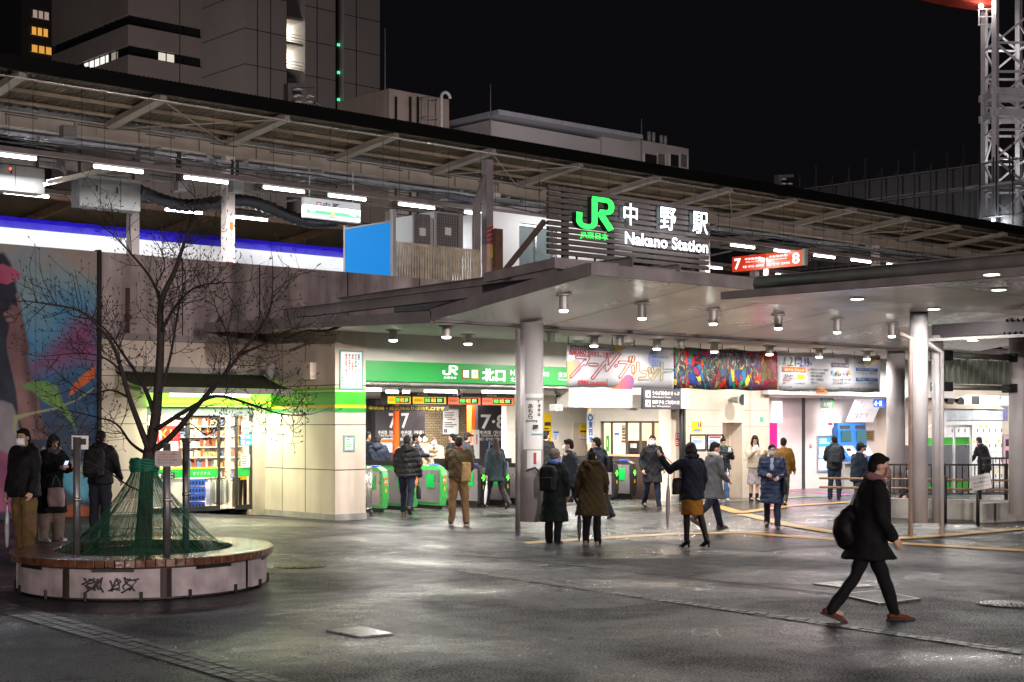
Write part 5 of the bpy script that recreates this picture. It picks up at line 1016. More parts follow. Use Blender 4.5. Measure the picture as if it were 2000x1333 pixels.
# strokes in banner pixels (zoomed drawing /6.25 + origin)
def zp(l): return [(1100 + x / 6.25, 650 + y / 6.25) for x, y in l]
KS = [[zp([(158, 302), (300, 305), (262, 385)]), zp([(255, 350), (90, 535)])], [zp([(318, 388), (405, 390)])],
      [zp([(500, 365), (350, 555)]), zp([(530, 320), (525, 455), (680, 262)])], [zp([(637, 403), (638, 404)])],
      [zp([(680, 362), (810, 362), (690, 540)])], [zp([(808, 345), (820, 300)])], [zp([(842, 345), (855, 300)])],
      [zp([(845, 410), (850, 480)])], [zp([(905, 375), (905, 470), (855, 550)])],
      [zp([(955, 480), (1020, 480), (1020, 550)]), zp([(925, 555), (1035, 555)])], [zp([(1040, 440), (1050, 480)])], [zp([(1080, 440), (1085, 480)])], [zp([(1150, 460), (1080, 565)])],
      [zp([(1200, 375), (1190, 565)]), zp([(1200, 462), (1320, 462)])]]
g = MB()
for ks in KS:
    for (ax_, ay_), (bx_, by_) in outline(ks, 2.6):
        a = Vector((bxp(ax_), BQ, bz(ax_, ay_))); b = Vector((bxp(bx_), BQ, bz(bx_, by_)))
        if (b - a).length > 1e-5: g.bar(a, b, .006, .018, (0, 0, 1) if abs((b - a).normalized().z) < .7 else (1, 0, 0))
for o_ in range(0, 1): pass
g.build('katakana', KG, bn)
M_lil = pm('banner_lilac', h('6a6ab0'), .6, var=0)
for s, y_, r_ in (('人の', 688, 1279), ('無限の創造力を', 697, 1304), ('探求する', 705, 1288), ('2023', 711.5, 1288)): bt_(s, 1271, r_, y_, .06 if s != '2023' else .085, M_lil)
bt_('1.21', 1531, 1553, 706, .22, pm('date_green', h('3a8a4a'), .6, var=0), .0); bt_('土', 1553, 1557, 710, .07, pm('date_green', h('3a8a4a'), .6, var=0)); bt_('-2.19', 1557, 1579, 707.5, .22, pm('date_blue', h('2f3f9a'), .6, var=0)); bt_('日', 1580, 1584, 711, .07, pm('date_blue', h('2f3f9a'), .6, var=0)); bt_('2023年', 1521, 1530, 710, .06, M_green)
MB().box(bxp(1528), bxp(1572), BQ, BQ + .003, bz(1550, 727), bz(1550, 717)).build('orange_box', M_orange, bn); txt('lettering', '街中アール・ブリュット展', M_lw, (bxp(1550), BQ - .004, bz(1550, 723)), (1, 0, 0), wid=bxp(1569) - bxp(1531), hgt=.07, parent=bn, bold=.02)
bt_('会場', 1576, 1581, 722.5, .06, M_orange, .03)
for s, y_, r_ in (('中野ブロードウェイ商店街', 722, 1617), ('中野サンモール商店街', 728.5, 1610), ('中野南口駅前商店街', 734.5, 1605), ('中野レンガ坂商店会', 741, 1607), ('中野マルイ', 747.5, 1596)): bt_(s, 1582, r_, y_, .055, M_navy)
bt_('見逃しません', 1531, 1550, 733.5, .07, M_navy, .02); bt_('3月31日', 1529, 1544, 739.5, .07, M_navy, .02); MB().box(bxp(1556), bxp(1570), BQ, BQ + .003, bz(1562, 740), bz(1562, 732)).build('yellow_box', M_yel, bn)
g = MB(); g.box(bxp(1528), bxp(1543), BQ, BQ + .003, bz(1535, 744), bz(1535, 743)); g.box(bxp(1543), bxp(1552), BQ, BQ + .003, bz(1545, 740), bz(1545, 739)); g.build('red_rule', M_wine, bn)
bt_('観覧アール・ブリュット展の特別企画', 1528, 1570, 748, .045, M_navy)
MB().box(bxp(1624), bxp(1656), BQ, BQ + .003, bz(1640, 718), bz(1640, 709)).build('grey_box', pm('banner_grey', h('6a6470'), .6, var=0), bn); txt('lettering', 'アール・ブリュット展', M_lw, (bxp(1640), BQ - .004, bz(1640, 714)), (1, 0, 0), wid=bxp(1654) - bxp(1626), hgt=.06, parent=bn)
for px, c in ((1626, '7ab0d8'), (1635, 'd8a040'), (1651, 'c8a0d0'), (1656, 'e0906a'), (1660, 'a8c8a0')): bp(arcp(px, 728, 2.6, 4.5, 0, 340, 14), pm('dot_' + c, h(c), .6, var=0), 1)
bt_('ゑぼうす', 1628, 1656, 731.5, .1, M_navy); bt_('2.4土-2.19日', 1625, 1645, 741.5, .08, M_navy, .02); bt_('11時～18時', 1647, 1660, 741.5, .05, M_navy); bt_('なかのZERO西館', 1625, 1645, 748, .055, M_navy, .02); bt_('美術ギャラリー', 1647, 1660, 748, .045, M_navy)
for a, b, c in ((719.5, 725.5, 728.5), (738.5, 744.5, 748)): MB().box(bxp(1671), bxp(1713), BQ, BQ + .003, bz(1690, b), bz(1690, a)).build('blue_box', M_blue, bn); txt('lettering', '特別展示・講演会', M_yel, (bxp(1690), BQ - .004, bz(1690, (a + b) / 2)), (1, 0, 0), wid=bxp(1706) - bxp(1673), hgt=.05, parent=bn); bt_('アール・ブリュットと暮らすもの' if a < 730 else 'アール・ブリュットと芸術のことば', 1670, 1712, c, .055, M_blue)
for y_, r_, s in ((755, 1545, '主催　中野区・アールブリュット実行委員会'), (759, 1635, '共催　中野ブロードウェイ商店街振興組合　中野サンモール商店街振興組合　中野区商店街連合会　東京都'), (763, 1608, '協力　中野駅　特定非営利活動法人　後援　中野区教育委員会　東京都障害者芸術文化活動')): bt_(s, 1520, r_, y_, .032, M_navy)
bt_('@artbrut_jp   @artbrut_nakano   https://www.artbrut.tokyo', 1638, 1716, 758.5, .045, M_navy)
g = MB()
for px in range(1110, 1720, 43): p = bxp(px); g.box(p - .012, p + .012, BY2 - .02, BY2 - .012, 3.575, 3.60).box(p - .008, p + .008, BY2, BY2 + .01, 3.6, 3.74)
g.build('tie', M_black, bn)
ts = thing('hanging_sign', 'dark hanging sign about white tickets and wheelchairs under the banner', 'sign', oy(1293, 782, 24.6)); a, b = oy(1257, 782, 24.6).x, oy(1330, 782, 24.6).x
MB().box(a, b, 24.6, 24.68, 2.30, 2.82).build('panel', M_char, ts)
for zz, s, e_ in ((2.66, 'うらが白色のきっぷ', 'White Backed Tickets'), (2.44, '車椅子をご利用の方', 'for Wheelchair')):
    MB().box(a + .07, a + .24, 24.594, 24.599, zz - .08, zz + .08).build('pictogram', M_lw, ts); txt('lettering', s, M_lw, (a + .30, 24.597, zz + .03), (1, 0, 0), wid=b - a - .36, hgt=.10, parent=ts, align='L', bold=.02); txt('lettering', e_, M_lw, (a + .30, 24.597, zz - .065), (1, 0, 0), wid=(b - a) * .5, hgt=.045, parent=ts, align='L')
    g = MB(); g.ell((a + .155, 24.592, zz + .045), (.018, .003, .018), 10, 6); g.box(a + .13, a + .18, 24.590, 24.5935, zz - .05, zz + .02); g.build('pictogram_figure', M_ink, ts)

# ------------------------------------------------------------------ platforms above the wall
tag(box('platform_deck', M_conc2, -20, 110, 28.4, 40.2, 4.2, 4.62), kind='structure')
pr = thing('platform_roof', 'long corrugated platform roof on cream steel girders and columns above the wall', 'platform roof', (30, 34.2, 9))
GY, FYe = 34.2, 31.55
def corr(y0, z0, y1, z1, xa, xb, name, m, per=.165, amp=.022):
    g = MB(); n = int((xb - xa) / per * 4); st = (xb - xa) / n
    for (y, z) in ((y0, z0), (y1, z1)):
        for i in range(n + 1): g.v.append((xa + i * st, y, z + amp * math.sin(i * math.pi / 2 + .4)))
    for i in range(n): g.face(i, i + 1, n + 2 + i, n + 1 + i, smooth=True)
    return g.build(name, m, pr)
corr(GY, 9.42, FYe, 9.75, 2, 105, 'roof_sheet', pm('roof_underside', (.13, .095, .055), .6, .1, var=.5, scale=1.5, streak=.2)); corr(GY, 9.42, 39.2, 9.75, 2, 105, 'roof_sheet', pm('roof_rear_shaded', (.085, .072, .055), .6, var=.4), .33)  # same sheet throughout; rear half coloured darker to stand in for shade
g = MB(); g.box(2, 105, FYe - .25, FYe - .19, 9.58, 9.90).quad((2, FYe - .2, 9.80), (105, FYe - .2, 9.80), (105, FYe + .3, 9.83), (2, FYe + .3, 9.83)); g.build('eave_flashing', pm('eave_black', (.004, .004, .004), .7, var=.3, spec=.1), pr)
g = MB(); n = 900
for i in range(n): x = 2 + i * 103 / n; g.box(x, x + .06, FYe - .22, FYe - .05, 9.90, 9.925)
g.build('eave_teeth', pm('eave_black', (.004, .004, .004)), pr)
g = MB(); g.bar((2, GY, 9.09), (105, GY, 9.09), .12, .30).bar((2, GY, 9.27), (105, GY, 9.27), .3, .03).bar((2, GY, 8.93), (105, GY, 8.93), .26, .03); g.build('girder', M_beige, pr); g = MB()
for k in range(60): x = 3 + 1.71 * k; g.box(x - .012, x + .012, GY - .15, GY - .061, 8.95, 9.24)
for k in range(12): x = 9 + 8.55 * k; g.box(x - .3, x + .3, GY - .075, GY - .061, 8.97, 9.2)
g.build('stiffeners', M_beige, pr)
g = MB()
for f in (.2, .5, .8): y = GY + (FYe - GY) * f; z = 9.40 + .33 * f - .05; g.bar((2, y, z), (105, y, z), .05, .08)
for f in (.3, .6, .9): y = GY + 5 * f; g.bar((2, y, 9.40 + .33 * f - .06), (105, y, 9.40 + .33 * f - .06), .06, .1)
g.build('purlins', pm('purlin_steel', (.27, .21, .14), .55, var=.25), pr)
for k in range(-3, 24):
    x = 17.58 + 3.42 * k
    if 3 < x < 100:
        g = MB(); g.bar((x, GY, 9.27), (x, FYe - .1, 9.57), .16, .16).bar((x, GY, 9.185), (x, FYe - .1, 9.485), .26, .02); g.bar((x, GY, 9.27), (x, 39, 9.55), .16, .18); g.build('rafter', M_beige, pr)
M_pc = pm('platform_column', (.60, .52, .48), .45, var=.1, streak=.12)
cols = [11.7, 21.0, 30.3, 40.0, 50.2, 60, 70, 80]
for x in cols:
    g = MB(); g.box(x - .13, x + .13, GY - .13, GY + .13, 4.62, 8.91); g.build('column', M_pc, pr)
    g = MB()
    for s in (-1, 1): g.bar((x + s * .12, GY, 8.62), (x + s * .6, GY, 8.88), .1, .06)
    g.build('haunch', M_beige, pr)
for x in (20.1, 29.0, 38.0, 47): MB().box(x - .13, x + .13, 37.5, 37.76, 4.62, 8.6).build('column', M_pc, pr)
g = MB(); g.bar((2, 37.63, 8.8), (105, 37.63, 8.8), .2, .22)
for x in range(4, 100, 5): g.bar((x, 37.63, 8.8), (x, GY, 8.85), .12, .22); g.bar((x, 37.6, 8.3), (x + 1.6, 37.6, 8.65), .06)
g.build('cross_beam', pm('darkened_steel', (.20, .175, .15), .6, var=.3), pr)  # beam colour darkened to paint in the dimness under the roof
g = MB()
for k in range(0, 20, 3):
    x = 17.58 + 3.42 * k; g.tube([(x, GY, 9.2), (x + 3.42, FYe, 9.5)], .018, 6); g.tube([(x + 3.42, GY, 9.2), (x, FYe, 9.5)], .018, 6)
g.build('tie_rod', M_beige, pr)
g = MB()
for y, z in ((33.4, 8.62), (33.7, 8.62)): g.bar((2, y, z), (100, y, z), .03, .07)
for k in range(240): x = 2 + k * .4; g.bar((x, 33.4, 8.6), (x, 33.7, 8.6), .03, .02)
g.build('cable_tray', pm('galvanised', (.5, .52, .55), .35, .6), pr)
g = MB()
for j in range(5):
    pts = [(2 + i * .7, 33.0 + .12 * j + .03 * math.sin(i + j), 8.45 - .06 * j + .05 * math.sin(i * .9 + j * 2)) for i in range(100)]; g.tube(pts, .022, 5)
g.build('conduit', M_rubber, pr)
# light rows
LY, LZ = 31.9, 7.82
def tubes(Y, Z, pxs, row, X0, X1, roofz):
    t0 = thing('light_rail', 'brown metal rail carrying the ' + row + ' row of tube lights', 'light rail', (20, Y, Z)); MB().box(X0, X1, Y - .05, Y + .05, Z + .09, Z + .2).build('channel', pm('rail_brown', (.17, .14, .13), .5), t0); g = MB(); x = X0 + .8
    while x < X1: g = MB(); g.tube([(x, Y, Z + .2), (x, Y, roofz)], .007, 4); g.tube([(x + .55, Y, Z + .2), (x + .55, Y, roofz)], .007, 4); g.bar((x - .1, Y, Z + .9), (x + .65, Y, Z + .9), .025); x += 1.71; g.build('hanger', M_black, t0)
    for i, (a, b) in enumerate(pxs):
        xa, xb = oy(a, 380, Y).x, oy(b, 380, Y).x; xm = (xa + xb) / 2
        t = thing('tube_light', 'bright tube light in the %s row, %s one from the left' % (row, ORD[i]), 'tube light', (xm, Y, Z), group='tube lights under the platform roof')
        MB().box(xa, xb, Y - .045, Y + .045, Z + .035, Z + .085).build('housing', M_paper, t); MB().tube([(xa + .01, Y, Z), (xb - .01, Y, Z)], .034, 10).build('tube', M_tube, t)
tubes(LY, LZ, [(-25, 71), (183, 279), (360, 445), (515, 594), (642, 714), (779, 848), (908, 971), (1017, 1072), (1110, 1160), (1195, 1245), (1290, 1335), (1428, 1473), (1513, 1556), (1590, 1630), (1663, 1700), (1733, 1770)], 'near', 3, 75, 9.6)
tubes(37.2, 7.85, [(7, 95), (323, 395), (456, 522), (576, 640), (1380, 1410), (1516, 1545), (1585, 1612)], 'far', 6, 75, 9.1)
for X in (14, 19, 24, 29, 35, 42, 50): lamp('platform_light', 'AREA', (X, 33.0, 7.7), 125, (.95, .97, 1), 3.5, parent=None, sy=.15)
g = MB(); g.tube([(2, 31.2, 9.4), (105, 31.2, 9.4)], .012, 5); tag(g.build('overhead_wire', M_alu), 'thin shining wire strung under the front edge of the platform roof', 'wire')
t = thing('cable_ladder', 'pale cable ladder slanting under the roof between the two hung cabinets', 'cable ladder', oy(160, 340, 32.8)); a = oy(92, 356, 32.8); b = oy(236, 324, 33.6); c = Vector((.1, .38, 0)); g = MB()
g.bar(a, b, .04, .09).bar(a + c, b + c, .04, .09)
for k in range(15): p = a.lerp(b, (k + .5) / 15); g.bar(p, p + c, .03)
g.build('ladder', M_beige, t); g = MB()
for k in range(4): g.tube([a.lerp(b, .25 + .02 * k) + Vector((0, .08 * k, .06)), a.lerp(b, .22) + Vector((.0, .1 * k, .3)), a.lerp(b, .2) + Vector((0, .1 * k, .75))], .03, 6)
g.build('cable', M_rubber, t)
# black corrugated hose
t_ = []
for i in range(60):
    px = 272 + i * 6.5; t_.append(oy(px, 378 + 12 * math.sin(i * .16 - .4) + i * .85, 36.0))
g = MB(); rad = [.17 + .018 * (-1) ** i for i in range(len(t_))]; g.tube(t_, rad, 12); tag(g.build('duct_hose', pm('hose_black', (.02, .022, .03), .35)), 'thick black corrugated hose sagging between the platform columns', 'hose')
# cabinets hung under the roof
def cabinet(label, a, b, c, d, Y, doors, dep=.45):
    p = oy(a, c, Y); q = oy(b, c, Y); z1 = p.z; z0 = oy(a, d, Y).z; t = thing('control_cabinet', label, 'cabinet', (p.x, Y, z0)); MB().box(p.x, q.x, Y, Y + dep, z0, z1).build('case', pm('cabinet_grey', (.15, .147, .14), .5, var=.15, streak=.1), t, bevel=.02)
    g = MB()
    for k in range(1, doors): x = p.x + (q.x - p.x) * k / doors; g.box(x - .008, x + .008, Y - .004, Y - .0005, z0 + .03, z1 - .03); g.box(x - .12, x - .08, Y - .02, Y - .0005, z0 + .4, z0 + .55)
    if doors > 1: g.build('door_gap', M_dark, t)
    MB().bar((p.x + .1, Y + .2, z1 - .02), (p.x + .1, Y + .2, 8.7), .06).bar((q.x - .1, Y + .2, z1 - .02), (q.x - .1, Y + .2, 8.7), .06).build('hanger', M_black, t)
    return t, p, q, z0, z1
t, p, q, z0, z1 = cabinet('grey two door control cabinet with red lamp hung at the far left', -30, 88, 315, 368, 33.6, 2); MB().tube([(oy(20, 330, 33.6).x, 33.595, oy(20, 330, 33.6).z), (oy(20, 330, 33.6).x, 33.58, oy(20, 330, 33.6).z)], .03, 10).build('lamp', em('red_lamp', (1, .05, .03), 6), t)
cabinet('grey three door cabinet hung over the train between platform columns', 155, 275, 338, 402, 34.6, 3)
for lb, a, b, c, d in (('small grey junction box under the girder left of the main column', 274, 302, 290, 316), ('small pale junction box right of the main platform column', 455, 478, 347, 375), ('small grey box hanging left of the main platform column', 348, 366, 353, 373), ('white dome camera box hung from the girder at the left', 124, 150, 243, 268)): cabinet(lb, a, b, c, d, 33.2, 1, .25)
# names on the columns
t = thing('column_nameplate', 'narrow white plate with an orange mark and station name in hiragana on the main column', 'sign', (21, GY - .15, 7)); MB().box(20.9, 21.1, GY - .16, GY - .132, 5.9, 7.35).build('plate', M_paper, t); MB().box(20.95, 21.05, GY - .166, GY - .161, 7.0, 7.2).build('orange_mark', M_orange, t)
for i, s in enumerate('なかの'): txt('lettering', s, M_ink, (21, GY - .161, 6.88 - .14 * i), (1, 0, 0), wid=.11, hgt=.11, parent=t, bold=.03)
MB().box(20.94, 21.06, GY - .166, GY - .161, 6.05, 6.17).build('line_badge', M_red, t)
t = thing('platform_name_sign', 'hanging white station name sign with green and orange stripe under the platform roof', 'sign', oy(650, 405, 33)); a, b = oy(595, 400, 33).x, oy(704, 400, 33).x; z1 = oy(595, 385, 33).z; z0 = z1 - .52
MB().box(a, b, 33, 33.14, z0, z1).build('panel', em('name_panel', (.95, .97, 1), .4, '808080'), t); MB().box(a + .06, b - .02, 32.994, 32.999, z0 + .13, z0 + .22).build('green_stripe', M_green, t); MB().box((a + b) / 2 - .05, (a + b) / 2 + .05, 32.99, 32.9935, z0 + .13, z0 + .22).build('orange_square', M_orange, t)
txt('lettering', '中 野', M_ink, ((a + b) / 2 - .05, 32.997, z0 + .36), (1, 0, 0), wid=.52, hgt=.17, parent=t, bold=.02); txt('lettering', 'Nakano', M_ink, ((a + b) / 2, 32.997, z0 + .07), (1, 0, 0), wid=.25, hgt=.05, parent=t)
txt('lettering', '新宿', M_lw, (a + .25, 32.993, z0 + .175), (1, 0, 0), wid=.16, hgt=.06, parent=t); txt('lettering', '高円寺', M_lw, (b - .25, 32.993, z0 + .175), (1, 0, 0), wid=.2, hgt=.06, parent=t); MB().box(a + .38, a + .52, 32.994, 32.999, z0 + .29, z0 + .43).build('line_badge', M_red, t); MB().box(a + .405, a + .495, 32.990, 32.9935, z0 + .315, z0 + .405).build('line_badge', M_paper, t)
MB().tube([(a + .2, 33.07, z1), (a + .2, 33.07, 8.9)], .02, 6).tube([(b - .2, 33.07, z1), (b - .2, 33.07, 8.9)], .02, 6).build('hanger', M_grey, t)
# plain blue advertising board
AX = 21.8; t = thing('advert_board', 'plain bright blue advertising board standing on the platform edge', 'billboard', (AX, 29.2, 5.3)); MB().box(AX, AX + .06, 28.3, 30.1, 5.42, 6.70).build('panel', pm('advert_blue', (0, .05, .16), .6, var=0, emit=h('008ae0'), es=.85, spec=.1), t)
g = MB(); g.box(AX - .01, AX + .08, 28.2, 28.298, 4.62, 7.0).box(AX - .01, AX + .08, 30.102, 30.18, 4.62, 6.8).box(AX - .01, AX + .08, 28.3, 30.1, 6.702, 6.74).build('frame', M_grey, t)
# fenced air conditioners
fc = thing('equipment_cage', 'rusty cream slatted cage standing on top of the concrete wall', 'cage', (24, 29, 5)); y0_ = 28.6; a, b = oy(765, 520, y0_).x, oy(936, 520, y0_).x; z1 = 6.28; g = MB(); n = 34
M_cage = pm('rusty_cream', (.72, .62, .46), .6, var=.35, scale=5, streak=.25)
for k in range(n + 1): x = a + (b - a) * k / n; g.box(x - .026, x + .026, y0_, y0_ + .02, 4.9, z1)
for k in range(14): y = y0_ + .1 + k * .1; g.box(a, a + .02, y - .018, y + .018, 4.9, z1)
g.build('slats', M_cage, fc); g = MB(); g.box(a - .02, b + .02, y0_ + .021, y0_ + .06, z1 - .03, z1 + .03).box(a - .02, b + .02, y0_ + .021, y0_ + .06, 5.0, 5.06)
for x in (a, (a + b) / 2 - .4, (a + b) / 2 + .5, b): g.box(x - .03, x + .03, y0_ + .061, y0_ + .11, 4.62, z1)
g.build('frame', M_cage, fc); MB().box(a + .1, b - .1, 29.7, 30.4, 4.62, 5.9).build('inner_unit', M_char, fc)  # inner unit coloured dark so the gaps between slats read as shade
for i, (a_, b_) in enumerate(((806, 846), (848, 905))):
    Y = 30.2; p, q = oy(a_, 440, Y).x, oy(b_, 440, Y).x; z1_, z0_ = oy(a_, 420 if i == 0 else 412, Y).z, 6.35; t = thing('air_conditioner', ['weathered outdoor air conditioner, the left one above the slatted cage', 'weathered outdoor air conditioner, the right and larger one above the slatted cage'][i], 'air conditioner', (p, Y, z0_)); MB().box(p, q, Y, Y + .8, z0_, z1_).build('case', M_grey, t, bevel=.02)
    c = ((p * .55 + q * .45), Y - .004, (z0_ + z1_) / 2 + .05); g = MB(); 
    w_ = min(.36, (q - p) * .38)
    for rr in range(13): x_ = c[0] - w_ + rr * w_ / 6; g.box(x_ - .008, x_ + .008, Y - .018, Y - .006, c[2] - .45, c[2] + .45); g.box(c[0] - w_, c[0] + w_, Y - .0055, Y - .0045, c[2] - .45 + rr * .074, c[2] - .438 + rr * .074)
    g.build('fan_grille', M_steel, t); MB().box(c[0] - w_, c[0] + w_, Y - .004, Y - .001, c[2] - .46, c[2] + .46).build('fan_opening', pm('fan_dark', (.06, .06, .06), .6), t); MB().box(c[0] - .1, c[0] + .1, Y - .03, Y - .019, c[2] - .1, c[2] + .1).build('fan_hub', M_white, t); MB().box(p, q, Y + .1, Y + .7, 5.9, z0_ - .002).build('stand', M_steel, t)
# white stair house, poles
sh = thing('stair_house', 'white flat roofed stair house on the platform beside the station sign', 'platform building', (30, 31, 4.6)); SHY = 30.6; a, b = oy(962, 480, SHY).x, oy(1235, 480, SHY).x; w0, w1 = oy(1014, 480, SHY).x, oy(1088, 480, SHY).x; wz1, wz0 = oy(1014, 435, SHY).z, 5.35
M_wh = pm('stair_white', (.80, .80, .80), .5, var=.05)
MB().box(a, w0, SHY, SHY + 3, 4.62, 7.7).box(w0, w1, SHY, SHY + 3, wz1, 7.7).box(w0, w1, SHY, SHY + 3, 4.62, wz0).box(w1, b, SHY, SHY + 3, 4.62, 7.7).build('wall', M_wh, sh)
MB().box(w0, w1, SHY + .15, SHY + .18, wz0, wz1).build('window_pane', pm('frosted_glass', (.16, .20, .205), .35, var=.2, spec=.2), sh); g = MB(); wm = (w0 + w1) / 2; zm = wz0 + (wz1 - wz0) * .3
for x in (w0 + .03, wm, w1 - .03): g.box(x - .03, x + .03, SHY + .1, SHY + .149, wz0, wz1)
for z in (wz0 + .03, zm, wz1 - .03): g.box(w0, w1, SHY + .095, SHY + .099, z - .03, z + .03)
g.build('window_frame', M_alu, sh); MB().box(a, b, SHY - .03, SHY - .002, 4.7, 5.4).build('orange_band', M_orange, sh)
lamp('added_stair_light', 'AREA', ((a + w1) / 2 + 1, 29.2, 7.6), 15, (.97, .98, 1), 3, ((a + w1) / 2 + 1, SHY, 6.4), parent=sh, sy=.4)  # added light aimed at the stair house wall, no fixture
p = oy(975, 500, 29.2); tag(MB().box(p.x - .13, p.x + .13, 29.2, 29.3, 4.62, oy(975, 447, 29.2).z).build('brown_board', pm('rust_board', (.16, .085, .05), .7, var=.3)), 'tall narrow rust brown board standing left of the white stair house', 'board')
p = oy(957, 460, 29.4); t = thing('cable_post', 'pink lower column with striped sleeve and yellow box beside the rust brown board', 'post', (p.x, 29.4, 4.6)); MB().box(p.x - .11, p.x + .11, 29.4, 29.6, 4.62, 6.6).build('lower_column', pm('pink_column', (.58, .40, .36), .5, var=.15), t); MB().box(p.x - .11, p.x + .11, 29.4, 29.6, 6.601, 8.8).build('upper_column', M_steel, t)
g = MB()
for k in range(4): g.prism([(-.11, 6.6 + .12 * k), (.11, 6.68 + .12 * k), (.11, 6.74 + .12 * k), (-.11, 6.66 + .12 * k)], lambda u, v, d: (p.x + u, 29.395 - d, v), 0, .004)
g.build('red_stripe', M_red, t); q = oy(968, 490, 29.3); MB().box(q.x - .09, q.x + .09, 29.3, 29.39, q.z - .2, q.z + .15).build('yellow_box', M_yel, t); g = MB()
for k in range(3): g.tube([(p.x - .3 - .08 * k, 29.5, 4.7), (p.x - .3 - .08 * k, 29.5, 7.6), (p.x - .1, 29.5, 8.4)], .05, 8)
g.build('conduit', M_steel, t)
# red platform number board
RX = 41.5; t = thing('platform_number_sign', 'lit red and orange platform sign numbered 7 and 8 hung right of the big sign', 'sign', ox(1500, 508, RX)); A = ox(1430, 500, RX); B = ox(1567, 488, RX); m_ = ox(1495, 495, RX); z1 = A.z + .03; z0 = ox(1430, 534, RX).z
z1, z0 = 6.28, 5.72
zc = (A.z + ox(1430, 534, RX).z) / 2; z1, z0 = zc + .26, zc - .26
MB().box(RX, RX + .1, m_.y + .02, A.y, z0, z1).build('red_panel', em('seven_red', h('ee3a1a'), .7, '401006'), t); MB().box(RX, RX + .1, B.y, m_.y - .02, z0, z1).build('orange_panel', em('eight_orange', h('f85a18'), .85, '401406'), t); MB().box(RX - .02, RX + .14, B.y - .12, B.y - .002, z0, z1 + .03).build('end_cap', M_grey, t)
M_sw = em('sign_glow_white', (1, 1, 1), 1.6)
def yt(s, y, z, w, hh, b=.02): txt('lettering', s, M_sw, (RX - .002, y, z), (0, -1, 0), wid=w, hgt=hh, parent=t, bold=b)
la = A.y - m_.y; lb = m_.y - B.y
yt('7', A.y - la * .17, zc, la * .2, .38, .03); yt('8', B.y + lb * .17, zc, lb * .2, .38, .03)
for y_, l_ in ((A.y - la * .64, la), (B.y + lb * .64, lb)): yt('中央線(快速)', y_, zc + .13, l_ * .5, .1); yt('Chuo Line (Rapid)', y_, zc + .03, l_ * .45, .05); yt('新宿・四ツ谷・東京方面', y_, zc - .13, l_ * .62, .09)
MB().box(RX + .02, RX + .08, m_.y - .1, m_.y + .1, 4.62, z0 - .002).build('post', M_pc, t)
# train
tr = thing('train', 'white express train with a broad violet blue stripe passing behind the bare tree', 'train', (20, 41, 4)); TY = 41.0
prof = [(0, 4.4), (0, 7.46), (.05, 7.67), (.16, 7.80), (.5, 7.85), (1.4, 7.87), (2.3, 7.85), (2.75, 7.7), (2.8, 4.4)]
MB().prism(prof[::-1], lambda u, v, d: (d, TY + u, v), -8, 33.5).build('body', pm('train_white', (.9, .91, .93), .35, var=.03, emit=(.9, .93, 1), es=.0), tr)
sp = [(-.004, 7.47), (.046, 7.672), (.156, 7.806), (.16, 7.80), (.05, 7.662), (0, 7.47)]
MB().prism(sp, lambda u, v, d: (d, TY + u - .003, v), -8, 33.5).build('violet_stripe', pm('train_violet', h('2618b4'), .35, var=.03), tr)
MB().prism([(-.004, 5.05), (-.004, 5.32), (-.001, 5.32), (-.001, 5.05)], lambda u, v, d: (d, TY + u, v), -8, 33.5).build('grey_line', pm('train_grey', (.5, .52, .55), .35), tr)
g = MB()
for x in range(-7, 33, 2): g.box(x, x + 1.3, TY - .005, TY - .001, 5.5, 6.2)
g.build('window_band', pm('train_glass', (.55, .58, .62), .15, var=.1), tr)
for X in (2, 11, 20, 29): lamp('added_train_light', 'AREA', (X, 39.9, 7.95), 24, (.95, .97, 1), 7, (X, TY, 6.9), parent=tr, sy=.15)  # added lights without fixtures, tuned to brighten the train side
# the roof of the next platform
fr_ = thing('far_platform_roof', 'dim farther platform roof with orange lit beams seen over the train', 'platform roof', (30, 46, 9)); MB().quad((0, 44.5, 9.3), (110, 44.5, 9.3), (110, 52, 8.6), (0, 52, 8.6)).build('roof_sheet', M_sheet, fr_); g = MB()
for x in range(2, 110, 5): g.bar((x, 44.5, 9.1), (x, 52, 8.45), .15, .25); g.box(x - .12, x + .12, 48, 48.24, 4.6, 8.7)
g.bar((0, 44.6, 9.1), (110, 44.6, 9.1), .2, .3).bar((0, 48.1, 8.5), (110, 48.1, 8.5), .2, .3).build('beam', pm('orange_lit_beam', (.35, .22, .14), .6, var=.3), fr_)  # orange light on these beams is put into their colour
box_back = MB().box(0, 110, 54, 54.3, 4, 8.5).build('back_screen', pm('dim_wall', (.2, .19, .18), .8), fr_)
for X in (14, 24, 36, 50): lamp('far_platform_light', 'AREA', (X, 47, 7.6), 80, (1, .9, .78), 3, parent=fr_, sy=.2)
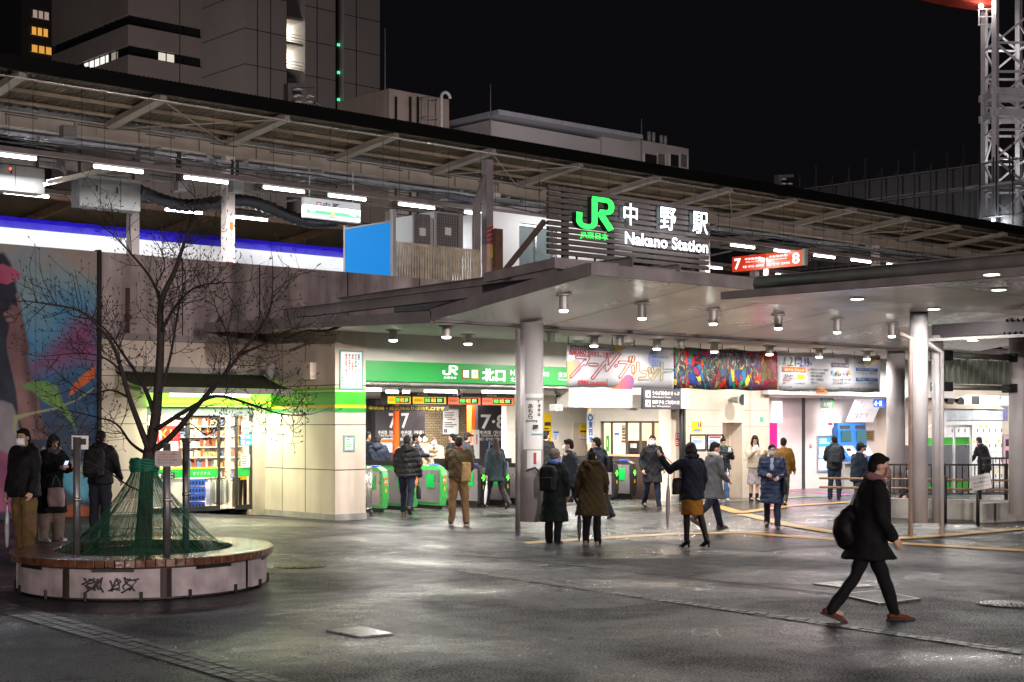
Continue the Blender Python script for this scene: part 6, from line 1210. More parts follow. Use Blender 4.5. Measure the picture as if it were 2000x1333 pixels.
# isolators and fittings on the roof edge
for px, py, lb in ((582, 195, 'dark bracket with white insulator discs on the roof edge at the left'), (1530, 365, 'white insulator stack on a curved arm on the roof edge at the right')):
    p = oy(px, py, FYe); t = thing('insulator', lb, 'insulator', p); g = MB()
    for k in range(3): z = p.z - .1 + .16 * k; g.tube([(p.x, p.y, z), (p.x, p.y, z + .03), (p.x, p.y, z + .07)], [.03, .13, .04], 12)
    for k in range(3): z = p.z - .2 + .15 * k; g.tube([(p.x + .35, p.y, z), (p.x + .35, p.y, z + .03), (p.x + .35, p.y, z + .07)], [.03, .11, .04], 12)
    g.build('discs', pm('porcelain', (.5, .48, .48), .25), t); MB().bar((p.x - .4, p.y, p.z - .35), (p.x + .7, p.y, p.z - .25), .07).bar((p.x - .3, p.y, p.z - .3), (p.x - .3, p.y, p.z + .35), .12, .2).bar((p.x - .35, p.y, p.z + .3), (p.x + .5, p.y, p.z + .42), .1).tube([(p.x + .7, p.y, p.z - .25), (p.x + .72, p.y, p.z - .05), (p.x + .5, p.y, p.z)], .05, 8).build('bracket', pm('bracket_grey', (.12, .115, .12), .5), t)

# ------------------------------------------------------------------ buildings behind
def lampn(t, X, Y, Z, e, c): lamp('glow', 'POINT', (X, Y, Z), e, c, 1, parent=t)
ob = thing('office_building', 'large dark beige office block with ribbon windows, partly lit, top left', 'building', (60, 150, 0)); M_ob = pm('office_cladding', (.34, .30, .29), .7, var=.12, scale=.12)
BY_ = 150.0; zpx = lambda py, px=250: oy(px, py, BY_).z
Xc, Xe, Xf = oy(250, 100, BY_).x, oy(424, 100, BY_).x, oy(424, 100, BY_).x + .01
bz0 = [zpx(-100), zpx(28), zpx(48), zpx(87.5), zpx(107), zpx(147), zpx(166)]
BE_ = ox(101, 110, Xc).y
f = MB(); f.box(Xc, Xe, BY_, BE_, -5, bz0[6] - .0).box(Xc, Xe, BY_, BE_, bz0[5], bz0[4]).box(Xc, Xe, BY_, BE_, bz0[3], bz0[2]).box(Xc, Xe, BY_, BE_, bz0[1], 66); f.build('wall', M_ob, ob)
f = MB(); f.box(Xc + .3, Xe, BY_ + .3, BE_ - .3, bz0[6] + .02, bz0[5] - .02).box(Xc + .3, Xe, BY_ + .3, BE_ - .3, bz0[4] + .02, bz0[3] - .02).box(Xc + .3, Xe, BY_ + .3, BE_ - .3, bz0[2] + .02, bz0[1] - .02); f.build('ribbon_window', pm('dark_window', (.012, .016, .018), .12), ob)
g = MB()
for a_, b_ in ((bz0[6], bz0[5]), (bz0[4], bz0[3]), (bz0[2], bz0[1])):
    for k in range(5): x = Xc + (Xe - Xc) * k / 5 + .3; g.box(x - .06, x + .06, BY_ + .15, BY_ + .28, a_, b_)
    for k in range(12): y = BY_ + 3 + k * (BE_ - BY_ - 3) / 12; g.box(Xc + .15, Xc + .28, y - .06, y + .06, a_, b_)
g.build('mullion', M_black, ob)
g = MB()
for zz in [bz0[1] + 6.0]: g.box(Xc - .02, Xe, BY_ - .02, BE_, zz, zz + .35)
for x in (Xc + (Xe - Xc) * .57,): g.box(x - .05, x + .05, BY_ - .02, BY_ - .001, -5, 66)
g.build('panel_joint', M_dark, ob)
p = oy(325, 110, BY_); MB().box(oy(312, 108, BY_).x, oy(342, 108, BY_).x, BY_ + .22, BY_ + .29, bz0[4] + .1, bz0[3] - .15).build('lit_window', em('office_window_light', (1, .92, .75), .75), ob)
y_a, y_b = ox(160, 130, Xc).y, ox(207, 115, Xc).y; MB().box(Xc + .22, Xc + .29, y_b, y_a, bz0[4] + .1, bz0[3] - .15).build('lit_window', em('office_window_light2', (1, .96, .88), 1.1), ob); MB().box(Xc + .22, Xc + .29, ox(225, 110, Xc).y, ox(214, 112, Xc).y, bz0[4] + .1, bz0[3] - .15).build('lit_window', em('office_window_dim', (1, .9, .7), .3), ob)
# taller part to the right with stair slot
X2, X3, X4, X5, X6 = [oy(px, 100, BY_ - 9).x for px in (478, 560, 596, 655, 672)]; X7 = oy(742, 100, BY_ - 9).x
MB().box(X2, X3, BY_ - 9, BY_ + 12, -5, 80).box(X4, X5, BY_ - 9, BY_ + 20, -5, 80).box(X6, X7, BY_ - 9, BY_ + 40, -5, 80).box(X3, X6, BY_ + 1, BY_ + 40, -5, 80).build('tower_wall', pm('office_cladding2', (.40, .37, .36), .7, var=.1, scale=.12), ob)
g = MB()
for zz in (zpx(8, 600) + 4, ): g.box(X2 - .03, X3, BY_ - 9.03, BY_ - 9.001, zz, zz + .6).box(X4, X5, BY_ - 9.03, BY_ - 9.001, zz, zz + .6).box(X6, X7, BY_ - 9.03, BY_ - 9.001, zz, zz + .6)
for k in range(20):
    zz = 2 + k * 3.9
    for a_, b_ in ((X2, X3), (X4, X5), (X6, X7)): g.box(a_, b_, BY_ - 9.02, BY_ - 9.001, zz, zz + .06)
    g.box(X2 - .02, X2 - .001, BY_ - 9, BY_ - .02, zz, zz + .06)
for X in (X2 + 1.6, X2 + 3.3, X4 + 1.6, X6 + 1.7): g.box(X - .04, X + .04, BY_ - 9.03, BY_ - 9.001, -5, 80)
g.box(X5 + .05, X6 - .05, BY_ - 8, BY_ - 7.9, -5, 80).build('panel_joint', M_dark, ob)
for k, py in enumerate((30, 78, 130, 178)):
    z = oy(578, py, BY_ - 6).z; MB().box(X3, X4, BY_ - 8.5, BY_ + .9, z - 1.4, z - 1.1).build('balcony_slab', M_ob, ob)
    if k in (1, 2):
        MB().box(X3 + .15, X3 + 1.2, BY_ - 6, BY_ - 5.8, z - 1, z + 1.2).build('lit_window', em('stair_window', (1, .96, .8), 1.2), ob); lampn(ob, X4 - 1.2, BY_ - 5, z + .6, 260, (1, .95, .8))
        g = MB(); 
        for q in range(3): g.bar((X3, BY_ - 8.4, z - .9 + .35 * q), (X4, BY_ - 8.4, z - .9 + .35 * q), .05)
        g.build('balcony_rail', M_grey, ob)
for py in (88, 142, 195): q = oy(663, py, BY_ - 8.2); MB().box(q.x - .25, q.x + .25, BY_ - 8.2, BY_ - 8.1, q.z - .15, q.z + .15).build('exit_light', em('exit_green', (.1, 1, .5), 1.2), ob)
lamp('added_city_glow', 'POINT', (40, 120, 8), 4600, (1, .86, .80), 4, parent=ob); lamp('added_city_glow', 'POINT', (75, 125, 10), 3200, (1, .86, .80), 4, parent=ob)  # added point lights without fixtures, brightening the office block
tw = thing('apartment_tower', 'dark narrow tower with three stacked warm lit windows at the far left', 'building', (40, 220, 0)); TY2 = 220; xa, xb = oy(42, 60, TY2).x, oy(110, 60, TY2).x
MB().box(xa, xb, TY2, TY2 + 20, -5, 110).build('wall', pm('tower_wall_dark', (.13, .125, .13), .7, var=.1, scale=.1), tw)
for (a_, b_), py, c, s_ in (((62, 96), 30, (1, .72, .6), .35), ((60, 94), 63, (1, .45, .08), .8), ((60, 101), 98, (1, .45, .08), .75)):
    q0, q1 = oy(a_, py - 11, TY2), oy(b_, py + 10, TY2); fr2 = MB().box(q0.x, q1.x, TY2 - .1, TY2 - .001, q1.z, q0.z).build('lit_window', em('tower_light_%d' % py, c, s_), tw); g = MB()
    for k in range(4): x = q0.x + (q1.x - q0.x) * k / 3; g.box(x - .1, x + .1, TY2 - .2, TY2 - .101, q1.z, q0.z)
    g.build('mullion', M_dark, fr2, ) if False else g.build('mullion', M_dark, tw)
b1 = thing('roof_house', 'beige boxy rooftop house with wall ladders behind the platform roof', 'building', (55, 75, 15)); Y1 = 75; xa, xm, xb = oy(760, 200, Y1).x, oy(760, 200, Y1).x, oy(877, 200, Y1).x
MB().box(xm, xb, Y1, Y1 + 5.5, 0, oy(760, 173, Y1).z).build('wall', pm('house_beige', (.36, .29, .26), .8, var=.15, scale=.4), b1); g = MB()
for px in (772, 800, 815): x = oy(px, 220, Y1).x; g.box(x - .05, x + .05, Y1 - .15, Y1 - .002, 10, oy(px, 190, Y1).z)
for k in range(16): x0_, x1_ = oy(772, 220, Y1).x, oy(800, 220, Y1).x; g.box(x0_, x1_, Y1 - .12, Y1 - .08, 14 + k * .35, 14.06 + k * .35)
g.build('ladder', M_black, b1)
t = thing('vent_pipe', 'white curved vent pipe with caged ladder on the rooftop beside the beige house', 'vent pipe', oy(860, 220, 72)); p = oy(862, 250, 72); z = oy(862, 190, 72).z; MB().tube([(p.x, 72, 14), (p.x, 72, z)] + [(p.x + .35 * (1 - math.cos(a * .45)), 72, z + .35 * math.sin(a * .45)) for a in range(1, 8)], .1, 10).build('pipe', pm('pipe_white', (.6, .58, .58), .4), t); g = MB()
for k in range(3): g.loft([[(p.x - 1 + (.5 + dr_) * math.cos(j * math.pi / 8), 72 + (.5 + dr_) * math.sin(j * math.pi / 8), z - .3 - 1.2 * k + dz) for j in range(16)] for dr_, dz in ((0, 0), (0, .08), (.04, .08), (.04, 0))], False)
for j in range(6): g.tube([(p.x - 1 + .52 * math.cos(j), 72 + .52 * math.sin(j), 14), (p.x - 1 + .52 * math.cos(j), 72 + .52 * math.sin(j), z - .2)], .03, 5)
g.build('ladder_cage', M_steel, t)
b2 = thing('white_hall', 'long pale hall with an overhanging mono pitch roof behind the platforms', 'building', (66, 75, 15)); xa, xb = oy(957, 250, Y1).x, oy(1172, 280, Y1).x; zt2 = oy(957, 226, Y1).z
g = MB(); g.box(xa, xb, Y1, Y1 + 7, 0, zt2 - .3).build('wall', pm('hall_white', (.50, .47, .48), .8, var=.1, scale=.4), b2); MB().bar((xa - .4, Y1 + 3, zt2), (oy(1230, 272, Y1).x, Y1 + 3, zt2 + .12), 8.6, .3).build('roof', pm('hall_roof', (.45, .46, .52), .5), b2); MB().box(xa - 3.5, xa - .01, Y1 + 2, Y1 + 7, 0, zt2 - .9).build('rear_wing', pm('hall_blue', (.16, .18, .24), .7), b2)
b3 = thing('white_house', 'small white rooftop building with two dark windows and masts on top', 'building', (75, 75, 15)); xa, xb = oy(1176, 300, Y1).x, oy(1345, 300, Y1).x; zt3 = oy(1345, 291, Y1).z
wxs = [(1258, 1282), (1284, 1298), (1308, 1325), (1328, 1341)]
MB().box(xa, xb, Y1, Y1 + 5, 0, zt3).build('wall', pm('house_white', (.52, .48, .47), .8, var=.1, scale=.4), b3)
for i, (a_, b_) in enumerate(wxs): q0, q1 = oy(a_, 300 if i < 2 else 301, Y1), oy(b_, 322, Y1); w_ = MB().box(q0.x, q1.x, Y1 - .04, Y1 - .002, q1.z - .2, q0.z).build('window', [M_dark, pm('curtain_window', (.2, .18, .17), .3)][i % 2], b3); MB().box(q0.x - .08, q0.x - .001, Y1 - .1, Y1 - .003, q1.z - .2, q0.z).box(q1.x + .001, q1.x + .08, Y1 - .1, Y1 - .003, q1.z - .2, q0.z).build('window_frame', M_white, b3)
for px, hh in ((1287, 1.0), (1296, 1.0), (1311, .9), (1319, .9)): q = oy(px, 285, Y1); MB().tube([(q.x, Y1 + 1, zt3), (q.x, Y1 + 1, zt3 + hh)], .14, 8).build('roof_vent', M_grey, b3)
for px, Y, z0_, z1p, lb in ((958, 74, 17, 165, 'thin dark aerial mast above the pale hall'), (1253, 74, 16, 232, 'thin dark aerial mast left of the small white rooftop building'), (752, 74.5, 17, 55, 'thin dark mast beside the tall office block')):
    q = oy(px, z1p, Y); tag(MB().tube([(q.x, Y, z0_), (q.x, Y, q.z)], .04, 6).build('aerial_mast', M_steel), lb, 'mast')
lamp('added_roof_glow', 'POINT', (52, 62, 14), 650, (1, .88, .85), 2); lamp('added_roof_glow', 'POINT', (66, 60, 16), 650, (1, .9, .9), 2)  # added points without fixtures, brightening the rooftop buildings
# building site: netted scaffold and crane
sc_ = thing('scaffold', 'dark netted scaffold of a building site behind the platform roof at the right', 'scaffold', (80, 45, 0)); SX = 80
ys2 = [ox(px, 300, SX).y for px in range(1530, 2120, 32)]
m = bpy.data.materials.new('scaffold_net'); m.use_nodes = True; nt = m.node_tree; N_ = nt.nodes; tb = N_.new('ShaderNodeBsdfTransparent'); mxs = N_.new('ShaderNodeMixShader'); mxs.inputs[0].default_value = .6; nt.links.new(tb.outputs[0], mxs.inputs[1]); nt.links.new(N_['Principled BSDF'].outputs[0], mxs.inputs[2]); N_['Principled BSDF'].inputs['Base Color'].default_value = (.02, .02, .022, 1); nt.links.new(mxs.outputs[0], N_['Material Output'].inputs[0])
MB().quad((SX + .3, ys2[0], 4), (SX + .3, ys2[-1], 4), (SX + .3, ys2[-1], 17.3), (SX + .3, ys2[0], 17.3)).build('net', m, sc_); g = MB(); M_scaf = pm('scaffold_tube', (.05, .05, .053), .5, .3)
for i, y in enumerate(ys2): g.tube([(SX, y, 0), (SX, y, 17.8 + .4 * (i % 3))], .05, 5); g.tube([(SX + 1.5, y, 0), (SX + 1.5, y, 17.8)], .05, 5)
for z in (8, 10, 12, 14, 15.8, 17.2): g.bar((SX, ys2[0], z), (SX, ys2[-1], z), .06)
for i in range(0, len(ys2) - 1): g.tube([(SX, ys2[i], 8 + 2 * (i % 3)), (SX, ys2[i + 1], 10 + 2 * (i % 3))], .035, 5)
g.build('tubes', M_scaf, sc_); g = MB()
for z in (10, 13, 16): g.box(SX, SX + 1.4, ys2[-1], ys2[0], z - .08, z)
g.build('planks', pm('scaffold_plank', (.11, .11, .115), .7), sc_)
q = ox(1961, 434, SX + 1); MB().ell((SX - .2, q.y, q.z), (.1, .1, .1)).build('work_lamp', em('site_lamp', (1, .98, .95), 20), sc_); lamp('site_glow', 'POINT', (SX - .6, q.y, q.z), 120, (.9, .95, 1), .1, parent=sc_)
lamp('site_glow', 'POINT', (SX + 4, ys2[8], 9), 80, (.85, .92, 1), .5, parent=sc_)
cr = thing('tower_crane', 'white lattice tower crane mast with a red jib top at the right', 'crane', od(1965, 600, 100)); p = od(1967, 600, 100); Wd = 1.15; zt_ = 30.5
r_ = Vector((FY, -FX, 0)); f_ = Vector((FX, FY, 0)); g = MB(); cor = [p + r_ * a + f_ * b for a, b in ((-Wd, -Wd), (Wd, -Wd), (Wd, Wd), (-Wd, Wd))]
M_cr = pm('crane_white', (.62, .60, .64), .45, var=.1)
for c in cor: g.bar((c.x, c.y, 0), (c.x, c.y, zt_), .34, .34)
z = 6; k = 0
while z < zt_ - 2:
    for i in range(4):
        a, b = cor[i], cor[(i + 1) % 4]; lo, hi = Vector((0, 0, z)), Vector((0, 0, z + 1.9)); A = Vector((a.x, a.y, 0)); B = Vector((b.x, b.y, 0))
        g.bar(A + lo, B + lo, .14); g.bar(A + lo, B + hi, .13) if k % 2 else g.bar(B + lo, A + hi, .13)
    z += 1.9; k += 1
g.build('mast', M_cr, cr); g = MB()
for z in (22.3, 23.7): 
    for i in range(4): A, B = cor[i], cor[(i + 1) % 4]; e = (B - A).normalized() * .35; g.bar(Vector((A.x, A.y, z)) - e, Vector((B.x, B.y, z)) + e, .3, .45)
g.build('collar', M_cr, cr); g = MB()
jb = od(1795, -8, 100); je = od(1935, 14, 100); g.prism([(0, 0), (2.2, -.5), (5, -.9), (5, 1.5), (0, 1.2)], lambda u, v, d: tuple(Vector((jb.x, jb.y, jb.z)) + r_ * u + Vector((0, 0, v)) + f_ * d), -.8, .8); g.build('counter_jib', pm('crane_red', (.42, .05, .03), .5, var=.2), cr)
q = od(1916, 12, 99); MB().ell(q, (.14, .14, .14)).build('lamp', em('crane_lamp', (1, .9, .8), 60), cr); lamp('crane_glow', 'POINT', q - f_ * .6, 25, (1, .9, .82), .15, parent=cr)
g = MB()
for k in range(3): a = od(1912, 18, 99.4) + Vector((0, 0, -.5 * k)); g.bar(a, a + r_ * 1.0, .06)
for k in range(3): a = od(1912, 18, 99.4) + r_ * .5 * k; g.bar(a, a + Vector((0, 0, -1.1)), .06)
g.build('service_cage', M_cr, cr)
lamp('added_mast_light', 'SPOT', tuple(p - f_ * 14 - r_ * 3 + Vector((0, 0, 6))), 400, (.95, .93, 1), .3, (p.x, p.y, 23), 60, .5, parent=cr)  # added spot aimed at the mast, no fixture
lamp('added_mast_inner_light', 'POINT', (p.x, p.y, 19), 40, (1, .97, .95), .2, parent=cr); lamp('added_mast_inner_light', 'POINT', (p.x, p.y, 27), 24, (1, .97, .95), .2, parent=cr)  # added points inside the mast, no fixtures

# ------------------------------------------------------------------ circular bench, bare tree, net, posts
TC = od(278, 900, 18.3); TC.z = 0; fr2 = Vector((FX, FY, 0)); rt2 = Vector((FY, -FX, 0))
TC = TC + rt2 * .03
def ring(rad, z, n=96, asp=1.18): return [TC + rt2 * (rad * math.sin(2 * math.pi * i / n)) - fr2 * (rad * asp * math.cos(2 * math.pi * i / n)) + Vector((0, 0, z)) for i in range(n)]
def rp(deg, rad, z, asp=1.18): a = R(deg); return TC + rt2 * (rad * math.sin(a)) - fr2 * (rad * asp * math.cos(a)) + Vector((0, 0, z))
tb = thing('tree_bench', 'round wet brown wooden bench ring with scribbled white panels round the bare tree', 'tree bench', TC)
M_seat = pm('wet_wood', (.145, .062, .035), .2, var=.5, scale=9, bump=.25, bscale=40, coat=.35)
g = MB(); n = 88
for k in range(n):
    a0, a1 = 360 * k / n, 360 * (k + .93) / n; P = [rp(a, r_, z) for z in (.37, .455) for a, r_ in ((a0, 1.04), (a1, 1.04), (a1, 1.53), (a0, 1.53))]
    m = len(g.v); g.v += [tuple(q) for q in P]
    for q in ((3, 2, 1, 0), (4, 5, 6, 7), (0, 1, 5, 4), (1, 2, 6, 5), (2, 3, 7, 6), (3, 0, 4, 7)): g.face(*[m + i for i in q])
g.build('seat_ring', M_seat, tb, bevel=.006)
MB().loft([ring(1.37, 0), ring(1.37, .369)], False).build('inner_wall', pm('bench_core', (.05, .035, .03), .6, var=.3), tb)
M_bp = pm('bench_panel', (.46, .40, .41), .55, var=.45, scale=3.2, bump=.1, streak=.06)
for k in range(8):
    c = 2.5 + 45 * k; g = MB(); m = 14; o_ = [rp(c - 20 + 40 * i / m, 1.45, 0) for i in range(m + 1)]; i_ = [rp(c - 20 + 40 * i / m, 1.40, 0) for i in range(m + 1)]
    g.loft([[o_[i] + Vector((0, 0, .03)), o_[i] + Vector((0, 0, .345)), i_[i] + Vector((0, 0, .345)), i_[i] + Vector((0, 0, .03))] for i in range(m + 1)], smooth=False)
    g.build('side_panel', M_bp, tb); g = MB()
    for dz in (-12, 12): a = rp(c + dz, 1.465, .0); g.bar(a, a + Vector((0, 0, .1)), .03, .02)
    a, b = rp(c - 9, 1.462, .335), rp(c + 9, 1.462, .335); g.bar(a, b, .02, .035); g.build('bracket', M_black, tb)
g = MB()
def scr(pts): g.tube([rp(a, 1.453 + (.0022 if abs(a) < 30 else 0), z) for a, z in pts], .010, 6)
for off, sh in ((-9, 'a'), (-4, 'b'), (2, 'c'), (8, 'd')):
    for q in range(4): r2 = random.Random(off * 7 + q); scr([(off + r2.uniform(-2, 4) + i * r2.uniform(-.6, .9), .11 + .045 * i + r2.uniform(-.02, .02)) for i in range(4)])
g.build('graffiti', pm('spray_black', (.03, .028, .032), .6), tb)
MB().loft([ring(1.07, .34), ring(.6, .345), ring(.01, .35)], False).build('soil', pm('soil', (.03, .022, .016), .9, var=.5, scale=20, bump=.6), tb)
tree = thing('tree', 'bare leafless tree with budded twigs growing from the round bench', 'tree', TC)
M_bark = pm('bark', (.028, .020, .017), .75, var=.5, scale=25, bump=.5, bscale=50)
D0 = 18.3
def tp(px, py, dd=0): return od(px, py, D0 + dd)
tk = MB(); tw_ = MB(); bud = MB(); tr_ = random.Random(11)
def smooth_path(p, k=4):
    out = []
    for i in range(len(p) - 1):
        p0, p1, p2, p3 = p[max(i - 1, 0)], p[i], p[i + 1], p[min(i + 2, len(p) - 1)]
        for j in range(k): t = j / k; out.append(.5 * ((2 * p1) + (p2 - p0) * t + (2 * p0 - 5 * p1 + 4 * p2 - p3) * t * t + (3 * p1 - p0 - 3 * p2 + p3) * t ** 3))
    return out + [p[-1]]
def twig(p, d, L_, r, lvl):
    n = 5; pts = [p]; d = d.normalized(); side = d.cross(Vector((0, 0, 1))); bend = Vector((tr_.uniform(-.5, .5), tr_.uniform(-.5, .5), tr_.uniform(-.1, .3)))
    for i in range(n):
        d = (d + bend * .16 + Vector((0, 0, .22 * (i / n))) + Vector((tr_.gauss(0, .1), tr_.gauss(0, .1), tr_.gauss(0, .1)))).normalized(); pts.append(pts[-1] + d * L_ / n)
    tw_.tube(pts, [r * (1 - .55 * i / n) for i in range(n + 1)], 4 if lvl else 5)
    if lvl < 2:
        for i in range(1, n + 1):
            for _ in range(tr_.choice((0, 1, 1)) if lvl == 0 else tr_.choice((0, 0, 1))):
                dd = (pts[i] - pts[i - 1]).normalized(); v = dd.cross(Vector((tr_.gauss(0, 1), tr_.gauss(0, 1), tr_.gauss(0, 1)))).normalized(); twig(pts[i], dd * .5 + v * .8 + Vector((0, 0, .12)), L_ * tr_.uniform(.42, .75), r * .6, lvl + 1)
    if lvl >= 1: q = pts[-1]; bud.caps([q, q + d * .022], [.0075, .0045], 5)
def limb(pix, r0, r1, dd0, dd1, start=.3, dens=1., ll=.62):
    n = len(pix); P = smooth_path([tp(x, y, dd0 + (dd1 - dd0) * i / (n - 1)) for i, (x, y) in enumerate(pix)]); m = len(P)
    q_ = .78 if r0 < .1 else .95; tk.tube(P, [q_ * x_ for x_ in [r0 + (r1 - r0) * (i / (m - 1)) ** .8 for i in range(m)]], 9)
    tot = sum((b - a).length for a, b in zip(P, P[1:])); cnt = int(tot * 8.6 * dens)
    for k in range(cnt):
        f = start + (1 - start) * (k + tr_.random()) / cnt; i = min(m - 2, int(f * (m - 1))); p = P[i].lerp(P[i + 1], tr_.random()); d = (P[i + 1] - P[i]).normalized(); v = d.cross(Vector((tr_.gauss(0, 1), tr_.gauss(0, 1), tr_.gauss(0, 1)))).normalized()
        twig(p, d * .55 + v * .85 + Vector((0, 0, .05)), ll * tr_.uniform(.5, 1.1) * (1 - .25 * f), .006, 0)
    twig(P[-1], (P[-1] - P[-3]), ll * .7, r1 * .8, 0)
limb([(279, 1068), (283, 1000), (287, 930), (292, 880), (304, 816), (310, 744), (314, 660), (315, 590), (342, 528), (358, 480), (371, 440)], .115, .014, 0, .1, .55, .8)
limb([(292, 882), (272, 830), (253, 778), (237, 722), (220, 674), (188, 634), (152, 606), (94, 594), (48, 588)], .055, .008, 0, -.6, .35, 1)
limb([(302, 812), (288, 770), (270, 735), (242, 694), (213, 652), (180, 620)], .045, .009, 0, .5, .3, 1)
limb([(300, 880), (335, 852), (386, 792), (436, 734), (472, 688), (522, 618), (532, 572)], .06, .010, 0, -.3, .3, 1)
limb([(474, 690), (526, 668), (558, 648), (585, 640)], .024, .007, -.2, -.5, .15, 1)
limb([(304, 840), (364, 802), (422, 774), (490, 790), (544, 808), (590, 812)], .042, .007, 0, -.7, .35, 1)
limb([(288, 888), (256, 866), (227, 828), (184, 814), (132, 802)], .03, .007, 0, .6, .3, 1)
limb([(316, 590), (292, 540), (256, 496), (220, 458), (197, 440)], .028, .007, .1, .5, .25, 1)
limb([(314, 650), (346, 594), (386, 560), (445, 552)], .03, .007, .05, -.5, .25, 1)
limb([(312, 770), (332, 700), (346, 620), (352, 590)], .03, .009, 0, .6, .3, .9)
limb([(236, 724), (205, 700), (160, 690), (100, 695)], .02, .006, -.2, -.6, .2, .9)
limb([(250, 776), (215, 762), (170, 770), (120, 735)], .02, .006, 0, .4, .2, .9)
limb([(281, 962), (250, 948), (200, 915), (150, 894), (105, 872)], .018, .005, -.1, -.6, .45, .5, .4)
limb([(350, 840), (372, 828), (402, 850), (420, 836)], .014, .005, -.1, -.6, .3, .8, .4)
limb([(315, 600), (305, 560), (322, 520), (310, 480)], .022, .006, 0, .3, .3, .8)
limb([(436, 734), (450, 700), (442, 650), (425, 610)], .02, .006, -.2, .4, .2, .9)
tk.build('trunk', M_bark, tree); c_ = tw_.build('twigs', M_bark, tree); tag(c_, kind='stuff'); tag(bud.build('buds', pm('bud', (.05, .03, .028), .7), tree), kind='stuff')
# net round the trunk
nt_ = thing('tree_net', 'green net skirt tied round the trunk and spread over the bench opening', 'net', TC); tz = 1.46; tx = tp(282, 915); cx = tx - Vector((0, 0, tx.z))
m = bpy.data.materials.new('green_net'); m.use_nodes = True; q = m.node_tree; tb_ = q.nodes.new('ShaderNodeBsdfTransparent'); mx_ = q.nodes.new('ShaderNodeMixShader'); mx_.inputs[0].default_value = .26; pb = q.nodes['Principled BSDF']; pb.inputs['Base Color'].default_value = (.006, .13, .065, 1); pb.inputs['Roughness'].default_value = .5
q.links.new(tb_.outputs[0], mx_.inputs[1]); q.links.new(pb.outputs[0], mx_.inputs[2]); q.links.new(mx_.outputs[0], q.nodes['Material Output'].inputs[0])
def net_r(f, a): return   .13 + (.88 + .10 * math.sin(3 * a + 1)) * (f ** 1.55) + .02 * f * math.sin(17 * a) + .03 * f * math.sin(7 * a)
def net_p(f, a): r_ = net_r(f, a) * (1 + .05 * math.sin(9 * f + 5 * a)); c = cx.lerp(TC, f); return Vector((c.x, c.y, 0)) + rt2 * (r_ * math.sin(a)) - fr2 * (r_ * 1.1 * math.cos(a)) + Vector((0, 0, tz - (tz - .40) * min(1, f * 1.04)))
g = MB(); NA = 120; rows = [[net_p(i / 12, 2 * math.pi * j / NA) for j in range(NA)] for i in range(13)]; g.loft(rows, False); g.build('netting', m, nt_)
M_str = pm('net_strand', (.006, .12, .065), .5, var=.2); g = MB()
for j in range(120): a = 2 * math.pi * (j + rnd.random() * .9) / 120; tw2 = rnd.uniform(-.35, .35); g.tube([net_p(i / 8, a + tw2 * i / 8) + Vector((rnd.gauss(0, .004), rnd.gauss(0, .004), 0)) for i in range(9)], rnd.choice((.0016, .0022, .0035)), 3, False)
for f in (.35, .55, .75, .93): g.tube([net_p(f, 2 * math.pi * j / 60) for j in range(61)], .003, 3, False)
tag(g.build('strands', M_str, nt_), kind='stuff'); g = MB()
for k in range(5): g.tube([cx + rt2 * (.155 + .01 * (k % 2)) * math.sin(a * .4) - fr2 * .155 * math.cos(a * .4) + Vector((0, 0, tz + .05 - k * .03 + .012 * math.sin(a * 2 + k))) for a in range(17)], .022, 6)
g.build('tie', M_str, nt_); g = MB(); g.loft([ring(1.0, .385), ring(.5, .36), ring(.2, .38)], False); g.build('spread_netting', m, nt_)
M_post = pm('post_grey', (.20, .19, .20), .35, .6, var=.15)
for px, py0, dep, r_, lb in ((150, 856, 17.55, .042, 'grey metal post at the left inside the round bench'), (326, 868, 17.5, .045, 'grey metal post carrying a small notice in front of the trunk'), (363, 858, 18.9, .042, 'dark metal post right of the trunk behind the notice')):
    a = od(px, py0, dep); t = thing('metal_post', lb, 'post', (a.x, a.y, .3), group='posts round the tree'); MB().tube([(a.x, a.y, .3), (a.x, a.y, a.z)], r_, 16).build('shaft', M_post, t); MB().tube([(a.x, a.y, a.z), (a.x, a.y, a.z + .012)], r_ * 1.15, 16).build('cap', M_post, t); MB().tube([(a.x, a.y, 1.05), (a.x, a.y, 1.09)], r_ * 1.12, 16).build('band', M_alu, t)
p = od(329, 896, 17.4); t = thing('notice_plate', 'small pinkish notice plate with red and black writing on the post before the trunk', 'notice', p); q = [p + rt2 * (a * .155) + Vector((0, 0, b * .092)) for a, b in ((-1, -.8), (-.85, -1), (.85, -1), (1, -.8), (1, .8), (.85, 1), (-.85, 1), (-1, .8))]
MB().loft([q, [k + fr2 * .008 for k in q]], smooth=False).build('plate', pm('plate_pink', (.50, .42, .41), .5, var=.06), t)
for k, s in enumerate(('この場所での喫煙は', '禁止されています', '植え込みの中に物を', '捨てないでください')): txt('lettering', s, M_inkred if k < 2 else M_ink, p + Vector((0, 0, .05 - .033 * k)) - fr2 * .004 - rt2 * .12, rt2, wid=.22 - .03 * (k % 2), hgt=.02, parent=t, align='L')
p = od(160, 868, 17.62); t = thing('paper_notice', 'white black and white notice taped to the left post', 'notice', p); q = [p + rt2 * (a * .075) + Vector((0, 0, b * .10)) for a, b in ((-1.6, -.6), (1, -.6), (1, 1), (-1.6, 1))]; MB().loft([q, [k + fr2 * .006 for k in q]], smooth=False).build('sheet', M_paper, t); MB().bar(p - rt2 * .09 + Vector((0, 0, .03)) - fr2 * .003, p + rt2 * .05 + Vector((0, 0, .03)) - fr2 * .003, .004, .07).build('print', M_ink, t)

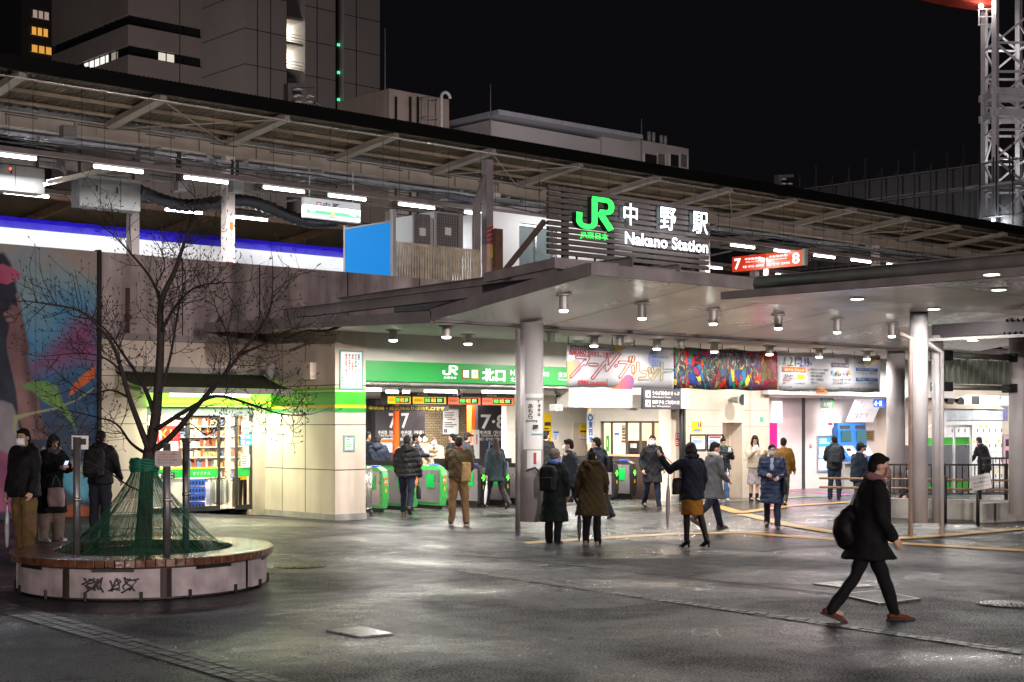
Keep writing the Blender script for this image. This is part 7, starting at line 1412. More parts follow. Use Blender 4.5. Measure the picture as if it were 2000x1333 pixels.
# ------------------------------------------------------------------ people
def rotx(v, a, o): v = v - o; c, s = math.cos(a), math.sin(a); return Vector((v.x, v.y * c - v.z * s, v.y * s + v.z * c)) + o
M_skin = pm('skin', (.50, .31, .23), .5, var=.08, scale=20, spec=.35); M_mask = pm('face_mask', (.80, .80, .83), .6, var=.04); M_eye = pm('eye_dark', (.012, .010, .010), .25, var=0)
FAB = {}
def fab(hexc, rough=.85, bump=.25):
    k = 'fabric_' + hexc
    return pm(k, h(hexc), rough, var=.22, scale=9, bump=bump, bscale=180, spec=.25)
def folds(amp, seed, puff=0, per=.085):
    s = seed * 1.7; amp = amp * 1.35
    def f(v):
        x, y, z = v[:, 0], v[:, 1], v[:, 2]
        d = amp * (np.sin(9 * z + 14 * x + s) + .7 * np.sin(23 * x - 17 * y + 13 * z + 2 * s) + .5 * np.sin(34 * z + 11 * y - 21 * x + s) + .35 * np.sin(55 * x + 40 * z + 3 * s)) / 2
        if puff: d = d + puff * (np.abs(np.sin(np.pi * (z + .012 * np.sin(8 * x + s)) / per)) ** .6 - .75)
        return d
    return f
ITEMS = []
def person(label, pos, face, ht, legs=((4, 2), (-4, 6)), arms=((6, 8, 14, 0), (6, 8, 14, 0)), lean=0, head=(0, 0), top=None, bottom=None, shoes='17171a', hair=('short', '14100f'), mask=False, extra=None, girth=1., feet=True, group=None, seat=None, heel=0):
    sc = ht / 1.70; cf = Vector((FX, FY, 0)); cr_ = Vector((FY, -FX, 0)); d = cf * math.cos(R(face)) + cr_ * math.sin(R(face)); rz = math.atan2(-d.x, d.y)
    root = thing('person', label, 'person', pos, rz, group); root.scale = (sc, sc, sc); sd = len(label) + sum(map(ord, label)) % 17
    # skeleton, forward = +Y, right = +X ; arms and legs: (left, right)
    J = {}; low = 9
    for i, s in ((0, -1), (1, 1)):
        th, kb = R(legs[i][0]), R(legs[i][1]); ab = legs[i][2] if len(legs[i]) > 2 else .012
        H = Vector((s * .088, 0, .90)); K = H + Vector((s * ab, .43 * math.sin(th), -.43 * math.cos(th))); A = K + Vector((s * ab, .40 * math.sin(th - kb), -.40 * math.cos(th - kb)))
        J['h', s], J['k', s], J['a', s] = H, K, A; low = min(low, A.z)
    drop = low - (.075 + heel)
    for k_ in list(J): J[k_] = J[k_] - Vector((0, 0, drop))
    zo = -drop; o = Vector((0, 0, .95 + zo)); ln = R(-lean)
    up = lambda x, y, z: rotx(Vector((x, y, z + zo)), ln, o)
    for i, s in ((0, -1), (1, 1)):
        pi, ab, be, yw = [R(a) for a in arms[i]]
        S_ = up(s * .178, 0, 1.39); d1 = Vector((s * math.sin(ab), math.cos(ab) * math.sin(pi), -math.cos(ab) * math.cos(pi))); d1 = rotx(d1, ln, Vector())
        E_ = S_ + d1 * .285; p2 = pi + be; d2 = Vector((s * math.sin(ab) * .5 - s * math.sin(yw), math.cos(yw) * math.sin(p2), -math.cos(yw) * math.cos(p2))).normalized(); d2 = rotx(d2, ln, Vector())
        W_ = E_ + d2 * .245; J['s', s], J['e', s], J['w', s], J['d', s] = S_, E_, W_, d2
    nk = up(0, .0, 1.44); hc = up(0, .025, 1.585); hp, hy = R(head[0]), R(head[1])
    def hd(x, y, z):                                  # head frame -> local (pitch forward-down positive, yaw to the right positive)
        v = Vector((x, y, z)); v = rotx(v, -hp, Vector()); c, s_ = math.cos(-hy), math.sin(-hy); v = Vector((v.x * c - v.y * s_, v.x * s_ + v.y * c, v.z)); return hc + v
    gr = girth
    # body: one continuous surface
    b = MB()
    def sect(z, rx, ry, yo=0, n=16): return [up(rx * math.cos(2 * math.pi * j / n), yo + ry * math.sin(2 * math.pi * j / n), z) for j in range(n)]
    b.loft([sect(.84, .12, .09), sect(.90, .155, .115), sect(.97, .16, .115), sect(1.08, .138, .10), sect(1.22, .15, .105), sect(1.34, .165, .10), sect(1.40, .14, .08), sect(1.44, .075, .06), sect(1.47, .05, .05)])
    b.caps([up(0, -.005, 1.40), up(0, .01, 1.53)], [.056, .052], 12)
    def hell(c, r, nu=14, nv=9):
        rings = []
        for i in range(nv + 1):
            t_ = math.pi * i / nv; q = max(.05, math.sin(t_)); rings.append([hd(c[0] + r[0] * q * math.cos(2 * math.pi * j / nu), c[1] + r[1] * q * math.sin(2 * math.pi * j / nu), c[2] - r[2] * math.cos(t_)) for j in range(nu)])
        return rings
    b.loft(hell((0, -.005, .02), (.074, .094, .098))); b.loft(hell((0, .03, -.045), (.056, .06, .065))); b.loft(hell((0, .05, -.085), (.03, .03, .028)))
    b.caps([hd(0, .088, .012), hd(0, .104, -.022)], [.009, .013], 8); b.caps([hd(-.02, .083, -.062), hd(.02, .083, -.062)], [.007, .007], 8)
    for s in (-1, 1): b.loft(hell((s * .076, -.005, -.012), (.012, .022, .03), 8, 6))
    for i, s in ((0, -1), (1, 1)):
        kk = .78 if bottom and (bottom[0] == 'trousers' or (len(bottom) > 4 and bottom[4])) else 1
        b.caps([J['h', s], J['h', s].lerp(J['k', s], .5), J['k', s]], [.085 * kk, .075 * kk, .056 * kk], 10); b.caps([J['k', s], J['k', s].lerp(J['a', s], .35), J['a', s]], [.055 * kk, .056 * kk, .037], 10)
        b.caps([J['s', s] + up(0, 0, 0) * 0, J['e', s]], [.052, .040], 10); b.caps([J['e', s], J['e', s].lerp(J['w', s], .35), J['w', s]], [.040, .041, .027], 10)
        d2 = J['d', s]; w = J['w', s]; inn = Vector((-s, 0, 0)); inn = (inn - d2 * inn.dot(d2)).normalized(); fw = d2.cross(inn).normalized() * s  # palm frame: inn = palm side, fw = across the knuckles (thumb side)
        if fw.y < 0: fw = -fw
        b.caps([w, w + d2 * .05, w + d2 * .085], [.026, .033, .030], 10)
        for q in range(4):
            off = fw * (.027 - .018 * q); k0 = w + d2 * .088 + off; ln_ = (.072, .08, .074, .058)[q]; c1 = k0 + (d2 * .92 + inn * .38) * ln_ * .5; c2 = c1 + (d2 * .55 + inn * .83) * ln_ * .5; b.caps([k0 - d2 * .015, k0, c1, c2], [.0095, .0095, .0088, .0078], 7)
        b.caps([w + d2 * .03 + fw * .022, w + d2 * .062 + fw * .047 + inn * .012, w + d2 * .092 + fw * .050 + inn * .03], [.013, .0115, .0095], 7)
        J['hand', s] = w + d2 * .10 + inn * .022; J['inn', s] = inn
        if feet:
            a = J['a', s]; fd = Vector((0, 1, 0)); b.caps([a, a + Vector((0, -.02, -.03)), a + Vector((0, .10, -.045))], [.036, .036, .026], 8)
    blob('body', b, M_skin, root, .0115, 2)
    blk = abs(((face + head[1]) + 180) % 360 - 180) > 50    # can the face be seen at all
    if blk:
        for s in (-1, 1): MB().loft([[hd(s * .031 + .013 * math.cos(j), .0845 + .004 * q, .012 + .0065 * math.sin(j)) for j in [k * math.pi / 4 for k in range(8)]] for q in (0, 1)]).build('eye', M_eye, root, local=True)
        g = MB()
        for s in (-1, 1): g.caps([hd(s * .018, .09, .033), hd(s * .046, .08, .036)], [.004, .003], 6)
        g.build('eyebrows', fab(hair[1]), root, local=True)
    if mask:
        g = MB(); rows = []
        for i in range(7):
            z = .005 - .105 * i / 6; rows.append([hd(x, .012 + math.sqrt(max(0, 1 - (x / .085) ** 2)) * (.098 + .02 * math.sin(math.pi * i / 6)) - .012 * (i == 6), z) for x in [(-.074 + .148 * j / 12) for j in range(13)]])
        base = len(g.v)
        for r_ in rows: g.v += [tuple(p) for p in r_]
        for i in range(6):
            for j in range(12): g.face(base + i * 13 + j, base + i * 13 + j + 1, base + (i + 1) * 13 + j + 1, base + (i + 1) * 13 + j, smooth=True)
        m_ = g.build('face_mask', M_mask if mask is True else fab(mask), root, local=True); so = m_.modifiers.new('thickness', 'SOLIDIFY'); so.thickness = .003
    # hair or hat
    hs, hcol = hair; mh = fab(hcol, .55, .6); g = MB()
    if hs in ('short', 'bob', 'long', 'bun', 'cap', 'beanie'):
        g.loft(hell((0, -.018, .038), (.083, .098, .092)))
        if hs in ('short', 'bob', 'long', 'bun', 'cap'): g.loft(hell((0, -.055, -.01), (.074, .062, .085))); g.loft(hell((0, .05, .085), (.058, .04, .026)))
        if hs == 'bob':
            g.loft(hell((0, -.03, -.03), (.098, .085, .085)))
            for s in (-1, 1): g.loft(hell((s * .078, .02, -.02), (.022, .045, .085)))
        if hs == 'long':
            g.caps([hd(0, -.05, .0), hd(0, -.075, -.12), up(0, -.105, 1.32), up(0, -.115, 1.20)], [.085, .085, .085, .06], 12, .8)
            for s in (-1, 1): g.caps([hd(s * .068, .015, .03), hd(s * .082, .03, -.08), up(s * .09, .075, 1.36), up(s * .085, .10, 1.24)], [.026, .03, .03, .018], 8)
        if hs == 'bun': g.loft(hell((0, -.04, .14), (.04, .04, .036)))
        if hs == 'beanie': g.loft(hell((0, -.02, .05), (.096, .112, .10))); g.loft(hell((0, -.03, .0), (.095, .098, .05)))
        if hs == 'cap':
            pass
    ff = folds(.004, sd + 3) if hs != 'beanie' else folds(.003, sd, .006, .03)
    blob('hair' if hs != 'beanie' else 'knit_hat', g, mh, root, .010, 2, ff)
    if hs == 'cap':
        g = MB(); g.loft(hell((0, -.01, .065), (.09, .104, .075))); g.caps([hd(-.045, .09, .055), hd(.045, .09, .055)], [.03, .03], 8); g.caps([hd(-.035, .13, .045), hd(.035, .13, .045)], [.03, .03], 8); blob('cap', g, fab(extra.get('cap', '2a2620')), root, .011, 2)
    # lower garments
    if bottom:
        kind, col = bottom[0], bottom[1]; g = MB()
        if kind == 'trousers':
            w_ = bottom[2] if len(bottom) > 2 else 1.
            g.loft([sect(.82, .10, .08), sect(.88, .168 * gr, .13 * gr), sect(.97, .168 * gr, .127 * gr), sect(1.05, .152 * gr, .115 * gr)])
            for s in (-1, 1): H, K, A = J['h', s], J['k', s], J['a', s]; e = A + (A - K).normalized() * .02; g.caps([H + Vector((0, 0, .02)), H.lerp(K, .5), K, K.lerp(A, .4), e], [.098 * gr, .09 * w_, .073 * w_, .07 * w_, .060 * w_], 12)
            blob('trousers', g, fab(col), root, .0135, 2, folds(.009, sd + 1))
        else:
            zb = bottom[2]; fl = bottom[3] if len(bottom) > 3 else .04; mid = (J['k', -1] + J['k', 1]) / 2; spread = abs(J['k', 1].y - J['k', -1].y) / 2
            def sk(z, rx, ry, yo): return [Vector((rx * math.cos(2 * math.pi * j / 20), yo + ry * math.sin(2 * math.pi * j / 20), z + zo)) for j in range(20)]
            tt = (.90 - zb) / .42; yo = mid.y * min(1.2, tt); g.loft([sk(1.06, .135, .105, 0), sk(.97, .165, .125, 0), sk(.86, .178, .14, 0), sk((.86 + zb) / 2, .175 + fl * .4, .14 + fl * .4 + spread * .3, yo * .5), sk(zb, .165 + fl, .13 + fl + spread * .6, yo)]); blob('skirt', g, fab(col), root, .013, 2, folds(.010, sd + 1))
            if len(bottom) > 4 and bottom[4]:
                g = MB()
                for s in (-1, 1): g.caps([J['h', s], J['h', s].lerp(J['k', s], .5), J['k', s]], [.088, .078, .059], 10); g.caps([J['k', s], J['k', s].lerp(J['a', s], .35), J['a', s]], [.058, .059, .040], 10)
                blob('tights', g, fab(bottom[4], .6), root, .012, 2)
    if feet:
        for i, s in ((0, -1), (1, 1)):
            K, A = J['k', s], J['a', s]; sh = (A - K).normalized(); pit = R((legs[i][0] - legs[i][1]) * .6) if A.z > .10 + heel else 0
            f_ = lambda x, y, z: A + rotx(Vector((x, y, z)), pit, Vector()); g = MB(); tp_ = -.02 * (heel > 0)
            g.caps([f_(0, -.045, -.035), f_(0, .03, -.04 - heel * .4), f_(0, .12, -.048 - heel)], [.040, .042, .034], 10, .95); g.caps([f_(s * .004, .09, -.05 - heel), f_(s * .006, .165, -.055 - heel)], [.042, .034], 10, .62); g.caps([A - sh * .0, f_(0, -.01, -.03)], [.046, .044], 10)
            if heel: g.caps([A - sh * .10, A], [.052, .048], 10); g.caps([f_(0, -.055, -.05), f_(0, -.06, -.068 - heel)], [.022, .018], 8)
            blob('shoe', g, fab(shoes if isinstance(shoes, str) else shoes[i], .4, .1), root, .0105, 2)
            if not heel: g = MB(); g.loft([[f_(.046 * math.cos(j * math.pi / 8) * (1 if math.sin(j * math.pi / 8) > 0 else .9), .06 + .145 * math.sin(j * math.pi / 8), z) for j in range(16)] for z in (-.079, -.058)]); g.build('sole', (fab(extra['sole']) if extra and 'sole' in extra else M_rubber), root, local=True)
    # coat
    if top:
        col = top['col']; zl = top.get('len', .88); fl = top.get('flare', .0); fat = top.get('fat', 1.) * gr; g = MB(); puff = top.get('puff', 0)
        def ct(z, rx, ry, yo=0):
            if z >= .95: return [up(rx * math.cos(2 * math.pi * j / 20), yo + ry * math.sin(2 * math.pi * j / 20), z) for j in range(20)]
            return [Vector((rx * math.cos(2 * math.pi * j / 20), yo + ry * math.sin(2 * math.pi * j / 20), z + zo)) for j in range(20)]
        L_ = []
        if zl < .9:
            sp2 = abs(J['k', 1].y - J['k', -1].y) * .35 * max(0, (.9 - zl) / .45)
            L_ += [ct(zl, .185 * fat + fl, .15 * fat + fl + sp2), ct(zl + .02, .19 * fat + fl, .155 * fat + fl + sp2), ct((zl + .95) / 2, .188 * fat + fl * .5, .152 * fat + fl * .5)]
        else: L_ += [ct(zl, .178 * fat, .14 * fat)]
        L_ += [ct(max(.97, zl + .02), .182 * fat, .143 * fat), ct(1.08, .172 * fat, .135 * fat), ct(1.22, .182 * fat, .14 * fat), ct(1.33, .195 * fat, .135 * fat), ct(1.40, .165, .11), ct(1.445, .095, .085), ct(1.47, .075, .075)]
        g.loft(L_)
        for i, s in ((0, -1), (1, 1)):
            S_, E_, W_ = J['s', s], J['e', s], J['w', s]; af = top.get('arm', 1.)
            g.caps([S_ - Vector((s * .02, 0, .01)), S_.lerp(E_, .5), E_], [.078 * af, .072 * af, .062 * af], 12); g.caps([E_, E_.lerp(W_, .5), W_ - J['d', s] * .01], [.062 * af, .056 * af, .05 * af], 12)
        if top.get('hood'): g.caps([up(-.075, -.085, 1.43), up(0, -.135, 1.40), up(.075, -.085, 1.43)], [.06, .075, .06], 10); g.caps([up(-.09, -.02, 1.46), up(-.06, -.09, 1.48), up(.06, -.09, 1.48), up(.09, -.02, 1.46)], [.045, .05, .05, .045], 10)
        if top.get('collar'): g.caps([up(-.07, .05, 1.455), up(-.085, -.02, 1.475), up(0, -.085, 1.485), up(.085, -.02, 1.475), up(.07, .05, 1.455)], [.03, .035, .035, .035, .03], 9)
        blob('coat', g, fab(col, top.get('rough', .8), .2 if puff else .3), root, .0145, 3, folds(.010, sd, puff, top.get('per', .085)))
    ex = extra or {}
    if 'scarf' in ex: g = MB(); g.caps([up(.0, .085, 1.42), up(-.085, .03, 1.455), up(-.06, -.075, 1.48), up(.06, -.075, 1.48), up(.085, .03, 1.455), up(.01, .09, 1.42)], [.04, .045, .045, .045, .045, .04], 9); blob('scarf', g, fab(ex['scarf']), root, .012, 2, folds(.006, sd))
    if 'fur' in ex: g = MB(); [g.ell(up(.13 * math.cos(a * .5 + .3), -.03 - .10 * math.sin(a * .5 + .3), 1.47 + .02 * math.sin(a * 3)), (.05, .05, .045), 8, 6) for a in range(7)]; blob('fur_trim', g, fab(ex['fur'], .95, .8), root, .011, 1, folds(.012, sd + 5))
    if 'shirt' in ex: g = MB(); g.caps([up(0, .125 * girth, 1.05), up(0, .132 * girth, 1.25), up(0, .10, 1.41)], [.04, .055, .04], 8); blob('shirt', g, fab(ex['shirt']), root, .012, 2)
    if 'panel' in ex: g = MB(); g.loft([ct(1.25, .188 * fat, .146 * fat), ct(1.34, .203 * fat, .143 * fat), ct(1.405, .17, .116), ct(1.45, .098, .09)]); blob('shoulder_panel', g, fab(ex['panel']), root, .013, 2)
    if 'collar' in ex: g = MB(); g.caps([up(-.05, .05, 1.465), up(-.07, -.03, 1.48), up(0, -.075, 1.485), up(.07, -.03, 1.48), up(.05, .05, 1.465)], [.018] * 5, 8); blob('shirt_collar', g, fab(ex['collar']), root, .010, 1)
    if 'badge' in ex: q = J['s', 1].lerp(J['e', 1], .35) if ex.get('side', 1) > 0 else J['s', -1].lerp(J['e', -1], .35)
    Mw = Matrix.Translation(Vector(pos)) @ Matrix.Rotation(rz, 4, 'Z') @ Matrix.Scale(sc, 4)
    return {'w': lambda v: Mw @ v, 'up': lambda x, y, z: Mw @ up(x, y, z), 'J': J, 'hand': lambda s: Mw @ J['hand', s], 'hd': lambda x, y, z: Mw @ hd(x, y, z), 'fwd': d, 'right': Vector((d.y, -d.x, 0)), 'sc': sc}
def backpack(P, label, col, w=.30, hh=.42, dep=.15, z0=.98, strap=True):
    c = P['up'](0, -.14 - dep / 2 - .02, z0 + hh / 2); t = thing('backpack', label, 'backpack', c); r_, f_ = P['right'], P['fwd']; g = MB(); rings = []
    for i, (z, kx, ky) in enumerate(((0, .8, .6), (.06, .98, 1), (.5, 1, 1), (.8, .94, .85), (.95, .75, .6), (1, .5, .35))):
        rings.append([c + r_ * (w / 2 * kx * (abs(math.cos(a)) ** .6) * (1 if math.cos(a) > 0 else -1)) + f_ * (dep / 2 * ky * (abs(math.sin(a)) ** .6) * (1 if math.sin(a) > 0 else -1)) + Vector((0, 0, (z - .5) * hh)) for a in [2 * math.pi * j / 20 for j in range(20)]])
    g.loft(rings); m = fab(col, .6); blob('main_bag', g, m, t, .012, 2, folds(.006, len(label)), local=False)
    g = MB(); q = c - f_ * (dep / 2 + .005) - Vector((0, 0, hh * .18)); rr = [[q + r_ * (w * .36 * kx * a) + f_ * (.02 * b) + Vector((0, 0, z * hh * .24)) for a, b in ((-1, 1), (-1, -.6), (-.8, -1), (.8, -1), (1, -.6), (1, 1))] for z, kx in ((-1, .85), (-.8, 1), (.8, 1), (1, .85))]; g.loft(rr); blob('front_pocket', g, m, t, .012, 2, local=False)
    if strap:
        g = MB()
        for s in (-1, 1): g.tube([P['up'](s * .10, -.15, z0 + hh), P['up'](s * .12, -.06, 1.475), P['up'](s * .125, .06, 1.45), P['up'](s * .13, .155, 1.32), P['up'](s * .15, .135, 1.15), P['up'](s * .17, -.02, 1.06), P['up'](s * .12, -.15, z0 + .06)], .022, 6, flat=.4)
        g.build('strap', m, t)
    return t
def umbrella(a, b, label, col, furled=True, alpha=None, hook=True):
    a, b = Vector(a), Vector(b); t = thing('umbrella', label, 'umbrella', b); d = b - a; m = pm('umbrella_' + col, h(col), .35, var=.1) if not alpha else pm('umbrella_clear_' + col, h(col), .2, var=.1, alpha=alpha); g = MB()
    n = 14; g.tube([a + d * (.16 + .80 * i / n) for i in range(n + 1)], [(.012 + .03 * (math.sin(math.pi * min(1, (1 - i / n) * 1.15 + .02)) ** .7) * (.55 + .45 * (1 - i / n))) for i in range(n + 1)], 8); g.build('canopy', m, t)
    g = MB(); g.tube([a, b], .006, 6); g.build('shaft', M_black, t); g = MB(); r_ = Vector((FY, -FX, 0))
    if hook: g.tube([a + d * .10, a] + [a + r_ * (.03 * (1 - math.cos(q))) - d.normalized() * .03 * math.sin(q) for q in (.6, 1.2, 1.8, 2.5, 3.1)], .010, 6)
    else: g.tube([a - d * .02, a + d * .12], .014, 8)
    g.build('handle', M_black, t); return t
def bag(c, r_, f_, w, hh, dep, label, col, name='bag', cat='bag', handle=None, hcol=None, taper=.9):
    c = Vector(c); t = thing(name, label, cat, c); g = MB(); rings = []
    for z, k, dk in ((0, taper, .7), (.08, 1, 1), (.6, 1, 1), (.95, .96 if taper < 1 else .9, .6), (1, .9, .4)):
        rings.append([c + r_ * (w / 2 * k * (abs(math.cos(a)) ** .6) * (1 if math.cos(a) > 0 else -1)) + f_ * (dep / 2 * dk * math.sin(a)) + Vector((0, 0, (z - .5) * hh)) for a in [2 * math.pi * j / 16 for j in range(16)]])
    g.loft(rings); blob('body', g, fab(col, .55), t, .012, 2, folds(.006, len(label)), local=False)
    if handle:
        for pts in handle: MB().tube(smooth_path([Vector(p) for p in pts], 3), .012, 6, flat=.6).build('strap', fab(hcol or col, .55), t)
    return t
def phone(P, s, label):
    c = P['hand'](s); t = thing('phone', label, 'phone', c); g = MB(); f_ = P['fwd']; u = (Vector((0, 0, 1)) * .8 + f_ * .5).normalized(); r_ = P['right']; n = r_.cross(u).normalized(); q = [c + n * .012 + r_ * a * .036 + u * b * .074 + u * .03 for a, b in ((-1, -1), (1, -1), (1, 1), (-1, 1))]
    g.loft([q, [k + n * .008 for k in q]], smooth=False); g.build('case', M_black, t); v = [k.lerp(sum(q, Vector()) / 4, .06) - n * .0015 for k in q]; MB().quad(*[tuple(k) for k in v]).build('screen', em('phone_glow', (.7, .8, 1), 1.2), t)
def at(px, py): return ground_at(px, py)
def hgt(px, y0, y1):
    p = ground_at(px, y1); t = p.x * FX + p.y * FY; return (y1 - y0) / 2950 * t
S_ = lambda px, py, dz=0: at(px, py)
# --- left, by the mural
P = person('man in black parka and wide khaki trousers with white mask at the far left', at(48, 1088), -150, 1.79, ((3, 2), (-3, 3)), ((4, 10, 18, 0), (2, 9, 12, 0)), 0, (6, -10), dict(col='121317', len=.80, fat=1.22, arm=1.2, hood=True, rough=.7), ('trousers', '6b5638', 1.32), 'cfc8c0', ('short', '0f0d0d'), True, dict(sole='d8d4d0'), 1.05)
a = P['hand'](1); umbrella(a + Vector((0, 0, .03)), a + Vector((-.01, -.02, -.72)), 'clear folded umbrella held by the man in the black parka', 'c8ccd4', alpha=.75)
P = person('woman in long black coat looking at her phone beside the mural', at(100, 1056), 128, 1.64, ((4, 3), (-3, 2)), ((30, 6, 78, 22), (34, 4, 70, 18)), 4, (24, 6), dict(col='0d0e12', len=.45, flare=.05, fat=1.1, arm=1.1, rough=.8), ('trousers', '8a7a70', 1.5), 'b8b0b0', ('bob', '1b1514'), False, dict(fur='c8b8a0', scarf='4a4e54', sole='d8d8d8'))
phone(P, 1, 'glowing phone in the hands of the woman in the long black coat'); c = P['w'](P['J']['e', 1]) + Vector((0, 0, -.42)) + P['fwd'] * .06 + Vector((FY, -FX, 0)) * .10; bag(c, Vector((FY, -FX, 0)), fr2, .27, .30, .12, 'pale pink tote bag hanging from the woman beside the mural', 'b59a98', 'tote_bag', 'tote bag', [[c + Vector((FY, -FX, 0)) * x + Vector((0, 0, .14)) for x in (-.07,)] + [c + Vector((0, 0, .34))] + [c + Vector((FY, -FX, 0)) * .07 + Vector((0, 0, .14))]], '3a5a58', .8)
P = person('man in black jacket seen from behind with backpack left of the trunk', at(196, 1052), 8, 1.70, ((2, 2), (-4, 3)), ((14, 10, 40, 10), (12, 12, 30, 5)), 0, (4, 0), dict(col='101114', len=.86, fat=1.12, arm=1.12, hood=True, rough=.6), ('trousers', '23262e', 1.12), '1a1a1c', ('short', '0e0c0b'))
backpack(P, 'shiny black backpack on the man left of the trunk', '17181c', .34, .48, .17)
# --- at the gates
P = person('man in black puffer jacket walking into the left ticket gates', at(795, 1008), 4, 1.74, ((22, 6), (-18, 34)), ((4, 10, 34, 10), (-2, 10, 14, 0)), 2, (3, 0), dict(col='16171a', len=.86, fat=1.24, arm=1.32, hood=True, puff=.018, per=.11, rough=.45), ('trousers', '1b2233', .95), '6a4a30', ('short', '14110f'))
c = P['hand'](1) + Vector((0, 0, -.24)); bag(c, P['fwd'], P['right'], .34, .30, .09, 'black briefcase carried by the man in the puffer jacket', '1c1c20', 'briefcase', 'briefcase', [[c + P['fwd'] * -.07 + Vector((0, 0, .14)), P['hand'](1), c + P['fwd'] * .07 + Vector((0, 0, .14))]])
P = person('man in olive brown blouson and tan trousers standing before the gates', at(896, 1026), 2, 1.70, ((2, 0, .03), (-2, 2, .03)), ((16, 10, 60, 14), (14, 10, 55, 14)), 0, (2, -4), dict(col='4a3d28', len=.90, fat=1.18, arm=1.2, rough=.75), ('trousers', '7a5f40', 1.08), '23304a', ('short', '17110e'), False, dict(collar='a04a30', sole='d8d0c4'))
c = P['up'](.15, -.14, 1.02); bag(c, P['right'], P['fwd'], .20, .38, .13, 'beige cross body bag on the man in olive brown', 'a08458', 'shoulder_bag', 'shoulder bag', [[P['up'](.10, -.17, 1.15), P['up'](-.04, -.155, 1.32), P['up'](-.12, -.06, 1.46), P['up'](-.11, .10, 1.40)]], '1a1a1c')
P = person('long haired woman in dark teal coat walking past the black ended gates', at(968, 994), -28, 1.66, ((24, 8), (-20, 26)), ((-6, 8, 12, 0), (10, 8, 24, 4)), 3, (4, 0), dict(col='1d2c30', len=.70, fat=1.1, arm=1.12, rough=.7), ('trousers', '101114', 1.0), '3a2424', ('long', '1c1412'))
c = P['up'](.24, -.02, .98); bag(c, P['fwd'], P['right'], .30, .32, .10, 'grey blue shoulder bag on the long haired walking woman', '6c7a84', 'shoulder_bag', 'shoulder bag', [[P['up'](.22, .08, 1.08), P['up'](.16, .03, 1.46), P['up'](.22, -.1, 1.08)]]); a = P['hand'](-1); umbrella(a + Vector((0, 0, .05)), a + Vector((-.12, -.05, -.62)), 'white long umbrella held by the long haired walking woman', 'c8ccd0')
iy = lambda px, Y, z=.01: Vector((oy(px, 900, Y).x, Y, z))
person('person in navy hooded jacket inside the leftmost gate', iy(738, 28.4), 10, 1.66, top=dict(col='1f2636', len=.84, fat=1.2, hood=True, arm=1.15), bottom=('trousers', '20222a'), hair=('short', '1c1715'))
person('dark haired man at the left edge of the gate opening', iy(716, 30.5), 50, 1.74, top=dict(col='202632', len=.80, fat=1.12), bottom=('trousers', '1a1c22'), hair=('short', '1a1513'))
person('masked man in dark navy jacket turned sideways behind the puffer jacket', iy(812, 30.2), 100, 1.68, arms=((30, 6, 60, 10), (30, 6, 60, 10)), top=dict(col='1c2130', len=.82, fat=1.15, puff=.01), bottom=('trousers', '17181c'), hair=('short', '14100e'), mask=True)
person('person in a tan coat behind the masked navy jacket inside', iy(826, 31.6), 140, 1.66, top=dict(col='9a8468', len=.7, fat=1.1), bottom=('trousers', '2a2624'), hair=('bob', '1a1412'), mask=True)
P = person('woman in cream fleece jacket with white mask facing out of the gates', iy(848, 30.4), 178, 1.58, arms=((22, 8, 66, 18), (26, 6, 82, 10)), top=dict(col='c4b59c', len=.78, fat=1.22, arm=1.25, collar=True), bottom=('trousers', '2a2b30'), hair=('bob', '4a2e22'), mask=True, extra=dict(scarf='d8d0c0', panel='6e6048', shirt='17181c'))
person('dark jacketed person half hidden behind the olive brown blouson', iy(884, 31.5), -70, 1.66, top=dict(col='23262a', len=.8, fat=1.15), bottom=('trousers', '1a1a1c'), hair=('short', '16120f'))
person('man in a dark cap and jacket hurrying behind the gates', iy(912, 30.6), 60, 1.72, ((18, 8), (-18, 20)), top=dict(col='24262e', len=.82, fat=1.15), bottom=('trousers', '1c1c20'), hair=('cap', '14110f'), extra=dict(cap='1a1a20'))
person('person in black jacket mostly hidden behind the round column', iy(1066, 28.6), 30, 1.74, top=dict(col='141518', len=.82, fat=1.15), bottom=('trousers', '17181c'), hair=('short', '15110f'))
# --- around the column
P = person('elderly woman in grey knit hat and long dark green coat by the column', at(1082, 1062), 28, 1.52, ((2, 2), (-4, 4)), ((6, 8, 26, 6), (4, 8, 22, 6)), 3, (-6, 22), dict(col='0f1a18', len=.40, flare=.06, fat=1.12, arm=1.15, rough=.85), ('trousers', '0e1312', 1.1), '131313', ('beanie', '6f655f'), True, dict(scarf='5a78c8'))
backpack(P, 'black school style backpack on the elderly woman in the knit hat', '14161a', .32, .42, .15, .96)
P = person('woman in olive duffle coat with fur collar seen from behind', at(1156, 1064), 12, 1.52, ((2, 1), (-2, 2)), ((4, 12, 12, 0), (12, 14, 40, 16)), 0, (-10, 0), dict(col='3a2f1a', len=.52, flare=.09, fat=1.18, arm=1.2, hood=True, rough=.9), ('trousers', '0f1014', 1.05), 'a07a68', ('bun', '15100e'), False, dict(fur='3a2718', sole='b09080'))
a = P['hand'](-1); umbrella(a + Vector((0, 0, .02)), a + Vector((-.05, -.05, -.66)), 'short black folding umbrella hanging from the woman in olive', '1a1815', hook=False)
P = person('balding man in dark suit and white mask walking left behind the couple', at(1114, 1021), -62, 1.66, ((16, 6), (-16, 18)), ((8, 6, 20, 0), (-6, 6, 16, 0)), 2, (2, -25), dict(col='171c28', len=.72, fat=1.06, rough=.7), ('trousers', '24252a', 1.0), '151517', ('short', '17120f'), True, dict(shirt='c8c8cc'))
P = person('man in navy coat with a black bag on his back, behind the olive coat', at(1168, 1014), -40, 1.68, ((14, 4), (-14, 16)), ((10, 8, 60, 10), (4, 8, 40, 8)), 3, (4, -15), dict(col='1b2333', len=.74, fat=1.12, arm=1.1, collar=True, rough=.7), ('trousers', '1a1c20', 1.0), '151517', ('short', '17120f'))
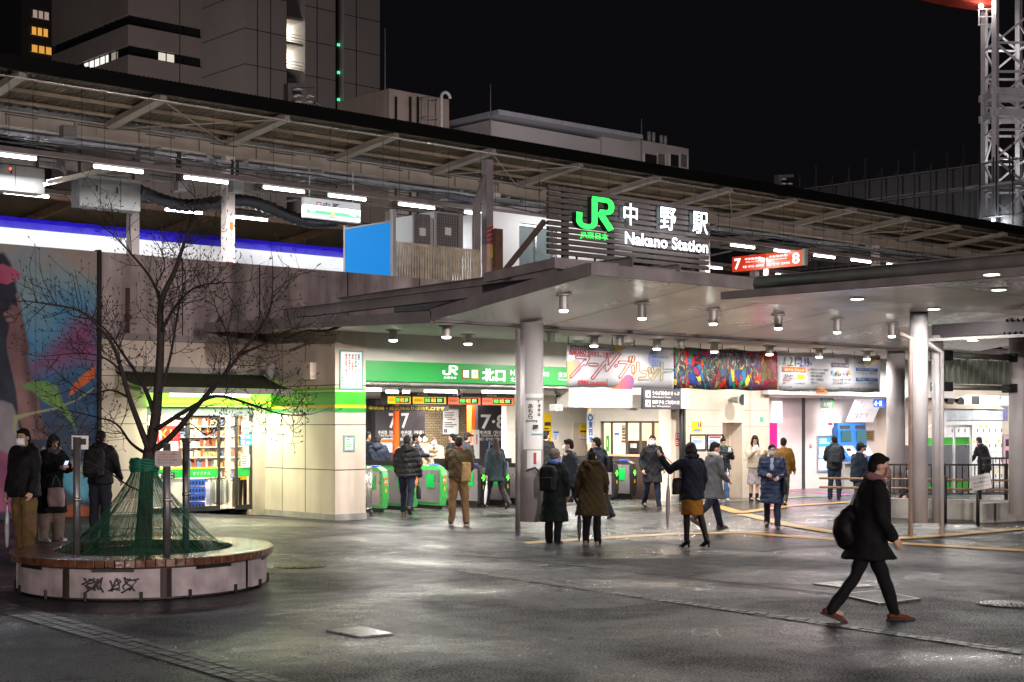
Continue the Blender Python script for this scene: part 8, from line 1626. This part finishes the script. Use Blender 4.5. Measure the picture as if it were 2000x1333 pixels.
c = P['up'](.16, -.16, 1.14); bag(c, P['fwd'], P['right'], .16, .34, .20, 'black leather bag slung behind the man in the navy coat', '16171a', 'shoulder_bag', 'shoulder bag', [[P['up'](.16, -.16, 1.28), P['up'](.13, -.04, 1.47), P['up'](.12, .1, 1.4)]])
person('man in black coat and white mask with hands in pockets, walking out', at(1274, 994), 172, 1.70, ((16, 5), (-14, 22)), ((-8, 16, 46, 10), (-8, 16, 46, 10)), 0, (4, 4), dict(col='14151a', len=.62, flare=.02, fat=1.14, arm=1.12, collar=True, rough=.7), ('trousers', '1d2638', .98), '17181a', ('short', '17120f'), True)
# --- middle right
P = person('woman in dark navy coat and mustard skirt with raised hand', at(1352, 1070), -30, 1.60, ((10, 4, -.03), (-10, 8, .03)), ((60, 22, 96, -14), (-4, 12, 30, 6)), 2, (16, -14), dict(col='0d111f', len=.76, fat=1.12, arm=1.12, rough=.85), ('skirt', '7a5010', .50, .02, '1c1010'), '0f0f11', ('bob', '100c0b'), False, dict(scarf='141820'), heel=.055)
c = P['up'](-.15, .10, .98); bag(c, Vector((FY, -FX, 0)), fr2, .30, .26, .13, 'black handbag with brown straps on the woman in the mustard skirt', '161517', 'handbag', 'handbag', [[c + Vector((FY, -FX, 0)) * .10 + Vector((0, 0, .1)), P['up'](.02, .15, 1.3), P['up'](.10, .02, 1.47)], [c - Vector((FY, -FX, 0)) * .12 + Vector((0, 0, .1)), c - Vector((FY, -FX, 0)) * .13 + Vector((0, 0, .34)), P['hand'](-1)]], '9a4a20')
a = c - Vector((FY, -FX, 0)) * .20 + Vector((0, 0, .30)); umbrella(a, a + Vector((-.03, .0, -.98)), 'long grey umbrella hanging by the woman in the mustard skirt', '8c8890')
person('person in grey coat and white neck scarf striding behind the mustard skirt', at(1392, 1034), 62, 1.64, ((20, 5), (-24, 30)), ((20, 10, 60, 16), (8, 8, 50, 16)), 3, (6, 15), dict(col='55555a', len=.62, flare=.03, fat=1.1, rough=.9), ('trousers', '1b2230', 1.0), '5a3026', ('short', '1a1412'), False, dict(scarf='b8b4b0'))
P = person('young woman with hair bun in black puffer jacket by the framed boards', at(1412, 978), 178, 1.58, ((3, 2), (-3, 4)), ((40, 8, 86, 20), (30, 8, 70, 16)), 0, (20, -8), dict(col='1b1e24', len=.84, fat=1.2, arm=1.28, puff=.012, collar=True, rough=.5), ('trousers', '4a6488', 1.15), 'c8c4c0', ('bun', '1f1614'), False, dict(scarf='1f4a44'))
phone(P, -1, 'phone held by the young woman in the black puffer jacket'); a = P['hand'](1) + Vector((0, 0, -.2)) + Vector((FY, -FX, 0)) * .14; umbrella(a, a + Vector((.08, -.02, -.62)), 'white furled umbrella hanging from the young woman in the puffer jacket', 'c0c8d8')
P = person('long haired woman in cream jacket and pale skirt looking at her phone', at(1474, 980), 168, 1.62, ((4, 2, -.02), (-5, 5, -.01)), ((36, 10, 84, 22), (36, 10, 84, 22)), 0, (26, 4), dict(col='b5a894', len=.86, fat=1.15, arm=1.2, puff=.006, rough=.6), ('skirt', '8e868a', .42, .03), '151517', ('long', '2a1a16'), False, dict(shirt='c8c4c4'), heel=.03)
phone(P, 1, 'phone held by the long haired woman in the cream jacket'); c = P['up'](-.22, .02, 1.02); bag(c, P['fwd'], P['right'], .26, .28, .12, 'tan woven bag on the arm of the long haired woman in cream', '8a6a34', 'handbag', 'handbag', [[c + Vector((0, 0, .12)) + P['fwd'] * .06, P['up'](-.19, .03, 1.3), c + Vector((0, 0, .12)) - P['fwd'] * .06]])
P = person('masked man with glasses in long navy down coat walking in the middle', at(1508, 1032), -170, 1.58, ((16, 5), (-14, 18)), ((10, 12, 60, 30), (8, 10, 76, 34)), 0, (6, -6), dict(col='1d2a46', len=.52, fat=1.2, arm=1.2, puff=.012, rough=.5), ('trousers', '1c2434', .98), '18181b', ('short', '1c1512'), 'a8a6a6', dict(shirt='8a94a8'), 1.05)
g = MB()
for s in (-1, 1): g.tube([P['hd'](s * .032 + .022 * math.cos(k * .7), .098, .012 + .016 * math.sin(k * .7)) for k in range(10)], .003, 5)
g.tube([P['hd'](-.01, .1, .014), P['hd'](.01, .1, .014)], .003, 5); tag(g.build('glasses', M_black), 'thin dark glasses on the masked man in the long navy coat', 'glasses')
c = P['up'](-.24, .06, .86); bag(c, P['fwd'], P['right'], .3, .3, .12, 'dark bag hanging at the side of the man in the long navy coat', '181c24', 'shoulder_bag', 'shoulder bag', [[c + Vector((0, 0, .12)) + P['fwd'] * .08, P['up'](-.17, .04, 1.44), c + Vector((0, 0, .12)) - P['fwd'] * .08]])
P = person('man in mustard brown jacket seen from behind near the magenta panel', at(1530, 988), 24, 1.62, ((14, 4), (-14, 16)), ((6, 8, 24, 0), (6, 8, 24, 0)), 0, (2, 0), dict(col='6a4a1c', len=.80, fat=1.14, arm=1.1, rough=.85), ('trousers', '4a443c', 1.0), 'b8a890', ('short', '17120f'))
P = person('man in dark hooded jacket with backpack at the blue ticket machines', at(1630, 976), 6, 1.62, ((3, 1), (-3, 2)), ((24, 8, 50, 10), (24, 10, 50, 10)), 0, (4, 0), dict(col='1b2028', len=.82, fat=1.16, arm=1.14, hood=True, rough=.7), ('trousers', '1f2838', 1.05), '131315', ('short', '14100e'))
backpack(P, 'dark grey backpack on the man at the ticket machines', '2a2d33', .30, .46, .15)
person('blurred man in navy jacket and olive cap behind the striding person', at(1676, 1003), 60, 1.55, ((16, 4), (-16, 16)), ((14, 8, 30, 0), (0, 8, 30, 0)), 5, (6, 6), dict(col='1b2536', len=.78, fat=1.15, rough=.8), ('trousers', '3a3a40', 1.05), 'c8c4c0', ('cap', '14110f'), False, dict(cap='4a4428'))
# --- the striding person nearest the viewer
P = person('striding person in black coat with pink scarf nearest the viewer', at(1697, 1214), 92, 1.70, ((21, 3), (-21, 15)), ((-14, 8, 16, 0), (10, 8, 26, 0)), 7, (14, 0), dict(col='0b0b0d', len=.66, flare=.04, fat=1.14, arm=1.1, rough=.85), ('trousers', '0f0f12', .92), '5a2a14', ('short', '100d0c'), '9a7478', dict(scarf='7a5a60'))
c = P['up'](-.05, -.20, .96); t = thing('shoulder_bag', 'soft black shoulder bag behind the striding person nearest the viewer', 'shoulder bag', c); g = MB(); [g.ell(c + P['fwd'] * a_ + Vector((0, 0, b_)), (k_, k_, k_ * 1.15), 14, 10) for a_, b_, k_ in ((0, -.09, .135), (-.02, -.02, .13), (.01, .07, .105), (.02, .13, .07))]; blob('body', g, fab('0c0c0e', .6), t, .012, 4, folds(.012, 5), local=False)
MB().tube(smooth_path([Vector(p) for p in [P['up'](-.05, -.18, 1.12), P['up'](-.12, -.07, 1.46), P['up'](-.12, .1, 1.40)]], 3), .014, 6, flat=.6).build('strap', fab('0c0c0e', .6), t)
# --- behind the railings
P = person('person in black coat bending at the lockers behind the railing', Vector((oy(1905, 900, 23.8).x + .2, 23.6, .01)), -30, 1.58, lean=22, arms=((30, 8, 30, 0), (30, 8, 30, 0)), top=dict(col='101115', len=.6, fat=1.2), bottom=('trousers', '15161a'), hair=('short', '120f0e'))
P = person('seated figure in dark clothes with a red sleeve behind the left slender column', oz(1797, 990, 0) + fr2 * .3 - Vector((0, 0, .32)), -100, 1.62, ((84, 84), (84, 86)), ((20, 8, 50, 10), (20, 8, 50, 10)), 12, (10, 0), dict(col='14151a', len=.86, fat=1.15), ('trousers', '1a1b20'), '1a1a1c', ('short', '15110f'), False, dict(scarf='a82030'))

flush()
